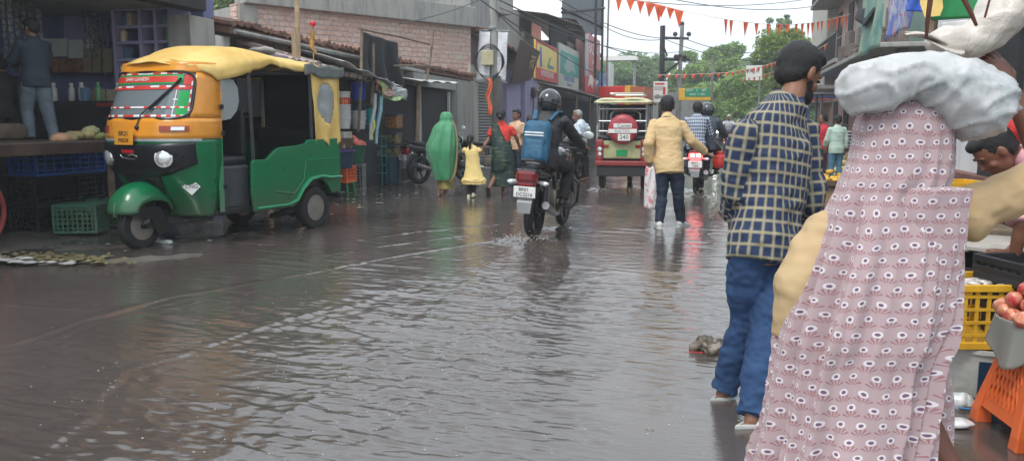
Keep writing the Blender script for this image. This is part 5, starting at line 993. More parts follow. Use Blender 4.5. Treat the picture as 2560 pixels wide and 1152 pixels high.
def person(label,loc,rz,J=None,scale=1,skin=SK,voxel=.012,cloth=.013,shirt=None,trousers=None,shoes=None,hair='short',sleeve=1.0,hem=.12,head=(0,0,0),handsR=None,handsL=None,
        uvs=False,slv=None,hs=1.1,leg_end=1.0,leg_fat=1.0,belly=1.0,fold=.008,group=None,skirt=None,shoe_kind='shoe',moustache=False,beard=False,hairmat=None,facial=True,neckline=True,loose=1.0,rot=None,wide=1.0):
    D={k:Vector(v) for k,v in DEF.items()}; D.update({k:Vector(v) for k,v in (J or {}).items()}); J=D
    t=thing('person',label,'person',loc,rz,group,scale=scale,rot=rot); mb=MB()
    mb.loft(torso_rings(J,-.014 if shirt else -.006,wide=.94*wide,deep=belly))
    for s in 'RL':
        sh,el,wr,hp,kn,an=[J[k+s] for k in ('sh','el','wr','hip','kn','an')]
        mb.tube([sh,sh.lerp(el,.4),el,el.lerp(wr,.35),wr],[.034 if shirt else .045,.04,.037,.036,.024],12); mb.sph(sh,.032 if shirt else .045,None,12,8); mb.sph(el,.037,None,12,8)
        mb.tube([hp,hp.lerp(kn,.4),kn,kn.lerp(an,.35),an],[.082,.074,.052,.054,.034],12); mb.sph(kn,.053,None,12,8); mb.sph(an,.036,None,10,6)
        fy=J.get('ft'+s) or Vector((.04 if s=='R' else -.04,1,0)); fy=Vector(fy).normalized()
        if fy.z>-.5: 
            mb.loft([[an+fy*a+Vector((-fy.y,fy.x,0)).normalized()*w*math.cos(q)+V3(0,0,-.045+h*math.sin(q)) for q in [2*PI*i/10 for i in range(10)]] for a,w,h in ((-.065,.022,.024),(-.03,.034,.04),(.05,.038,.034),(.12,.045,.022),(.17,.038,.016),(.195,.02,.012))])
        hd=(handsR if s=='R' else handsL) or {}
        d=hd.get('d',(wr-el)); nn=hd.get('n',(1 if s=='R' else -1,0,0)); hand(mb,wr,d,nn,hd.get('curl',.3),hd.get('side',1 if s=='R' else -1))
    # neck + head
    HM=Matrix.Translation(J['head'])@quat_from(*head)@Matrix.Scale(hs,4)
    mb.tube([J['neck']-(J['head']-J['neck'])*.3,J['neck'].lerp(J['head'],.7)],[.062,.054],14)
    mb.sph((0,0,0),1,HM@Matrix.Translation((0,-.008,.02))@Matrix.Diagonal((.074,.094,.098,1)),20,14)
    mb.sph((0,0,0),1,HM@Matrix.Translation((0,.022,-.035))@Matrix.Diagonal((.058,.068,.078,1)),16,12)
    mb.sph((0,0,0),1,HM@Matrix.Translation((0,.045,-.088))@Matrix.Diagonal((.028,.032,.022,1)),10,8)
    if facial:
        mb.loft([[HM@V3(w*math.cos(q),y+d*math.sin(q),z) for q in [2*PI*i/8 for i in range(8)]] for z,w,y,d in ((.015,.008,.082,.01),(-.01,.010,.094,.012),(-.028,.017,.098,.014),(-.036,.014,.09,.012))])
        for s in (-1,1):
            mb.sph((0,0,0),1,HM@Matrix.Translation((.077*s,-.008,-.005))@Matrix.Rotation(R(15*s),4,'Z')@Matrix.Diagonal((.012,.02,.033,1)),10,8)
            mb.sph((0,0,0),1,HM@Matrix.Translation((.03*s,.075,.022))@Matrix.Diagonal((.022,.014,.008,1)),8,6)
            mb.sph((0,0,0),1,HM@Matrix.Translation((.04*s,.055,-.03))@Matrix.Diagonal((.022,.022,.02,1)),8,6)
        mb.sph((0,0,0),1,HM@Matrix.Translation((0,.082,-.058))@Matrix.Diagonal((.024,.012,.006,1)),10,6); mb.sph((0,0,0),1,HM@Matrix.Translation((0,.079,-.069))@Matrix.Diagonal((.021,.012,.007,1)),10,6)
    b=mb.build('body',None,t); smooth_eval(b,voxel*.55 if voxel<.02 else voxel,4,.5,m=skin)
    if facial:
        ey=MB()
        for s in (-1,1): ey.sph((0,0,0),1,HM@Matrix.Translation((.031*s,.079,.004))@Matrix.Diagonal((.014,.01,.006,1)),10,8)
        ey.build('eyes',mat('eye_dark',(.03,.02,.018),.2),t,True)
        for s in (-1,1): MB().tube([HM@V3(.014*s,.091,.024),HM@V3(.032*s,.088,.03),HM@V3(.052*s,.074,.024)],[.003,.005,.002],6).build('eyebrow',m_hair if not hairmat else hairmat,t,True)
    hm=hairmat or m_hair
    if moustache: MB().tube([HM@V3(-.034,.078,-.055),HM@V3(-.012,.1,-.045),HM@V3(.012,.1,-.045),HM@V3(.034,.078,-.055)],[.004,.009,.009,.004],8).build('moustache',hm,t,True)
    if beard:
        bb_=MB().sph((0,0,0),1,HM@Matrix.Translation((0,.035,-.075))@Matrix.Diagonal((.061,.066,.05,1)),16,10).sph((0,0,0),1,HM@Matrix.Translation((0,.02,-.035))@Matrix.Diagonal((.066,.05,.06,1)),16,10); o=bb_.build('beard',None,t); smooth_eval(o,.008,3,m=hm,disp=lambda c:.004*fbm(c*60,2))
    if hair in('short','bun','long','pony','crop'):
        k=.006 if hair!='crop' else .004; h_=MB().sph((0,0,0),1,HM@Matrix.Translation((0,-.024,.035))@Matrix.Diagonal((.079+k,.09+k,.09+k,1)),22,16)
        if hair in('short','crop'): h_.sph((0,0,0),1,HM@Matrix.Translation((0,-.05,-.015))@Matrix.Diagonal((.069+k*.5,.05+k,.062,1)),16,12).sph((0,0,0),1,HM@Matrix.Translation((0,.03,.085))@Matrix.Diagonal((.06+k,.055+k,.028+k,1)),14,10)
        if hair=='bun': h_.sph(HM@V3(0,-.115,-.02),(.05,.045,.045),None,14,10).sph(HM@V3(0,-.05,-.015),(.07,.055,.055))
        if hair=='pony': h_.tube([HM@V3(0,-.1,.03),HM@V3(0,-.14,-.04),HM@V3(0.01,-.13,-.16),HM@V3(0,-.12,-.25)],[.035,.04,.034,.012],10).sph(HM@V3(0,-.04,-.01),(.075,.065,.06))
        o=h_.build('hair',None,t); smooth_eval(o,.009,2,m=hm,disp=lambda c:(.005 if hair!='crop' else .002)*fbm(c*38,3)+.003*vnoise(c*130))
    def folds(amp,freq,sd=0):
        return lambda c:(amp*fbm(c*np.array([freq,freq,freq*1.5])+sd,3)+amp*.9*np.clip(fbm(c*np.array([freq*.8,freq*.8,freq*2.2])+sd+9,2)+.1,0,1)**1.4+amp*.25*vnoise(c*freq*5))
    if trousers:
        mb=MB(); pe=J['pelvis']; mb.loft(torso_rings(J,-.004 if shirt else cloth*.7,.97,belly*.95,low=.12)[:3])
        for s in 'RL':
            hp,kn,an=J['hip'+s],J['kn'+s],J['an'+s]; e=kn.lerp(an,leg_end-.02 if leg_end>.9 else leg_end); c=cloth; f=leg_fat
            mb.tube([hp+V3(0,0,.03),hp.lerp(kn,.35),kn,kn.lerp(e,.45),kn.lerp(e,.9),e],[(.078+c*.7)*1.0,(.078+c)*(f+1)/2,(.058+c)*f,(.052+c)*f,(.045+c)*f,(.047+c)*f],16); mb.sph(kn,(.059+c)*f,None,14,10)
        o=mb.build('trousers',None,t); smooth_eval(o,max(voxel*.8,.007),4,m=trousers,disp=folds(fold*1.1,9,3))
        if uvs: chain_uv(o,J,[(tuple(J['kn'+s]),tuple(J['an'+s]),.06,(0,-1,0)) for s in 'RL']+[(tuple(J['hip'+s]),tuple(J['kn'+s]),.08,(0,-1,0)) for s in 'RL'])
    if shirt:
        mb=MB(); rings=torso_rings(J,cloth*loose,1.02*wide,belly*1.03,low=hem)
        pe=J['pelvis']; mb.loft(rings)
        for s in 'RL':
            sh,el,wr=J['sh'+s],J['el'+s],J['wr'+s]; c=cloth*loose
            sleeve=slv[s] if slv else sleeve
            if sleeve>=.95: e=el.lerp(wr,.93 if sleeve<=1 else sleeve-.07); mb.tube([sh,sh.lerp(el,.35),el,el.lerp(wr,.4),e],[.052+c*.55,.05+c*.8,.045+c,.041+c,.037+c*.8],14); mb.sph(el,.046+c,None,14,8)
            elif sleeve>0:
                if sleeve>.5: e=el.lerp(wr,(sleeve-.5)*2); mb.tube([sh,sh.lerp(el,.35),el,e],[.052+c*.55,.052+c*.8,.046+c,.044+c],14); mb.sph(el,.046+c,None,14,8)
                else: e=sh.lerp(el,sleeve*2); mb.tube([sh,sh.lerp(el,sleeve),e],[.053+c*.6,.054+c,.055+c],14)
            if sleeve>0: mb.sph(sh-(sh-el).normalized()*.012-V3(0,0,.016),.058+c*.5,None,14,10)
        o=mb.build('shirt',None,t); smooth_eval(o,max(voxel*.8,.007),4,m=shirt,disp=folds(fold,8,0))
        if uvs: chain_uv(o,J,[(tuple(J['pelvis']-V3(0,0,.1)),tuple(J['chest']+V3(0,0,.12)),.165,(0,-1,0))]+[(tuple(J['sh'+s]+(J['el'+s]-J['sh'+s])*.1),tuple(J['el'+s]),.05,(0,-1,0)) for s in 'RL']+[(tuple(J['el'+s]),tuple(J['wr'+s]),.045,(0,-1,0)) for s in 'RL'])
        if neckline:
            ne=J['neck']; n0=(J['head']-J['neck']).normalized(); x=(J['shR']-J['shL']).normalized(); y=n0.cross(x)
            MB().loft([[ne+n0*dz+x*(r*math.cos(q))+y*(r*math.sin(q)) for q in [2*PI*i/20 for i in range(20)]] for dz,r in ((-.035,.088),(.0,.075),(.03,.066),(.034,.062),(.0,.066))],cap=False).build('collar',shirt,t,True)
    if shoes:
        for s in 'RL':
            an=J['an'+s]; fy=Vector(J.get('ft'+s) or Vector((.04 if s=='R' else -.04,1,0))).normalized(); rx=fy.cross(V3(0,0,1)).normalized(); up_=rx.cross(fy)
            so=MB().loft([[an+fy*a+rx*w*math.copysign(abs(math.cos(q))**.6,math.cos(q))+up_*(-.071+.013*math.copysign(abs(math.sin(q))**.5,math.sin(q))) for q in [2*PI*i/14 for i in range(14)]] for a,w in ((-.098,.018),(-.085,.036),(-.03,.042),(.05,.044),(.13,.053),(.19,.044),(.222,.018))])
            sh_=so.build('shoe' if shoe_kind!='sandal' else 'sandal',shoes,t,True)
            if shoe_kind=='shoe': 
                MB().loft([[an+fy*a+rx*w*math.cos(q)+up_*(-.045+zc+h*math.sin(q)) for q in [2*PI*i/14 for i in range(14)]] for a,w,h,zc in ((-.09,.02,.03,0),(-.06,.040,.05,.01),(0,.043,.05,.012),(.06,.045,.04,0),(.13,.049,.03,-.005),(.19,.038,.022,-.01),(.215,.015,.012,-.012))]).build('upper',shoes,sh_,True)
            elif shoe_kind=='clog':
                MB().loft([[an+fy*a+rx*w*math.cos(q)+up_*(-.05+zc+h*math.sin(q)) for q in [2*PI*i/14 for i in range(14)]] for a,w,h,zc in ((.03,.048,.03,0),(.08,.052,.045,.0),(.13,.054,.04,-.004),(.19,.044,.026,-.008),(.225,.018,.014,-.012))]).tube([an+rx*.045+fy*.03+V3(0,0,-.02),an-fy*.09+V3(0,0,-.015),an-rx*.045+fy*.03+V3(0,0,-.02)],.012,8).build('upper',shoes,sh_,True)
                MB().tube([an+rx*.046*c+fy*(-.09+.3*i/10)+up_*(-.062+.006*math.sin(i*1.8)) for c in (1,) for i in range(11)],.005,6).tube([an-rx*.046+fy*(-.09+.3*i/10)+up_*(-.062+.006*math.sin(i*1.8)) for i in range(11)],.005,6).build('wavy_sole_line',mat('grey_rubber_line',(.3,.32,.31),.6),sh_,True)
            else: MB().tube([an+rx*.045+fy*.07+up_*(-.07),an+fy*.09+up_*(-.012),an-rx*.045+fy*.07+up_*(-.07)],.009,8).build('strap',shoes,sh_,True)
    t['_']=1; del t['_']
    return t,J,HM
# ================================================================= who stands where
def cp(px,py,D): r=ray(px,py); return Vector((r[0]*D,r[1]*D,CAM_H+r[2]*D))
def jl(loc,rz,scale,pts):
    M=Matrix.Rotation(-rz,3,'Z'); return {k:(M@(cp(*p)-Vector(loc)))/scale for k,p in pts.items()}
def drape(name,rows,D,m,root,ratio=.62,nf=7,amp=.05,seg=64,sub=5,tilt=0,back=0,uvs=False,phase=0,fine=.0,cap=True,lean=0,foldfn=None,minr=.0):
    "cloth hanging round a body: rows of (y px, left px, right px[, depth m]); real ring sections with folds"
    R_=Matrix.Rotation(-root.rotation_euler.z,3,'Z'); right=Vector((math.cos(YAW),math.sin(YAW),0)); fwd=Vector((-math.sin(YAW),math.cos(YAW),0)); sc=root.scale[0]
    ex=[]
    for i in range(len(rows)-1):
        for j in range(sub):
            t=j/sub; a=rows[max(i-1,0)]; b=rows[i]; c=rows[i+1]; d=rows[min(i+2,len(rows)-1)]
            ex.append([.5*((2*b[k])+(-a[k]+c[k])*t+(2*a[k]-5*b[k]+4*c[k]-d[k])*t*t+(-a[k]+3*b[k]-3*c[k]+d[k])*t**3) for k in range(3)]+[i+t])
    ex.append(list(rows[-1][:3])+[len(rows)-1]); rings=[]; nr=len(ex); uvr=[]
    for i,(y,l,r,ti) in enumerate(ex):
        tt=i/(nr-1); a=cp(l,y,D); b=cp(r,y,D); c=(a+b)/2; w=(b-a).length/2; dp=max(w*ratio,minr); c=c+fwd*(back+lean*tt); ring=[]
        for k in range(seg):
            q=2*PI*k/seg; fo=foldfn(q,tt) if foldfn else math.cos(nf*q+phase+1.6*math.sin(tt*2.2+q))*.6+math.cos((nf*1.7)*1.0*q//1*0+nf*2*q+tt*3+phase)*.25
            f=1+amp*fo*(.25+.75*tt)+fine*mnoise.noise(Vector((math.cos(q)*3,math.sin(q)*3,tt*9+phase)))
            cx_=math.copysign(abs(math.cos(q))**.9,math.cos(q)); sy=math.sin(q)
            p=c+right*(w*max(-1,min(1,cx_*f)))+fwd*(dp*sy*f); p.z=c.z; ring.append(R_@(p-root.location)/sc)
        rings.append(ring)
    mb=MB().loft(rings,cap=cap); o=mb.build(name,m,root,True)
    if uvs:
        me=o.data; uv=me.uv_layers.new(name='UVMap'); lv=[l.vertex_index for l in me.loops]; Wm=max((cp(r,y,D)-cp(l,y,D)).length/2 for y,l,r,_ in ex)*.85; vv=[0]
        for i in range(1,nr): vv.append(vv[-1]+(Vector(rings[i][seg*3//4])-Vector(rings[i-1][seg*3//4])).length)
        wl=[(cp(e[2],e[0],D)-cp(e[1],e[0],D)).length/2*.92 for e in ex]; ak=[((k/seg*2*PI+PI/2+PI)%(2*PI))-PI for k in range(seg)]
        for p in me.polygons:
            aa=[ak[lv[l]%seg] for l in p.loop_indices]; wrap=max(aa)-min(aa)>PI
            for l in p.loop_indices:
                i=min(lv[l]//seg,nr-1); a_=ak[lv[l]%seg]; a_=a_+2*PI if (wrap and a_<0) else a_; uv.data[l].uv=(a_*(wl[i]*.6+Wm*.4)*.9,-vv[i])
    return o
def shirtm(name,col,**k): return mat(name,col,k.pop('rough',.8),0,k.pop('var',.1),k.pop('scale',5),.12,.004,**k)
m_jean=NT('blue_denim'); v=m_jean.coord(); f=m_jean.noise(v,4,5,.6); g=m_jean.noise(v,160,2,.5); m_jean.set(col=m_jean.mix(m_jean.ramp(f,[(.35,0.),(.7,1.)]),(.011,.035,.10),(.026,.075,.18)),rough=.85); m_jean.bump(m_jean.mth('ADD',f,m_jean.mth('MULTIPLY',g,.2)),.3,.01); m_jean=m_jean.m
m_djean=shirtm('dark_denim',(.012,.022,.045),var=.35); m_bt=shirtm('black_trouser_cloth',(.015,.015,.018)); m_gjean=shirtm('grey_blue_denim',(.11,.14,.17),var=.25)
m_yshirt=shirtm('golden_tan_cotton',(.6,.43,.22)); m_wshoe=mat('pale_rubber',(.55,.57,.55),.5,0,.12,12,dirt=(.25,.24,.22),dirtamt=.5); m_chap=mat('brown_sandal_leather',(.07,.045,.035),.6)
def plaid(name,base,line,line2,p=.075,w=.36):
    n=NT(name); t=n.n('ShaderNodeUVMap'); x,y,z=n.xyz(t.outputs[0])[:3]
    def band(c,per,off,wd,soft=.06):
        f=n.mth('FRACT',n.mth('ADD',n.mth('DIVIDE',c,per),off)); d=n.mth('ABSOLUTE',n.mth('SUBTRACT',f,.5)); return n.mth('SUBTRACT',1,n.mth('SMOOTH_MIN',1,n.mth('MAXIMUM',0,n.mth('DIVIDE',n.mth('SUBTRACT',d,wd/2),soft)),.05))
    bx=band(x,p,.1,w); by=band(y,p*1.05,.3,w*.8); tx=band(x,p,.1,.13,.08); ty=band(y,p*1.05,.3,.13,.08)
    c=n.mix(n.mth('MULTIPLY',bx,.62),base,line2); c=n.mix(n.mth('MULTIPLY',by,.62),c,line2); c=n.mix(n.mth('MULTIPLY',tx,.65),c,line); c=n.mix(n.mth('MULTIPLY',ty,.75),c,line)
    f=n.noise(n.coord(),200,2,.5); c=n.mix(n.mth('MULTIPLY',f,.35),c,n.mix(.5,c,base)); n.set(col=c,rough=.85); n.bump(f,.15,.002); return n.m
m_plaid=plaid('navy_cream_plaid',(.014,.028,.075),(.38,.33,.21),(.15,.16,.13),.053,.30); m_plaid2=plaid('blue_white_check',(.02,.035,.1),(.6,.65,.7),(.3,.36,.45),.06,.5)
# ---- bearded man in the plaid shirt (foreground)
L0=(.09,3.67,-.02); rz=R(-28); P=jl(L0,rz,1,dict(head=(1998,186,3.86),neck=(1976,252,3.80),shL=(1866,320,3.66),shR=(2014,318,3.92),chest=(1930,420,3.78),waist=(1922,530,3.75),pelvis=(1912,600,3.73),
 hipL=(1876,622,3.68),hipR=(1944,622,3.80),elL=(1838,480,3.72),wrL=(1832,570,3.92),elR=(2028,510,3.92),wrR=(2030,560,4.16),knL=(1866,812,3.80),knR=(1918,822,3.66),anL=(1808,984,3.90),anR=(1880,1050,3.54)))
P['ftL']=(.15,1,0); P['ftR']=(.35,1,0)
PM,_,_h=person('bearded man in navy and cream plaid shirt and blue jeans standing with his back turned',L0,rz,P,voxel=.009,cloth=.013,shirt=m_plaid,trousers=m_jean,shoes=m_wshoe,shoe_kind='clog',head=(-22,26,0),uvs=True,hem=.115,fold=.016,beard=True,sleeve=.8,leg_fat=1.15,loose=1.6,handsR=dict(curl=.8),leg_end=.97,wide=.98,belly=1.05,hs=1.16)
# ---- man in the yellow shirt
L0=(-.57,10.2,-.02); rz=R(6); P=jl(L0,rz,1,dict(head=(1668,266,10.2),neck=(1668,292,10.15),shL=(1636,306,10.15),shR=(1702,308,10.15),chest=(1668,335,10.15),waist=(1670,380,10.12),pelvis=(1672,408,10.1),
 hipL=(1655,415,10.1),hipR=(1690,415,10.1),elL=(1622,358,10.05),wrL=(1622,408,10.15),elR=(1728,352,10.15),wrR=(1766,384,10.3),knL=(1654,490,10.15),knR=(1696,490,10.15),anL=(1648,555,10.1),anR=(1702,553,10.3)))
P['ftL']=(-.1,1,0); P['ftR']=(.55,1,0)
rt=Vector((math.cos(YAW-rz),math.sin(YAW-rz),0))
person('man in a golden yellow shirt and dark jeans wading away with one arm stretched out',L0,rz,P,voxel=.012,shirt=m_yshirt,trousers=m_djean,shoes=m_wshoe,head=(0,4,0),hem=.14,fold=.011,sleeve=.98,leg_fat=1.05,loose=1.6,handsR=dict(curl=.12,d=(.9,.1,-.25),n=(0,0,1)),handsL=dict(curl=.9),leg_end=1.02)
bagm=NT('printed_white_bag'); v=bagm.coord(); f=bagm.noise(v,14,3,.5,.5); bagm.set(col=bagm.mix(bagm.ramp(f,[(.54,0.),(.6,1.)]),(.68,.64,.64),(.6,.22,.25)),rough=.4,coat=.3); bagm=bagm.m
b0=cp(1622,415,10.1); bg_=MB().sheet(lambda u,v:Vector((lerp(-.03-.05*v**.5,.05+.06*v**.5,u)+.03*v,-.04*math.sin(u*PI)*v**.5+.012*math.sin(u*9+v*8),-.52*v-.02*math.sin(u*PI))),14,22).sheet(lambda u,v:Vector((lerp(-.03-.05*v**.5,.05+.06*v**.5,u)+.03*v,.05*math.sin(u*PI)*v**.5+.01*math.sin(u*8+v*9),-.52*v-.02*math.sin(u*PI))),14,22)
o=bg_.build('carrier_bag',bagm,None,True,thick=.004); o.location=b0; tag(o,'white and pink printed plastic bag hanging from the hand of the yellow shirt man','bag')
# ---- motorcyclist with blue backpack
def rider(label,root_loc,rz,D,body,shirt,trousers,helmet=None,scale=1,**k):
    J=jl(root_loc,rz,scale,body) if isinstance(list(body.values())[0],tuple) and len(list(body.values())[0])==3 and D else body
    return person(label,root_loc,rz,J,scale=scale,shirt=shirt,trousers=trousers,**k)
SIT=dict(pelvis=(0,.22,.90),waist=(0,.24,1.03),chest=(0,.28,1.22),neck=(0,.33,1.42),head=(0,.37,1.555),shR=(.18,.31,1.37),shL=(-.18,.31,1.37),elR=(.29,.52,1.17),elL=(-.29,.52,1.17),wrR=(.33,.76,1.06),wrL=(-.33,.76,1.06),
 hipR=(.09,.26,.88),hipL=(-.09,.26,.88),knR=(.2,.66,.80),knL=(-.2,.66,.80),anR=(.19,.5,.42),anL=(-.19,.5,.42))
def helmet(root,HM,m,visor=m_trim):
    h=MB().sph((0,0,0),1,HM@Matrix.Translation((0,-.008,.012))@Matrix.Diagonal((.122,.142,.137,1)),28,20).sph((0,0,0),1,HM@Matrix.Translation((0,.05,-.07))@Matrix.Diagonal((.09,.09,.065,1)),18,12); o=h.build('helmet',None,root); smooth_eval(o,.01,5,m=m)
    MB().sph((0,0,0),1,HM@Matrix.Translation((0,.03,.012))@Matrix.Diagonal((.115,.118,.07,1)),24,14).build('visor',visor,o,True)
    MB().torus(.118,.008,HM@Matrix.Translation((0,-.01,-.03))@Matrix.Rotation(R(-12),4,'X')@Matrix.Diagonal((1,1.15,1,1)),40,6).build('helmet_trim',m_trim,o,True); return o
m_jack=shirtm('black_jacket_cloth',(.018,.019,.023),rough=.6); m_hel=mat('smoked_black_shell',(.02,.022,.026),.1,0,.1,5,coat=.8)
b=BIKE1.location; RD1,_,HMr=person('motorcyclist in black jacket and black helmet riding away with a blue backpack',(b.x,b.y,b.z),R(-4),SIT,voxel=.012,shirt=m_jack,trousers=m_bt,shoes=m_trim,hair=None,head=(-8,6,0),hem=.1,fold=.01,loose=1.7,leg_fat=1.15,handsR=dict(curl=.9,d=(.1,1,-.2),n=(0,.2,1)),handsL=dict(curl=.9,d=(-.1,1,-.2),n=(0,.2,1)),facial=False,rot=(0,R(3),R(-4)))
helmet(RD1,HMr,m_hel)
BP=thing('backpack','teal blue backpack with two white stripes on the back of the motorcyclist','backpack',(b.x,b.y,b.z),0,rot=(0,R(3),R(-4)))
m_bp2=mat('teal_blue_nylon',(.012,.09,.17),.6,0,.15,6,.3,.005); 
q=MB().rbox((-.03,.02,1.10),(.32,.17,.5),.07,(R(-14),0,0),4).rbox((-.03,-.07,1.02),(.25,.1,.28),.045,(R(-14),0,0),3).build('pack_body',None,BP); smooth_eval(q,.011,3,m=m_bp2,disp=lambda c:.013*fbm(c*11,3))
MB().rbox((-.03,-.09,1.215),(.22,.012,.016),.003,(R(-14),0,0)).rbox((-.03,-.093,1.185),(.22,.012,.012),.003,(R(-14),0,0)).build('reflective_stripe',mat('reflective_white',(.8,.82,.82),.3),BP)
for s in (-1,1): MB().tube([(s*.09-.02,.16,1.36),(s*.12,.24,1.45),(s*.15,.34,1.455),(s*.15,.42,1.38)],[.028,.03,.032,.028],8,flat=.35,up=(0,0,1)).build('shoulder_strap',m_bp2,BP,True)
# ---- two riders on the maroon motorcycle
b=BIKE2.location; S2={k:Vector(v)+Vector((0,.12,0)) for k,v in SIT.items()}
r2,_,h2=person('helmeted driver in a grey-blue jacket at the front of the maroon motorcycle',(b.x+.12,b.y+.05,b.z),R(-3),S2,voxel=.016,shirt=shirtm('slate_jacket',(.06,.075,.1)),trousers=m_bt,shoes=m_trim,hair=None,hem=.1,facial=False,loose=2.4,leg_fat=1.1); helmet(r2,h2,mat('dark_grey_shell',(.05,.055,.06),.2,0,.1,5,coat=.4))
S3={k:Vector(v)+Vector((0,-.22,.03)) for k,v in SIT.items()}; S3['elR']=(.25,.2,1.12); S3['elL']=(-.25,.2,1.12); S3['wrR']=(.2,.34,.98); S3['wrL']=(-.2,.34,.98)
person('bareheaded passenger in a blue and white check shirt on the back of the maroon motorcycle',(b.x-.03,b.y,b.z),R(-3),S3,voxel=.016,shirt=m_plaid2,trousers=m_djean,shoes=m_trim,hem=.1,facial=False,uvs=True)
gc=thing('gas_cylinder','small red gas cylinder carried on the right side of the maroon motorcycle','cylinder',(b.x+.42,b.y+.15,b.z+.48)); MB().lathe([(0,0),(.11,.0),(.14,.04),(.145,.14),(.13,.22),(.05,.26),(.04,.3),(0,.3)],20).build('tank',mat('worn_red_paint',(.42,.03,.02),.35,0,.15,8),gc,True); MB().torus(.07,.008,Matrix.Translation((0,0,.31)),18,6).tube([(-.07,0,.24),(-.07,0,.31)],.007,5).tube([(.07,0,.24),(.07,0,.31)],.007,5).build('collar_ring',mat('worn_red_paint',(.42,.03,.02)),gc,True)
for bk,lb,sm in ((BIKE5,'far rider in a dark shirt behind the white headlight at the end of the road',shirtm('dark_blue_shirt',(.03,.04,.08))),(BIKE6,'far rider with white headcloth on the distant red motorcycle',shirtm('white_check_shirt',(.5,.52,.55)))):
    b=bk.location; person(lb,tuple(b),bk.rotation_euler.z,SIT,voxel=.022,shirt=sm,trousers=m_bt,shoes=m_trim,facial=False,hair='short',hairmat=None if bk is BIKE5 else mat('white_cloth',(.7,.7,.7),.7),group='oncoming riders')
# ---- old man
L0=tuple(gp(1432,452,-.01)); rz=R(112); D0=18.3
P=jl(L0,rz,1,dict(head=(1443,290,D0),neck=(1450,304,D0),shL=(1441,313,D0-.2),shR=(1464,312,D0+.17),chest=(1452,328,D0),waist=(1453,350,D0),pelvis=(1451,365,D0),hipL=(1448,370,D0-.1),hipR=(1454,370,D0+.1),
 elL=(1450,345,D0-.28),wrL=(1436,362,D0-.25),elR=(1472,340,D0+.2),wrR=(1462,358,D0+.3),knL=(1436,408,D0-.1),knR=(1462,405,D0+.1),anL=(1404,438,D0-.1),anR=(1466,441,D0+.1)))
P['ftL']=(-.1,1,-.1); P['ftR']=(.1,1,-.25)
m_lbs=plaid('pale_blue_check',(.62,.7,.78),(.4,.5,.62),(.55,.65,.74),.05,.3)
person('old man with grey hair and moustache in a pale blue check shirt striding left',L0,rz,P,voxel=.012,shirt=m_lbs,trousers=m_bt,shoes=m_chap,shoe_kind='sandal',hair='crop',hairmat=mat('grey_hair',(.3,.29,.28),.7),moustache=True,sleeve=.42,hem=.13,uvs=True,head=(14,0,0),loose=1.5,leg_fat=1.2)
# ---- girl in yellow frock
L0=tuple(gp(1178,492,-.01)); rz=R(8); D0=14.35; sc=.70
P=jl(L0,rz,sc,dict(head=(1176,350,D0),neck=(1178,365,D0),shL=(1163,373,D0),shR=(1196,372,D0),chest=(1180,386,D0),waist=(1180,402,D0),pelvis=(1180,417,D0),hipL=(1175,422,D0),hipR=(1185,422,D0),elL=(1158,384,D0+.08),wrL=(1160,376,D0+.16),elR=(1202,385,D0),wrR=(1207,370,D0),
 knL=(1172,456,D0),knR=(1186,456,D0),anL=(1172,487,D0),anR=(1184,483,D0)))
m_froc=shirtm('pale_yellow_cotton',(.72,.55,.22)); tg,_,_=person('little girl with a ponytail in a pale yellow frilled frock held by the hand',L0,rz,P,scale=sc,voxel=.016,shirt=m_froc,trousers=m_bt,shoes=mat('cream_shoe',(.6,.55,.42),.5),hair='pony',sleeve=.3,facial=False,hem=.02,cloth=.012)
drape('skirt',[(392,1164,1199),(415,1164,1201),(438,1160,1208),(450,1157,1213)],D0,m_froc,tg,.75,12,.07,72)
drape('frill',[(444,1157,1212),(450,1153,1216),(455,1155,1215),(460,1156,1214)],D0,m_froc,tg,.75,20,.09,90,fine=.1)
# ---- woman in green veil
L0=tuple(gp(1108,488,-.01)); D0=14.6; rz=R(10)
P=jl(L0,rz,.93,dict(head=(1114,298,D0),neck=(1113,318,D0),shL=(1090,332,D0),shR=(1134,332,D0),chest=(1112,350,D0),waist=(1112,380,D0),pelvis=(1112,398,D0),hipL=(1103,402,D0),hipR=(1121,402,D0),elL=(1086,368,D0+.1),wrL=(1100,370,D0+.3),elR=(1142,366,D0+.1),wrR=(1134,376,D0+.3),knL=(1102,445,D0),knR=(1120,445,D0),anL=(1097,482,D0),anR=(1112,484,D0+.1)))
m_gv=NT('green_veil_cloth'); v=m_gv.coord(); f=m_gv.noise(v,5,4,.6); m_gv.set(col=m_gv.mix(f,(.02,.17,.065),(.06,.32,.15)),rough=.6,sheen=.3); m_gv=m_gv.m
tw,_,_=person('woman wrapped head to knee in a bright green veil walking beside the girl',L0,rz,P,scale=.93,voxel=.016,shirt=m_gv,trousers=None,shoes=m_trim,shoe_kind='sandal',hair=None,facial=False)
m_olv=shirtm('olive_gold_cloth',(.28,.24,.07),var=.4); m_tanb=shirtm('tan_border_cloth',(.34,.24,.11))
drape('skirt',[(380,1094,1132),(420,1096,1134),(455,1097,1135),(472,1100,1132)],D0,m_olv,tw,.7,9,.08,64)
drape('veil',[(280,1109,1121),(284,1103,1128),(294,1100,1131),(303,1099,1132),(312,1089,1138),(322,1082,1141),(337,1077,1143),(366,1066,1145),(390,1069,1143),(420,1080,1141),(438,1084,1138),(449,1088,1134)],D0,m_gv,tw,1.0,6,.22,96,fine=.06,foldfn=lambda q,t:1.3*(1-abs(math.sin(q*3.5+1.3*t+.4*math.sin(q*2))))**1.5-.5+.3*math.sin(q*11+4*t))
drape('veil_border',[(300,1129,1133),(320,1137,1140),(350,1141,1144),(400,1139,1144),(436,1132,1139),(454,1120,1128)],D0-.1,m_tanb,tw,1.2,3,.1,16)
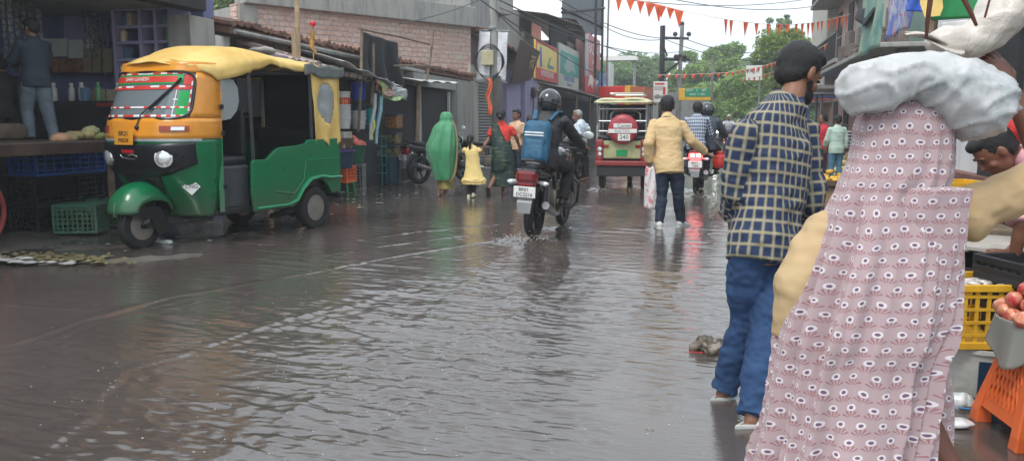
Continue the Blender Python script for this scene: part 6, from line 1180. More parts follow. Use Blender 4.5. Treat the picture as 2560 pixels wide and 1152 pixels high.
# ---- woman in red blouse and dark sari
L0=tuple(gp(1250,484,-.01)); D0=15.2; rz=R(4); sc=.98
P=jl(L0,rz,sc,dict(head=(1253,290,D0),neck=(1254,308,D0),shL=(1232,320,D0),shR=(1277,320,D0),chest=(1254,336,D0),waist=(1254,362,D0),pelvis=(1254,382,D0),hipL=(1246,388,D0),hipR=(1262,388,D0),elL=(1222,348,D0),wrL=(1209,367,D0-.4),elR=(1291,344,D0+.05),wrR=(1298,366,D0+.3),knL=(1244,430,D0),knR=(1262,430,D0),anL=(1222,472,D0-.2),anR=(1257,476,D0+.1)))
P['ftL']=(0,.6,-.9)
m_rb=shirtm('red_blouse_cloth',(.6,.04,.025)); m_sari=NT('dark_green_sari'); v=m_sari.coord('Object',(1,1,1),(0,.5,0)); z=m_sari.xyz(v)[2]; f=m_sari.noise(m_sari.coord('Object',(3,3,14),(0,.6,0)),2,3,.5); m_sari.set(col=m_sari.mix(m_sari.ramp(f,[(.58,0.),(.64,1.)]),(.008,.03,.026),(.1,.12,.05)),rough=.6); m_sari=m_sari.m
tr_,_,_=person('woman with hair in a bun, red blouse and dark green sari, leading the girl',L0,rz,P,scale=sc,skin=SKD if False else SK,voxel=.014,shirt=m_rb,shoes=m_chap,shoe_kind='sandal',hair='bun',sleeve=.36,facial=False,hem=-.06,handsL=dict(curl=.7),handsR=dict(curl=.6),cloth=.01)
drape('sari_skirt',[(352,1236,1277),(375,1231,1281),(400,1228,1284),(435,1226,1286),(460,1226,1285),(466,1230,1284)],D0,m_sari,tr_,.66,9,.07,72)
drape('sari_pallu',[(310,1229,1246),(325,1228,1252),(345,1229,1262),(370,1230,1272),(400,1228,1277),(425,1230,1268)],D0-.1,m_sari,tr_,.75,6,.1,48,fine=.08)
# ---- boy behind
L0=tuple(gp(1292,462,0)); person('boy in a yellow and pink shirt standing behind the woman in the red blouse',L0,R(150),None,scale=.93,voxel=.016,shirt=shirtm('pink_yellow_shirt',(.6,.4,.25),var=.4),trousers=m_djean,shoes=m_trim,facial=True,sleeve=.4)
# ---- man on the plank stall, far left
L0=tuple(cp(102,362,10.2)); rz=R(70); person('man in a dark slate shirt and grey jeans standing up on the plank stall',L0,rz,dict(knL=(-.10,.10,.49),anL=(-.12,.02,.09),knR=(.1,-.05,.48),anR=(.1,-.2,.09),elR=(.22,.1,1.14),wrR=(.15,.3,1.0),elL=(-.2,.15,1.16),wrL=(-.1,.36,1.1)),scale=.9,voxel=.012,shirt=shirtm('dark_slate_shirt',(.028,.04,.06)),trousers=m_gjean,shoes=m_trim,head=(15,15,0),leg_fat=1.2,loose=2,hem=.13,sleeve=.8)
L0=tuple(cp(15,300,11.3)-Vector((0,0,.75))); person('dim figure in dark clothes at the far left edge behind the stall',L0,R(60),None,scale=.95,voxel=.018,shirt=m_jack,trousers=m_bt,shoes=m_trim,facial=False)
# ---- people on the right verge
L0=tuple(gp(2086,462,.03)); rz=R(18); person('man in a pale mint shirt and blue jeans standing by the fruit sellers',L0,rz,dict(elL=(-.22,.06,1.12),wrL=(-.2,.22,.95)),scale=.84,voxel=.014,shirt=shirtm('mint_shirt',(.42,.55,.47)),trousers=shirtm('mid_blue_denim',(.06,.17,.27)),shoes=m_trim,facial=False,head=(10,15,0),hem=.14,loose=1.8,sleeve=.9)
bp=thing('backpack','black and white striped bag slung on the man in pale mint','bag',tuple(cp(2113,352,17.5))); mb=MB().rbox((0,0,0),(.3,.2,.42),.06,None,3); n=NT('black_white_stripes'); z=n.xyz(n.coord())[2]; n.set(col=n.mix(n.mth('GREATER_THAN',n.mth('FRACT',n.mth('MULTIPLY',z,14.)),.72),(.02,.02,.025),(.45,.45,.45)),rough=.6); mb.build('bag_body',n.m,bp,True); MB().tube([(-.1,-.0,.18),(-.16,.1,.26),(-.2,.2,.1)],.018,6).build('bag_strap',m_trim,bp,True)
L0=tuple(gp(2050,452,.03)); tR,_,_=person('woman in a bright red shawl standing beyond the plaid shirt shoulder',L0,R(120),None,scale=.86,voxel=.018,shirt=mat('crimson_cloth',(.5,.02,.04),.7),trousers=m_bt,shoes=m_trim,facial=False,hair='bun'); drape('shawl',[(322,2042,2062),(335,2036,2068),(360,2032,2070),(395,2036,2068),(420,2040,2064)],18.6,mat('crimson_cloth',(.5,.02,.04)),tR,.7,6,.08,40)
# ---- vendor in pink, right edge
L0=tuple(cp(2640,900,4.35)); L0=(L0[0],L0[1],.03); rz=R(84); D0=4.3
P=jl(L0,rz,1,dict(head=(2487,378,D0-.02),neck=(2548,392,D0),shL=(2566,425,D0-.2),shR=(2580,385,D0+.2),chest=(2610,420,D0),waist=(2670,470,D0),pelvis=(2700,520,D0),hipL=(2700,535,D0-.1),hipR=(2705,530,D0+.1),elL=(2556,560,D0-.28),wrL=(2532,655,D0-.2),elR=(2600,560,D0+.15),wrR=(2520,632,D0+.05),
 knL=(2690,720,D0-.1),knR=(2710,720,D0+.15),anL=(2700,880,D0-.1),anR=(2720,870,D0+.15)))
m_pink2=shirtm('dusty_pink_shirt',(.62,.33,.36)); person('vendor in a dusty pink shirt bending over the yellow crate at the right edge',L0,rz,P,voxel=.011,skin=skinmat('warm_brown_skin',(.2,.085,.05)),shirt=m_pink2,trousers=m_djean,shoes=m_chap,shoe_kind='sandal',hair='crop',head=(8,48,0),sleeve=.5,hem=.14,loose=1.7,
 handsL=dict(d=(-.25,.9,-.22),n=(0,.25,1),curl=.15,side=-1),handsR=dict(d=(-.2,.9,.1),n=(0,.1,1),curl=.7,side=1))
cz=cp(2560,320,4.9); o=MB().sph((0,0,0),(.12,.12,.1),None,20,14).build('red_cloth_bundle',None,None); smooth_eval(o,.012,3,m=mat('bright_red_cloth',(.6,.03,.03),.7),disp=lambda c:.012*fbm(c*np.array([6,6,30]),3)); o.location=cz; tag(o,'bright red cloth bundle behind the head of the pink shirt vendor','cloth')
# ================================================================= woman with the sack (foreground)
L0=(.52,2.32,-.05); rz=R(-8); sc=.95; D0=2.22
P=jl(L0,rz,sc,dict(head=(2262,372,D0+.05),neck=(2262,470,D0+.02),shL=(2080,560,D0),shR=(2420,528,D0),chest=(2240,640,D0+.03),waist=(2215,830,D0+.05),pelvis=(2190,980,D0+.05),hipL=(2130,1010,D0+.05),hipR=(2250,1010,D0+.05),elL=(2000,715,D0-.02),wrL=(1975,850,D0+.02),elR=(2628,440,D0-.02),wrR=(2530,228,D0+.02)))
for k,v_ in dict(knL=(-.1,.05,.46),knR=(.1,.05,.46),anL=(-.1,0,.085),anR=(.1,.05,.085)).items(): P[k]=Vector(v_)
m_tan=NT('tan_cotton'); v=m_tan.coord(); f=m_tan.noise(v,3,4,.6); m_tan.set(col=m_tan.mix(f,(.40,.27,.14),(.55,.4,.22)),rough=.75); m_tan=m_tan.m
W,_,_=person('woman in a pink printed shawl and tan sleeves carrying a sack on her head',L0,rz,P,scale=sc,voxel=.010,skin=skinmat('dark_arm_skin',(.13,.052,.033)),shirt=m_tan,trousers=None,hair=None,sleeve=.54,slv=dict(L=1.0,R=.54),hem=.1,loose=1.8,fold=.013,facial=False,wide=.78,neckline=False,
 handsR=dict(d=(-.45,.1,.9),n=(.7,-.6,.1),curl=.35,side=1),handsL=dict(curl=.4))
def printm(name):
    n=NT(name); t=n.n('ShaderNodeUVMap'); x,y,z=n.xyz(t.outputs[0])[:3]; wb=n.noise(n.coord(),9,2,.5); s=.037
    d1=n.mth('MULTIPLY',n.mth('SUBTRACT',n.noise(n.coord(),5.5,2,.5),.5),.85); d2=n.mth('MULTIPLY',n.mth('SUBTRACT',n.noise(n.coord('Object',(1.3,1.3,1.3)),6.5,2,.5),.5),.9); u=n.mth('ADD',n.mth('DIVIDE',x,s),d1); v=n.mth('ADD',n.mth('DIVIDE',y,s*1.12),d2); ro=n.mth('FLOOR',v); u=n.mth('ADD',u,n.mth('MULTIPLY',n.mth('MODULO',n.mth('ABSOLUTE',ro),2.),.5))
    fu=n.mth('SUBTRACT',n.mth('FRACT',u),.5); fv=n.mth('SUBTRACT',n.mth('FRACT',v),.5)
    cy_=n.mth('SUBTRACT',fv,.2); r=n.mth('SQRT',n.mth('ADD',n.mth('MULTIPLY',fu,fu),n.mth('MULTIPLY',n.mth('MULTIPLY',cy_,cy_),1.15)))
    def st(x_,e,sft=.02): return n.mth('MINIMUM',1,n.mth('MAXIMUM',0,n.mth('DIVIDE',n.mth('SUBTRACT',e,x_),sft)))
    ring=st(r,.235); core=st(r,.125)
    # fan of leaves below each ring
    ly=n.mth('ADD',fv,.47); ang=n.mth('ARCTAN2',fu,n.mth('MAXIMUM',ly,.001)); lr=n.mth('SQRT',n.mth('ADD',n.mth('MULTIPLY',fu,fu),n.mth('MULTIPLY',ly,ly)))
    pet=n.mth('COSINE',n.mth('MULTIPLY',ang,13.)); env=n.mth('MULTIPLY',st(n.mth('ABSOLUTE',ang),1.22,.1),n.mth('MULTIPLY',st(lr,.54,.05),st(n.mth('SUBTRACT',0,lr),-.09,.05)))
    leaf=n.mth('MULTIPLY',st(n.mth('SUBTRACT',0,pet),.1,.3),env)
    base=n.mix(wb,(.32,.235,.25),(.43,.325,.335)); c=n.mix(n.mth('MULTIPLY',leaf,.72),base,(.24,.075,.09)); c=n.mix(n.mth('MULTIPLY',ring,.8),c,(.66,.64,.66)); c=n.mix(core,c,(.15,.075,.135))
    g=n.noise(n.coord(),300,2,.5); n.set(col=c,rough=.8,sheen=.2); n.bump(g,.12,.0015); return n.m
m_print=printm('pink_floral_print')
def pleat(x): return (1-abs(math.sin(x)))**1.6
def ff(q,t):
    a=pleat(q*6.5+.9*t+.5*math.sin(3*q+t*2)); b_=pleat(q*10.5-1.5*t+1.1+.6*math.sin(2*q-3*t)); n1=mnoise.noise(Vector((q*2.0+t*1.1,t*1.3,3.3))); n2=mnoise.noise(Vector((q*4.4-t*1.4,t*1.9,8.1))); n3=mnoise.noise(Vector((q*10+t*2,t*4,1.7)))
    return (max(0,1-abs(n1)*2.4)**1.2*1.0+n2*.8+n3*.16-.45+.05*a)*(.3+.9*min(1,t*1.5))
drape('shawl',[(240,2262,2292),(243,2236,2322),(251,2200,2352),(272,2160,2374),(310,2142,2385),(360,2135,2386),(410,2124,2384),(450,2108,2378),(480,2098,2362),(520,2079,2360),(600,2049,2381),(700,2006,2376),(830,1956,2358),(900,1943,2326),(1000,1922,2321),(1080,1906,2314),(1152,1888,2306),(1260,1879,2301)],D0-.05,m_print,W,.60,7,.27,360,7,uvs=True,foldfn=ff,fine=.02)
drape('shoulder_fold',[(467,2300,2390),(471,2262,2422),(480,2250,2431),(530,2240,2417),(600,2244,2412),(700,2230,2388),(800,2200,2370),(900,2178,2328),(1000,2157,2306),(1152,2110,2276),(1260,2089,2266)],D0-.12,m_print,W,.42,7,.28,280,7,uvs=True,foldfn=lambda q,t:ff(q*.8+2,t),fine=.03,phase=3)
drape('tunic_hem',[(840,2230,2330),(880,2240,2352),(930,2240,2372),(1000,2240,2380),(1090,2250,2380),(1152,2240,2372),(1260,2240,2360)],D0+.06,m_print,W,.7,7,.05,120,7,uvs=True,fine=.03)
# the sack: woven plastic, creased, resting on her head
def bentbag(name,spine,radii,m,label,cat,flat=.8,disp=None,vox=.009):
    sp=[cp(*p) for p in spine]; c=sum(sp,Vector())/len(sp); pts=[]; rr=[]
    n_=len(sp)
    for i in range(n_-1):
        for j in range(6):
            t=j/6; a,b,c2,d=sp[max(i-1,0)],sp[i],sp[i+1],sp[min(i+2,n_-1)]; pts.append(.5*((2*b)+(c2-a)*t+(2*a-5*b+4*c2-d)*t*t+(3*b-a-3*c2+d)*t**3)); rr.append(lerp(radii[i],radii[i+1],t*t*(3-2*t)))
    pts.append(sp[-1]); rr.append(radii[-1]); o=MB().tube([p-c for p in pts],rr,28,True,flat).build(name,None,None); smooth_eval(o,vox,6,.6,m=m,disp=disp); o.location=c; return tag(o,label,cat)
n=NT('white_woven_plastic'); v=n.coord(); f=n.noise(v,5,5,.65,.6); st=n.noise(v,7,4,.7); wv=n.noise(n.coord('Object',(1,1,1)),240,1,.5)
c=n.mix(n.mth('MULTIPLY',n.ramp(st,[(.52,0.),(.66,1.)]),.6),n.mix(f,(.40,.41,.41),(.58,.59,.59)),(.20,.25,.26)); n.set(col=c,rough=.42,coat=.15); n.bump(n.mth('ADD',n.mth('MULTIPLY',f,1.),n.mth('MULTIPLY',wv,.08)),.25,.012); m_sack=n.m
def sackd(c):
    w=fbm(c*np.array([5,5,5]),2); r_=c[:,0]*9+c[:,2]*16+w*3.5; k=np.clip(np.exp(-((c[:,0]-.03)/.16)**2),.25,1); return .005*fbm(c*np.array([5,8,10])+w[:,None]*2,2)+.003*(1-np.abs(np.sin(r_)))**3*k+.011*(1-np.abs(vnoise(np.stack([c[:,0]*7+c[:,2]*9,c[:,1]*9,c[:,2]*19-c[:,0]*8],-1)+11)))**9+.008*(1-np.abs(vnoise(np.stack([c[:,0]*16-c[:,2]*5,c[:,1]*12,c[:,2]*14+c[:,0]*9],-1)+4)))**10
bentbag('sack',[(2106,222,2.11),(2140,220,2.11),(2200,206,2.11),(2280,190,2.11),(2350,208,2.11),(2412,240,2.11),(2468,276,2.11),(2508,302,2.11)],[.040,.066,.067,.058,.070,.088,.088,.046],m_sack,'bulging white woven sack balanced across the covered head of the woman','sack',1.0,sackd)
n=NT('beige_thin_plastic'); v=n.coord(); f=n.noise(v,4,5,.65,1.0); n.set(col=n.mix(f,(.42,.37,.31),(.66,.62,.57)),rough=.35,coat=.3); n.bump(f,.7,.03); m_beige=n.m
def bagd(c): return .02*fbm(c*np.array([8,8,14]),3)+.014*np.abs(fbm(c*np.array([12,12,9])+3,3))
bentbag('carrier_bag',[(2330,105,2.24),(2370,110,2.24),(2440,98,2.24),(2500,40,2.24),(2520,-40,2.24),(2490,-120,2.24)],[.02,.045,.062,.075,.07,.05],m_beige,'crumpled beige plastic bag held on top of the white sack','bag',.9,bagd,.008)
o=MB().sheet(lambda u,v:cp(2262+150*u,84+40*u+lerp(-6,14,v)*(.4+u)-10*math.sin(u*5),2.2+.02*math.sin(v*6+u*9))-cp(2300,100,2.2),24,8).build('bag_flap',m_beige,None,True,thick=.003); o.location=cp(2300,100,2.2); tag(o,'loose torn beige plastic strip trailing left from the crumpled beige bag','bag')
for k,(a,lb) in enumerate((([(2326,-60,2.1),(2326,0,2.12),(2318,60,2.15),(2316,96,2.18)],'brown cord hanging straight down onto the left end of the beige bag'),([(2380,-60,2.1),(2405,-10,2.12),(2428,35,2.12),(2441,64,2.14)],'brown cord slanting down onto the middle of the beige bag'),([(2480,-60,2.1),(2474,0,2.1),(2462,45,2.12)],'thin brown cord above the right side of the beige bag'))):
    p0=cp(*a[0]); o=MB().tube([cp(*p)-p0 for p in a],[.007,.007,.006,.004][:len(a)] if k<2 else .003,8).build('cord',mat('brown_cord',(.13,.05,.035),.7,0,.3,30),None,True); o.location=p0; tag(o,lb,'cord')
yp=[(2300,-40),(2352,-40),(2358,20),(2350,40),(2312,44),(2300,10)]; c0=cp(2328,0,2.6); o=MB().loft([[cp(x,y,2.6+dz)-c0 for x,y in yp] for dz in (0,.012)]).build('yellow_pouch',mat('translucent_yellow',(.7,.5,.16),.4),None); o.location=c0; tag(o,'small yellow plastic pouch hanging behind the leftmost brown cord','pouch')
# ================================================================= household goods stall (left, behind the auto rickshaw)
def bucket(name,label,cat,loc,r0,r1,h,m,handle=None,group=None,lid=False,seg=28,rz=0,ribs=0,fill=None):
    t=thing(name,label,cat,tuple(loc),rz,group); pr=[(0,0),(r0,0),(r0+.003,.01)]
    for k in range(ribs): z=h*(k+1)/(ribs+1); r=lerp(r0,r1,z/h); pr+=[(r,z-.012),(r+.008,z-.006),(r+.008,z+.006),(r,z+.012)]
    pr+=[(r1,h-.025),(r1+.012,h-.02),(r1+.012,h),(r1-.004,h),(r0-.006,.015),(0,.015)]
    MB().lathe(pr,seg).build('shell',m,t,True)
    if handle: MB().tube([(r1*math.cos(a),0,h-.02-(handle*math.sin(a))) for a in [PI*i/14 for i in range(15)]],.005,6).build('handle',mat('grey_wire',(.45,.45,.45),.4,.5),t,True)
    if lid: MB().lathe([(0,h+.03),(r1*.7,h+.03),(r1+.018,h+.012),(r1+.02,h-.02),(r1+.005,h-.02)],seg).build('lid',m,t,True)
    if fill: MB().lathe([(0,h*.8),(r1-.01,h*.8)],seg).build('contents',fill,t)
    return t
XS=-6.75
def P_(px,py,X=XS): return ax(px,py,X)
g='buckets and tubs of the household stall'
bm_=mat('royal_blue_plastic',(.01,.06,.52),.3,0,.1,5); wm_=mat('white_bucket_plastic',(.55,.55,.54),.4,0,.12,6,dirt=(.3,.3,.3),dirtamt=.4); rm_=mat('red_bucket_plastic',(.5,.03,.03),.35,0,.12,6); cm_=mat('cyan_plastic',(.0,.38,.36),.35,0,.1,5); nm_=mat('navy_plastic',(.012,.04,.075),.35,0,.12,5); dg_=mat('deep_green_plastic',(.012,.1,.055),.35,0,.12,5); pm_=mat('purple_plastic',(.13,.08,.3),.4,0,.1,5)
bucket('bucket','royal blue bucket hung highest in the household stall','bucket',P_(897,250),.12,.155,.34,bm_,.12,g)
bl=P_(857,275); t=bucket('paint_bucket','white bucket with a red and yellow band, on top of the white bucket stack','bucket',bl,.125,.14,.33,wm_,None,g); MB().lathe([(.133,.03),(.141,.22)],28).build('red_band',rm_,t,True); text('lettering','\u0930\u0902\u0917',.12,mat('band_yellow',(.8,.55,.05),.5),t,(.1,-.11,.13),(R(90),0,R(40)),.003)
for k in range(5): bucket('bucket','white bucket nested in the stack under the red-banded bucket','bucket',P_(858,322)+Vector((0,0,.06*k)),.12,.145,.2,wm_,None,g)
o=MB().rbox((0,0,0),(.3,.34,.3),.01).b2((-.17,-.2,-.12),(-.14,.2,.12)).build('carton',mat('pale_carton',(.42,.4,.36),.8),None); o.location=P_(852,350); tag(o,'pale carton below the stack of white buckets','box')
for k in range(5): bucket('bucket','white ribbed bucket nested in the stack with wire handles under the royal blue bucket','bucket',P_(896,323)+Vector((0,0,.065*k)),.12,.15,.22,wm_ if k<3 else nm_,.1 if k>1 else None,g,ribs=1)
bucket('waste_bin','cyan bucket hung beside the blue rack post','bucket',P_(926,313),.085,.12,.33,cm_,-.09,g)
for k,(py,m_) in enumerate(((457,nm_),)): bucket('plastic_bin','tall dark blue lidded bin on the ground beside the parked motorcycle','bin',P_(978,457,-6.9),.19,.215,.56,nm_,None,g,lid=True)
n=NT('fruit_print_plastic'); v=n.coord(); f=n.noise(v,10,3,.5); n.set(col=n.ramp(f,[(.4,(.03,.05,.05)),(.55,(.14,.13,.05)),(.7,(.3,.2,.06))]),rough=.4); m_fp=n.m
def tub(name,label,loc,d,m,rim,group): 
    t=thing(name,label,'storage box',tuple(loc),0,group); MB().rbox((0,0,d[2]/2),d,.03,None,3).build('box_body',m,t); MB().rbox((0,0,d[2]),(d[0]+.04,d[1]+.04,.035),.012).build('rim',rim,t); return t
g2='printed storage boxes stacked on the dark blue bin'
tub('storage_box','fruit-printed dark storage box, lowest of the pile on the dark blue bin',P_(980,395,-6.9),(.36,.36,.24),m_fp,nm_,g2); tub('storage_box','plain dark blue storage box in the middle of the pile on the bin',P_(980,358,-6.9),(.34,.34,.2),m_fp,nm_,g2)
tub('storage_box','amber patterned storage box on top of the pile on the bin',P_(982,321,-6.9),(.34,.34,.28),mat('amber_print',(.22,.1,.03),.4,0,.6,22),nm_,g2)
bucket('tub','big green tub heaped with coloured clothes','tub',P_(883,408),.19,.25,.34,dg_,None,g); bucket('tub','black tub under the purple tub by the rear of the auto rickshaw','tub',P_(850,420),.22,.26,.3,nm_,None,g)
t=bucket('tub','purple tub stacked on the black tub behind the auto rickshaw','tub',P_(852,388),.22,.26,.1,pm_,None,g); t=bucket('tub','brown tub with a blue rim on top of the purple tub','tub',P_(852,372),.19,.24,.2,mat('brown_plastic',(.13,.08,.06),.45),None,g)
o=MB().sph((0,0,0),(.13,.13,.14),None,18,12).sph((.12,.1,-.05),(.13,.12,.08)).build('clothes_pile',None,None); smooth_eval(o,.014,3,m=mat('salmon_cloth',(.65,.17,.13),.8,0,.5,9),disp=lambda c:.03*fbm(c*12,3)); o.location=P_(879,355); tag(o,'salmon and green clothes heaped in the big green tub','clothes')
crate('plastic_crate','orange slatted crate under the stacked tubs','crate',tuple(P_(857,455)),(.36,.4,.3),m_oran,0,'crates of the household stall')
crate('plastic_crate','grey crate standing on its end in the water beside the orange crate','crate',tuple(gp(900,474,.0)),(.2,.3,.52),mat('dirty_grey_plastic',(.25,.26,.25),.5),R(14),'crates of the household stall',8,2)
st=thing('stool','small bright green stool below the orange crate','stool',tuple(gp(860,480,0))); MB().rbox((0,0,.24),(.32,.32,.03),.012).build('seat',mat('bright_green_plastic',(.02,.28,.07),.4),st)
for s in(-1,1):
    for q_ in(-1,1): MB().bar((.15*s,.15*q_,0),(.13*s,.13*q_,.23),.045).build('leg',mat('bright_green_plastic',(.02,.28,.07)),st)
# wire rack with hanging packets
rk=thing('wire_rack','green wire rack of small wares between the tubs and the dark blue bin','rack',tuple(gp(940,462,.02)))
mb=MB()
for s in(-.2,.2):
    for q_ in(-.12,.12): mb.tube([(s,q_,0),(s,q_,1.05)],.012,6)
for z in (.25,.42,.62,.82,1.02): mb.tube([(-.2,-.12,z),(.2,-.12,z),(.2,.12,z),(-.2,.12,z),(-.2,-.12,z)],.01,6)
mb.build('wire_frame',mat('teal_wire',(.03,.2,.18),.4),rk,True); mb=MB(); rn=random.Random(4)
for k in range(16): mb.rbox((rn.uniform(-.14,.14),rn.uniform(-.08,.08),rn.choice((.31,.48,.68,.88))),(.1,.09,.1),.015,(0,0,rn.uniform(0,1)))
mb.build('small_wares',mat('mixed_dark_wares',(.06,.09,.1),.4,0,.8,15),rk); MB().bar((-.3,0,0),(-.3,0,2.1),.06).build('post',mat('blue_paint',(.02,.1,.3),.4),rk)
def roll(label,a,b,r,m,name='plastic_roll'): 
    A_=P_(*a,X=-6.4); B_=P_(*b,X=-6.4); o=MB().tube([Vector((0,0,0)),(B_-A_)*.3+Vector((.02,0,0)),(B_-A_)*.7-Vector((.02,0,0)),B_-A_],[r,r*1.1,r*.9,r*.8],10).build(name,m,None,True); o.location=A_; tag(o,label,'packaging','wrapped wares hanging at the household stall')
roll('clear wrapped bundle hanging left in front of the blue rack',(938,235),(926,350),.035,m_clear); roll('pale blue wrapped bundle hanging right of the clear one',(952,240),(940,360),.045,mat('pale_blue_film',(.16,.32,.38),.25,coat=.4)); roll('yellow tipped wrapped bundle hanging lowest at the blue rack',(934,300),(930,350),.03,mat('yellow_film',(.5,.5,.1),.3))
for k,(a,b,c_,m_) in enumerate((((938,203),(992,222),(960,248),mat('green_white_pack',(.45,.62,.25),.3,0,.6,12,coat=.4)),((930,200),(955,235),(975,215),mat('red_white_pack',(.62,.3,.26),.3,0,.6,14,coat=.4)),((958,196),(1008,226),(985,240),m_clear),((985,205),(1012,230),(960,235),mat('grey_film',(.38,.4,.4),.2,0,.4,9,coat=.5)))):
    A_=P_(*a,X=-6.35); B_=P_(*b,X=-6.35); C_=P_(*c_,X=-6.35); o=MB().sheet(lambda u,v:(B_-A_)*u+(C_-A_)*v*(1-.3*u)+Vector((.06*math.sin(u*5+v*4+k),0,.03*math.sin(u*9+v*6))),12,10).build('plastic_packet',m_,None,True,thick=.01); o.location=A_; tag(o,('green and white plastic packet tied at the top of the household stall','red and white plastic packet tied beside the green one','clear plastic sheet sticking out right of the tied packets','grey plastic film hanging at the right end of the tied packets')[k],'packaging','wrapped wares hanging at the household stall')
# tarpaulin roofs, black cloth, poles
def tarp(name,label,A_,B_,C_,D_,m,cat='tarpaulin',sag=.06): 
    A_,B_,C_,D_=[Vector(p) for p in (A_,B_,C_,D_)]; o=MB().sheet(lambda u,v:((A_*(1-u)+B_*u)*(1-v)+(D_*(1-u)+C_*u)*v)-A_+Vector((.015*math.sin(u*17+v*5),0,-sag*math.sin(PI*u)*math.sin(PI*v)+.02*math.sin(u*21+v*3))),26,12).build(name,m,None,True,thick=.01); o.location=A_; return tag(o,label,cat)
m_wt=mat('weathered_white_tarp',(.55,.56,.56),.6,0,.2,4,dirt=(.2,.2,.19),dirtamt=.6); m_bc=mat('black_cloth',(.016,.017,.02),.8,0,.4,7)
tarp('tarpaulin','weathered white tarpaulin over the household stall beside the yellow canopy',(-6.2,12.6,2.35),(-6.2,15.3,2.02),(-7.2,15.3,2.35),(-7.2,12.6,2.6),m_wt)
tarp('tin_sheet','thin white tin sheet over the open doorway behind the green-veiled woman',(-6.2,16.3,2.2),(-6.2,18.9,2.28),(-7.3,18.9,2.4),(-7.3,16.3,2.36),m_wt,'roof sheet',.02)
bcA,bcB,bcC,bcD=P_(903,80,-6.5),P_(992,108,-6.5),P_(1003,212,-6.5),P_(896,206,-6.5)
o=MB().sheet(lambda u,v:((bcA*(1-u)+bcB*u)*(1-v)+(bcD*(1-u)+bcC*u)*v)-bcA+Vector((.07*math.sin(u*15+.8*math.sin(v*4))*(.3+v),0,.04*math.sin(u*11)*v)),46,20).build('black_cloth',m_bc,None,True,thick=.012); o.location=bcA; tag(o,'large black cloth hanging from a pole against the brick wall','cloth')
pp_=thing('pole_frame','rough wooden pole frame that holds the black cloth','pole',tuple(P_(935,120,-6.45)*Vector((1,1,0))))
def pr_(p): return p-pp_.location
for nm,(a,b),w in (('upright',((933,110),(929,260)),.05),('upright',((905,70),(896,330)),.045),('crossbar',((898,73),(1075,112)),.03),('crossbar',((985,165),(1100,168)),.035),('upright',((1083,80),(1066,205)),.04),('upright',((1046,212),(1040,400)),.07)):
    MB().tube([pr_(P_(*a,X=-6.45)),pr_((P_(*a,X=-6.45)+P_(*b,X=-6.45))/2+Vector((.02,0,.015))),pr_(P_(*b,X=-6.45))],w/2*1.3,7).build(nm,m_wood,pp_,True)
bmb=thing('bamboo_pole','tall pale bamboo pole rising behind the roof of the auto rickshaw','pole',(-6.55,11.6,0)); q0=ax(741,-60,-6.55); q1=ax(745,150,-6.55); MB().tube([q1*Vector((1,1,0))-bmb.location,q1-bmb.location,q0-bmb.location],[.05,.045,.035],10).build('upper_pole',m_bam,bmb,True); MB().tube([ax(735,82,-6.5)-bmb.location,ax(738,160,-6.5)-bmb.location,(.06,.0,0)],[.045,.045,.05],9).torus(.05,.008,Matrix.Translation(ax(741,70,-6.53)-bmb.location),14,6).build('tied_stub',m_bam,bmb,True)
for k,(px,py,w_) in enumerate(((700,150,.5),(655,128,.4),(775,163,.45),(820,172,.6))):
    o=MB().sph((0,0,0),(.2,w_*.6,.06),None,16,8).build('tarp_scrap',None,None); smooth_eval(o,.02,2,m=mat('scrap_%d'%k,((.1,.09,.14),(.3,.28,.26),(.06,.06,.08),(.45,.44,.42))[k],.7,0,.4,6),disp=lambda c:.03*fbm(c*7+k,3)); o.location=ax(px,py,-6.6); tag(o,('dark violet scrap','pale scrap','black scrap','off-white scrap')[k]+' of sheeting lying on the lower tiled eave','scrap')
# white cattle egret-like sack seen through the cab: pale crumpled sack
o=MB().tube([(0,0,0),(0,.25,-.06),(0,.42,-.2)],[.1,.11,.05],12).build('white_sack',None,None); smooth_eval(o,.015,3,m=wm_,disp=lambda c:.02*fbm(c*12,3)); o.location=ax(685,232,-6.9); tag(o,'pale crumpled sack seen through the cabin of the auto rickshaw','sack')
for px,lb in ((663,'left'),(742,'right')): 
    a=ax(px,200,-6.9); o=MB().tube([(0,0,0),(0,0,a.z+.3)],.04,8).build('stall_post',m_bam,None,True); o.location=(a.x,a.y,0); tag(o,'pale wooden post seen through the %s part of the auto rickshaw cabin'%lb,'post','posts seen through the cabin')
bck=MB().b2((-7.1,10.7,0),(-7.0,17.8,2.15)).build('shade_hoarding',m_dark,None); tag(bck,'near-black hoarding painting the shade behind the household stall','wall');  # near-black board stands in for the shade behind the goods
# ================================================================= right-hand stalls in the foreground
c0=cp(2458,846,4.0); yc=crate('plastic_crate','big yellow fish crate marked in black on the white drum','crate',tuple(c0),(.36,.5,.31),m_yelc,R(-76),None,4,8)
text('lettering','M\nK\nS\nK',.052,m_blk,yc,(.187,.17,.14),(R(90),0,R(90)),.001)
MB().rbox((.186,.17,.15),(.006,.1,.27),.003).build('solid_end_panel',m_yelc,yc)
mb=MB(); rn=random.Random(3)
for k in range(34): mb.sph((rn.uniform(-.13,.13),rn.uniform(-.2,.2),.265+rn.uniform(0,.03)),(rn.uniform(.03,.06),.02,.014),Matrix.Rotation(rn.uniform(0,3),4,'Z'),10,6)
mb.build('fish_heap',mat('silver_pink_fish',(.5,.46,.44),.25,.2,.4,25),yc,True)
dr=bucket('drum','squat dirty white plastic drum under the yellow fish crate','drum',c0-Vector((.0,.0,c0.z-.01)),.2,.21,c0.z-.02,mat('dirty_white_drum',(.5,.5,.47),.5,0,.2,5,dirt=(.1,.1,.09),dirtamt=.7)); MB().rbox((-.02,-.205,.1),(.1,.01,.17),.003).build('torn_label',nm_,dr)
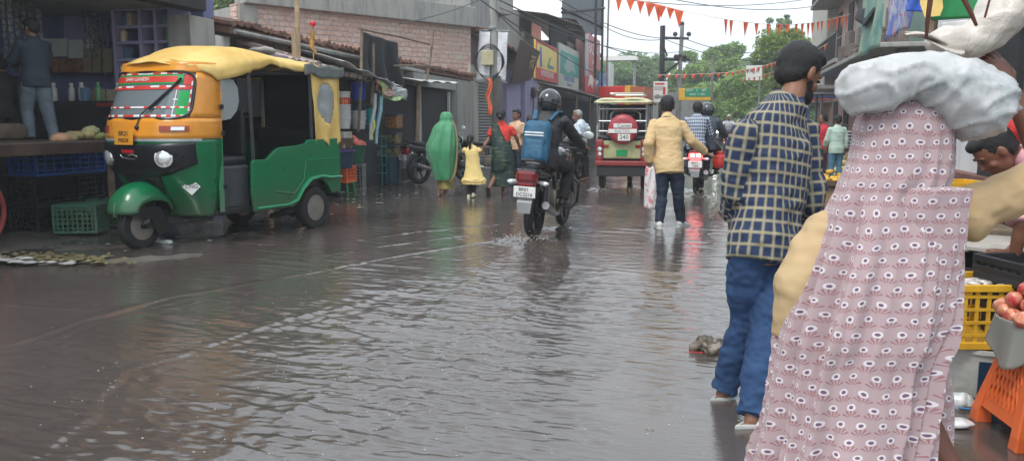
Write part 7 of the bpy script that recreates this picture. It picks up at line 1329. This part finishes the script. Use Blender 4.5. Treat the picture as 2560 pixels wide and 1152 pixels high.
c1=cp(2375,500,6.2); crate('plastic_crate','second yellow crate further back beside the covered head','crate',tuple(c1-Vector((0,0,.15))),(.4,.5,.3),m_yelc,R(-70)); o=MB().rbox((0,0,0),(.7,.9,.05),.01).bar((-.3,-.4,0),(-.3,-.4,-c1.z+.17),.05).bar((.3,-.4,0),(.3,-.4,-c1.z+.17),.05).bar((.3,.4,0),(.3,.4,-c1.z+.17),.05).bar((-.3,.4,0),(-.3,.4,-c1.z+.17),.05).build('table_top',m_wood,None); 
tb=thing('low_table','low wooden table carrying the second yellow crate','table',tuple(c1*Vector((1,1,0)))); o.parent=tb; o.location=(0,0,c1.z-.19)
c2=cp(2470,660,4.9); pn=bucket('basin','wide black basin behind the yellow fish crate','basin',c2-Vector((0,0,.12)),.3,.36,.14,m_blackc); o=MB().lathe([(0,0),(.36,0),(.36,.02),(0,.02)],30).build('plywood_disc',mat('pale_board_edge',(.45,.42,.38),.6),None,True); o.location=cp(2490,612,5.2); tag(o,'pale chopping board behind the black basin','board')
o=MB().rbox((0,0,0),(.8,.6,.5),.02).build('stand_block',m_dark,None); o.location=(c2.x+.1,c2.y+.1,c2.z-.4); tag(o,'dark wet plinth under the black basin','block')
for k in range(3): cbx=cp(2580,775-44*k,3.9); crate('plastic_crate',('lowest','middle','topmost')[k]+' black crate of the stack at the right edge','crate',tuple(cbx),(.36,.36,.085 if k<3 else .1),m_blackc,R(-70),'black crates at the right edge',1,5)
o=MB().rbox((0,0,0),(.34,.34,cbx.z*.0+cp(2580,775,3.9).z-.02),.01).build('support_box',m_dark,None); q_=cp(2580,775,3.9); o.location=(q_.x,q_.y,q_.z/2-.005); tag(o,'dark box holding up the stack of black crates','box')
# orange stool
so_=gp(2462,1125,0.0); S0=cp(2606,1100,3.42); sl=thing('stool','orange plastic stool with a lattice side panel under the basket of red fruit','stool',(S0.x,S0.y,.0),R(8)); H_=.38; bw,tw_=.21,.135
for sx in(-1,1):
    for sy in(-1,1):
        MB().loft([[Vector((sx*(w-t_*(i in(1,2))) ,sy*(w-t_*(i in(2,3))),z)) for i in range(4)] for z,w,t_ in ((0,bw,.07),(.06,bw-.006,.06),(H_-.02,tw_,.05))]).build('leg',m_oran,sl,bevel=.006)
MB().rbox((0,0,H_),(.31,.31,.035),.015).build('seat',m_oran,sl)
for a_ in range(4):
    Mz=Matrix.Rotation(a_*PI/2,4,'Z'); mb=MB()
    def pp2(u,z): w=lerp(bw,tw_,z/H_)-.004; return Mz@Vector((u*w,-w,z))
    for k in range(-7,8):
        for sg in(-1,1):
            u0=k/5; z0,z1=.13,.42; us=[u0+sg*(z-z0)*2.3 for z in (z0,z1)]; pts=[(lerp(us[0],us[1],i/14),lerp(z0,z1,i/14)) for i in range(15)]; pts=[p for p in pts if abs(p[0])<.72]
            if len(pts)>1: mb.tube([pp2(*pts[0]),pp2(*pts[-1])],.007,5)
    mb.v+= [] ; kk=len(mb.v)
    for z0,z1 in ((.08,.14),(.41,.46)): mb.add([pp2(-.75,z0),pp2(.75,z0),pp2(.75,z1),pp2(-.75,z1)]+[pp2(-.75,z0)*.97+Vector((0,0,z0*.03)),pp2(.75,z0)*.97+Vector((0,0,z0*.03)),pp2(.75,z1)*.97+Vector((0,0,z1*.03)),pp2(-.75,z1)*.97+Vector((0,0,z1*.03))],[(0,1,2,3),(7,6,5,4),(0,4,5,1),(1,5,6,2),(2,6,7,3),(3,7,4,0)])
    mb.build('lattice_panel',m_oran,sl)
bk=thing('fruit_basket','shallow basket lined with clear plastic heaped with red fruit on the orange stool','basket',(S0.x,S0.y,H_+.02)); MB().lathe([(0,0),(.13,0),(.19,.09),(.21,.1),(.19,.105),(.13,.015),(0,.015)],30).build('shell',mat('cane_basket',(.2,.13,.07),.8,0,.3,20,.4),bk,True)
m_film=glassmat('cloudy_liner',(.3,.29,.26),.25,.62)
MB().sheet(lambda u,v:(lambda a,r:Vector((r*math.cos(a),r*math.sin(a),.115-.20*v*(.55+.45*math.sin(a*2+.6)**2)-.0)))(2*PI*u,.208+.02*v+.012*math.sin(2*PI*u*9)*v),110,14).build('plastic_liner',m_film,bk,True,thick=.003)
ap=MB().lathe([(0,.006),(.012,.0),(.028,.01),(.036,.03),(.034,.048),(.02,.06),(.006,.056),(0,.052)],18)
n=NT('red_fruit_skin'); v=n.coord(); f=n.noise(v,16,3,.6); oi=n.n('ShaderNodeObjectInfo').outputs['Random']; n.set(col=n.mix(n.ramp(n.mth('ADD',f,n.mth('MULTIPLY',oi,.22)),[(.5,0.),(.8,1.)]),(.42,.03,.04),(.65,.33,.18)),rough=.3); A0=ap.build('fruit',n.m,None,True); rn=random.Random(6); fi=0
for lay,(n_,r_,z_) in enumerate(((15,.18,.10),(12,.135,.15),(8,.085,.195),(3,.035,.235))):
    for k in range(n_):
        o=A0 if fi==0 else A0.copy(); 
        if fi: COL.objects.link(o)
        a=2*PI*k/n_+lay; rr_=r_*rn.uniform(.92,1.08); o.location=(S0.x+rr_*math.cos(a),S0.y+rr_*math.sin(a),H_+.02+z_+rn.uniform(-.008,.008)); o.rotation_euler=(rn.uniform(-.8,.8),rn.uniform(-.8,.8),rn.uniform(0,6)); o.scale=(rn.uniform(.9,1.12),)*3
        tag(o,'round red fruit in the plastic-lined basket on the orange stool','fruit','red fruit heaped in the basket'); fi+=1
tg_=bucket('tub','dark green tub at the bottom right corner beside the orange stool','tub',tuple(cp(2780,1180,2.9)*Vector((1,1,0))),.18,.22,.3,dg_)
# fruit sellers far right
def heap(label,loc,m,r,h,nf,seed,rf=.05,cat='fruit heap',disc=True):
    t=thing('fruit_stall',label,cat,tuple(loc)); rn=random.Random(seed); MB().lathe([(0,0),(r,.0),(r*1.1,.12),(r*1.05,.12),(0,.06)],24).build('cane_tray',mat('cane_basket',(.2,.13,.07)),t,True)
    for k in range(nf):
        a=rn.uniform(0,2*PI); q=rn.random()**.5; z=.1+h*(1-q)*rn.uniform(.5,1); MB().sph((q*r*math.cos(a),q*r*math.sin(a),z),(rf,rf*.75,rf*.7),Matrix.Rotation(rn.uniform(0,3),4,'Z'),8,6).build('fruit_piece',m,t,True)
    return t
heap('low tray heaped with yellow bananas and mangoes, nearest the road',gp(2070,462,.03),mat('mango_yellow',(.7,.42,.05),.5,0,.25,9),.45,.25,40,1,.075); heap('tall heap of pale yellow fruit behind the tray of mangoes',gp(2125,455,.03),mat('pale_fruit_yellow',(.75,.62,.32),.5,0,.15,9),.4,.75,60,2,.08); heap('tray of green fruit beside the pale yellow heap',gp(2105,445,.03),mat('green_fruit',(.12,.3,.05),.5,0,.25,9),.3,.25,22,3,.07)
# parked scooters / clutter beyond, right verge
for k,(x,y,c_) in enumerate(((3.0,30,(.5,.04,.05)),(2.9,27,(.1,.16,.4)),(3.2,33,(.55,.5,.45)),(3.0,24.5,(.12,.12,.13)))):
    o=MB().rbox((0,0,.5),(.7,1.2,1.0),.05).rbox((0,0,1.25),(.8,1.35,.06),.02).bar((-.35,-.6,0),(-.35,-.6,2.1),.05).bar((-.35,.6,0),(-.35,.6,2.1),.05).rbox((-.05,0,2.12),(1.1,1.5,.04),.01).build('counter',mat('kiosk_paint_%d'%k,c_,.6,0,.4,3),None)
    t=thing('roadside_kiosk',('red','blue','cream','dark')[k]+' roadside kiosk with a flat roof under the pink building','kiosk',(x,y,0),0,'kiosks on the right verge'); o.parent=t
ph=thing('gas_lantern_sign','round red sign board hanging beside the red-shawled woman','sign',tuple(cp(2052,336,19))); MB().lathe([(0,-.02),(.2,-.02),(.2,.02),(0,.02)],24,Matrix.Rotation(R(90),4,'X')).build('disc',mat('rose_red_disc',(.5,.08,.12),.4),ph,True)
# ================================================================= litter, foam, splash
rs=np.random.RandomState(4)
def scatter(name,label,pts,sz,m,flat=.35,kind='stuff',cat='litter'):
    V=[];F=[]
    for (x,y,z) in pts:
        s=sz*(.5+rs.rand()); a=rs.rand()*6.28; k=len(V); e=.5+rs.rand()
        for i in range(6): q=a+i*PI/3; V.append((x+s*math.cos(q)*e,y+s*math.sin(q),z+s*flat*.2*rs.rand()))
        V.append((x,y,z+s*flat)); F+=[(k+i,k+(i+1)%6,k+6) for i in range(6)]
    o=make(name,V,F,m,None,True); return tag(o,label,cat,None,kind)
pts=[]
for k in range(2600):
    x=rs.uniform(-3.6,.2); y=rs.uniform(1.4,8.8); 
    c_=np.interp(y,[1,3,5,8.7],[-1.9,-1.6,-1.45,-2.0]); 
    if rs.rand()<.12+.88*math.exp(-((x-c_)/.45)**2): pts.append((x,y,float(water_h(np.array([x]),np.array([y]))[0])+.0005))
for k in range(260): x=rs.uniform(-5,1.0); y=rs.uniform(1.5,7); pts.append((x,y,float(water_h(np.array([x]),np.array([y]))[0])+.0005))
scatter('foam_bubbles','tiny pale foam bubbles drifting on the flood water behind the motorcycle',pts,.0034,mat('foam_white',(.42,.42,.4),.2,0,.1,9),.6,cat='foam')
pts=[]
for cx_,cy_,n_ in ((-2.06,8.72,130),(-2.25,8.75,60),(-1.55,15.75,70),(-2.2,15.6,50),(-.42,15.0,60)):
    for k in range(n_): r=abs(rs.normal(0,.13)); a=rs.rand()*6.28; pts.append((cx_+r*math.cos(a)*1.3,cy_+r*math.sin(a)*.6-.05,abs(rs.normal(0,.055))*(1.3-min(1,r*2))+.01))
scatter('water_splash','muddy droplets splashing up round the moving wheels',pts,.007,mat('muddy_droplet',(.3,.26,.23),.1,0,.2,9,coat=.3),1.2,cat='splash')
pts=[(-6.1+rs.normal(0,.33),6.32+rs.normal(0,.09),.02+rs.rand()*.03) for _ in range(170)]; scatter('leaf_litter','brown and green vegetable scraps strewn along the mud bank',pts,.03,mat('vegetable_scrap',(.13,.11,.05),.7,0,.8,14),.5)
pts=[(-6.75+rs.normal(0,.4),6.08+rs.normal(0,.06),.02+rs.rand()*.03) for _ in range(90)]; scatter('paper_scraps','pale paper and plastic scraps strewn at the left end of the mud bank',pts,.05,mat('pale_paper_scrap',(.36,.36,.34),.5,0,.4,10),.25)
pts=[(rs.uniform(-6.9,-5.3),rs.uniform(7.2,18.5),.02+rs.rand()*.02) for _ in range(160)]+[(rs.uniform(1.4,2.4),rs.uniform(3.4,8),.03) for _ in range(130)]; scatter('wet_litter','small wet scraps of paper and leaves scattered along both verges',pts,.03,mat('mixed_wet_scrap',(.25,.24,.21),.5,0,.8,9),.3)
pts=[(rs.uniform(-7,-4.5),rs.uniform(6.5,18),.004) for _ in range(140)]; scatter('floating_specks','pale specks floating on the calm water near the auto rickshaw',pts,.012,mat('pale_paper_scrap',(.5,.5,.47)),.2)
def crumple(name,label,cat,loc,r,m,seed=0,f=11,amp=.4):
    o=MB().sph((0,0,0),r,None,20,12).build(name,None,None); smooth_eval(o,max(r)*.09,1,m=m,disp=lambda c:min(r)*amp*2*fbm(c*f/max(r)*.12+seed,3)); o.location=loc; return tag(o,label,cat)
crumple('plastic_bag','small pale plastic bag floating just behind the front wheel of the auto rickshaw','bag',gp(408,605,.015),(.11,.07,.035),mat('pale_film_bag',(.55,.6,.6),.3,coat=.4),1)
crumple('refuse_bundle','sodden bundle of brown and white refuse beside the clog of the bearded man','refuse',gp(1778,868,.03),(.10,.07,.042),mat('sodden_refuse',(.1,.08,.06),.5,0,.95,22,.6,.01,(.4,.36,.3),.7),2,16,.9)
crumple('plastic_bag','crumpled white plastic bag on the mud below the drum','bag',gp(2388,1000,.03),(.07,.05,.04),mat('white_film_bag',(.62,.64,.64),.3,coat=.4),5); crumple('plastic_bag','flattened white plastic scrap nearest the orange stool leg','bag',gp(2390,1055,.02),(.08,.05,.02),mat('white_film_bag',(.62,.64,.64)),6)
crumple('refuse_bundle','grey clump of litter in the water left of the clog','refuse',gp(1625,1075,.0),(.02,.01,.004),mat('sodden_refuse',(.2,.16,.12)),9)
a=gp(2395,1018,.03); o=MB().tube([(0,0,0),(.08,0,-.004),(.2,-.02,0),(.4,.05,.0)],.004,6).build('blue_string',mat('blue_string',(.05,.2,.45),.5),None,True); o.location=a; tag(o,'thin blue string lying on the mud near the orange stool','string')
a=gp(1712,880,.004); o=MB().tube([(0,0,0),(.06,.01,.002),(.13,.015,.0)],.004,6).build('red_thread',mat('red_thread',(.5,.03,.04),.5),None,True); o.location=a; tag(o,'short red thread floating beside the refuse bundle','string')
# greens in the crates and on the stall
for (cx_,cy_),lb,n_ in (((gA.location.x,gA.location.y),'leafy greens filling the foremost dark green crate',70),((gB.location.x,gB.location.y),'leafy greens in the crate behind the mudguard',40)):
    V=[];F=[]
    for k in range(n_):
        x,y,z=rs.uniform(-.2,.2),rs.uniform(-.13,.13),rs.uniform(.08,.31); a=rs.rand()*6.28; s=.05+.05*rs.rand(); kk=len(V); d=np.array([math.cos(a),math.sin(a),rs.uniform(-.2,.8)])*s; w=np.array([-math.sin(a),math.cos(a),rs.uniform(-.3,.3)])*s*.4; c_=np.array([x,y,z]); V+=[c_-d,c_+w+[0,0,.01],c_+d,c_-w+[0,0,.01]]; F+=[(kk,kk+1,kk+2,kk+3)]
    o=make('leafy_greens',V,F,leafmat('wet_veg_leaf',(.1,.2,.04),(.4,.45,.15)),None,True); o.location=(cx_,cy_,0); tag(o,lb,'vegetables',None,'stuff')
for k,(px,py,c_) in enumerate(((190,340,(.35,.28,.12)),(215,338,(.42,.35,.16)),(240,342,(.3,.33,.1)),(262,345,(.38,.3,.14)),(150,348,(.5,.28,.16)),(175,345,(.3,.25,.12)),(228,330,(.38,.36,.18)))):
    crumple('vegetable',('brown gourd','pale gourd','green-tinged gourd','tan gourd','orange root','dull brown root','straw-coloured gourd')[k]+' lying on the edge of the plank stall','vegetable',ax(px,py,-7.6),(.1,.12,.07),mat('veg_%d'%k,c_,.7,0,.3,9),k,8,.25)

# hanging sachet strips in the near-left shop
m_sac=mat('silver_sachet',(.2,.21,.2),.35,.3,.75,18,coat=.3); sp=MB()
for i in range(9): sp.rbox((0,.004*math.sin(i*2.1),-.085*i-.04),(.006,.075,.075),.003,(0,R(7*math.sin(i*1.7)),0))
sp.tube([(0,0,.05),(0,0,-.8)],.002,4); s0=sp.build('sachet_strip',m_sac,None); fst=True
for px,py,X_ in [(5,-5,-8.9),(20,-20,-8.9),(38,-8,-9.0),(54,-25,-9.0),(72,-12,-8.9),(92,-30,-9.1),(205,5,-8.7),(217,-10,-8.7),(230,8,-8.8),(243,30,-8.8),(256,60,-8.7),(268,40,-8.8),(280,20,-8.7),(330,25,-8.4),(345,30,-8.4),(360,28,-8.4),(310,20,-8.5)]:
    o=s0 if fst else s0.copy()
    if not fst: COL.objects.link(o)
    fst=False; o.location=ax(px,py,X_); o.rotation_euler=(0,0,R(px*7%40-20)); tag(o,'strip of silvery sachets hanging in the dark open shop','packaging','sachet strips in the open shop')
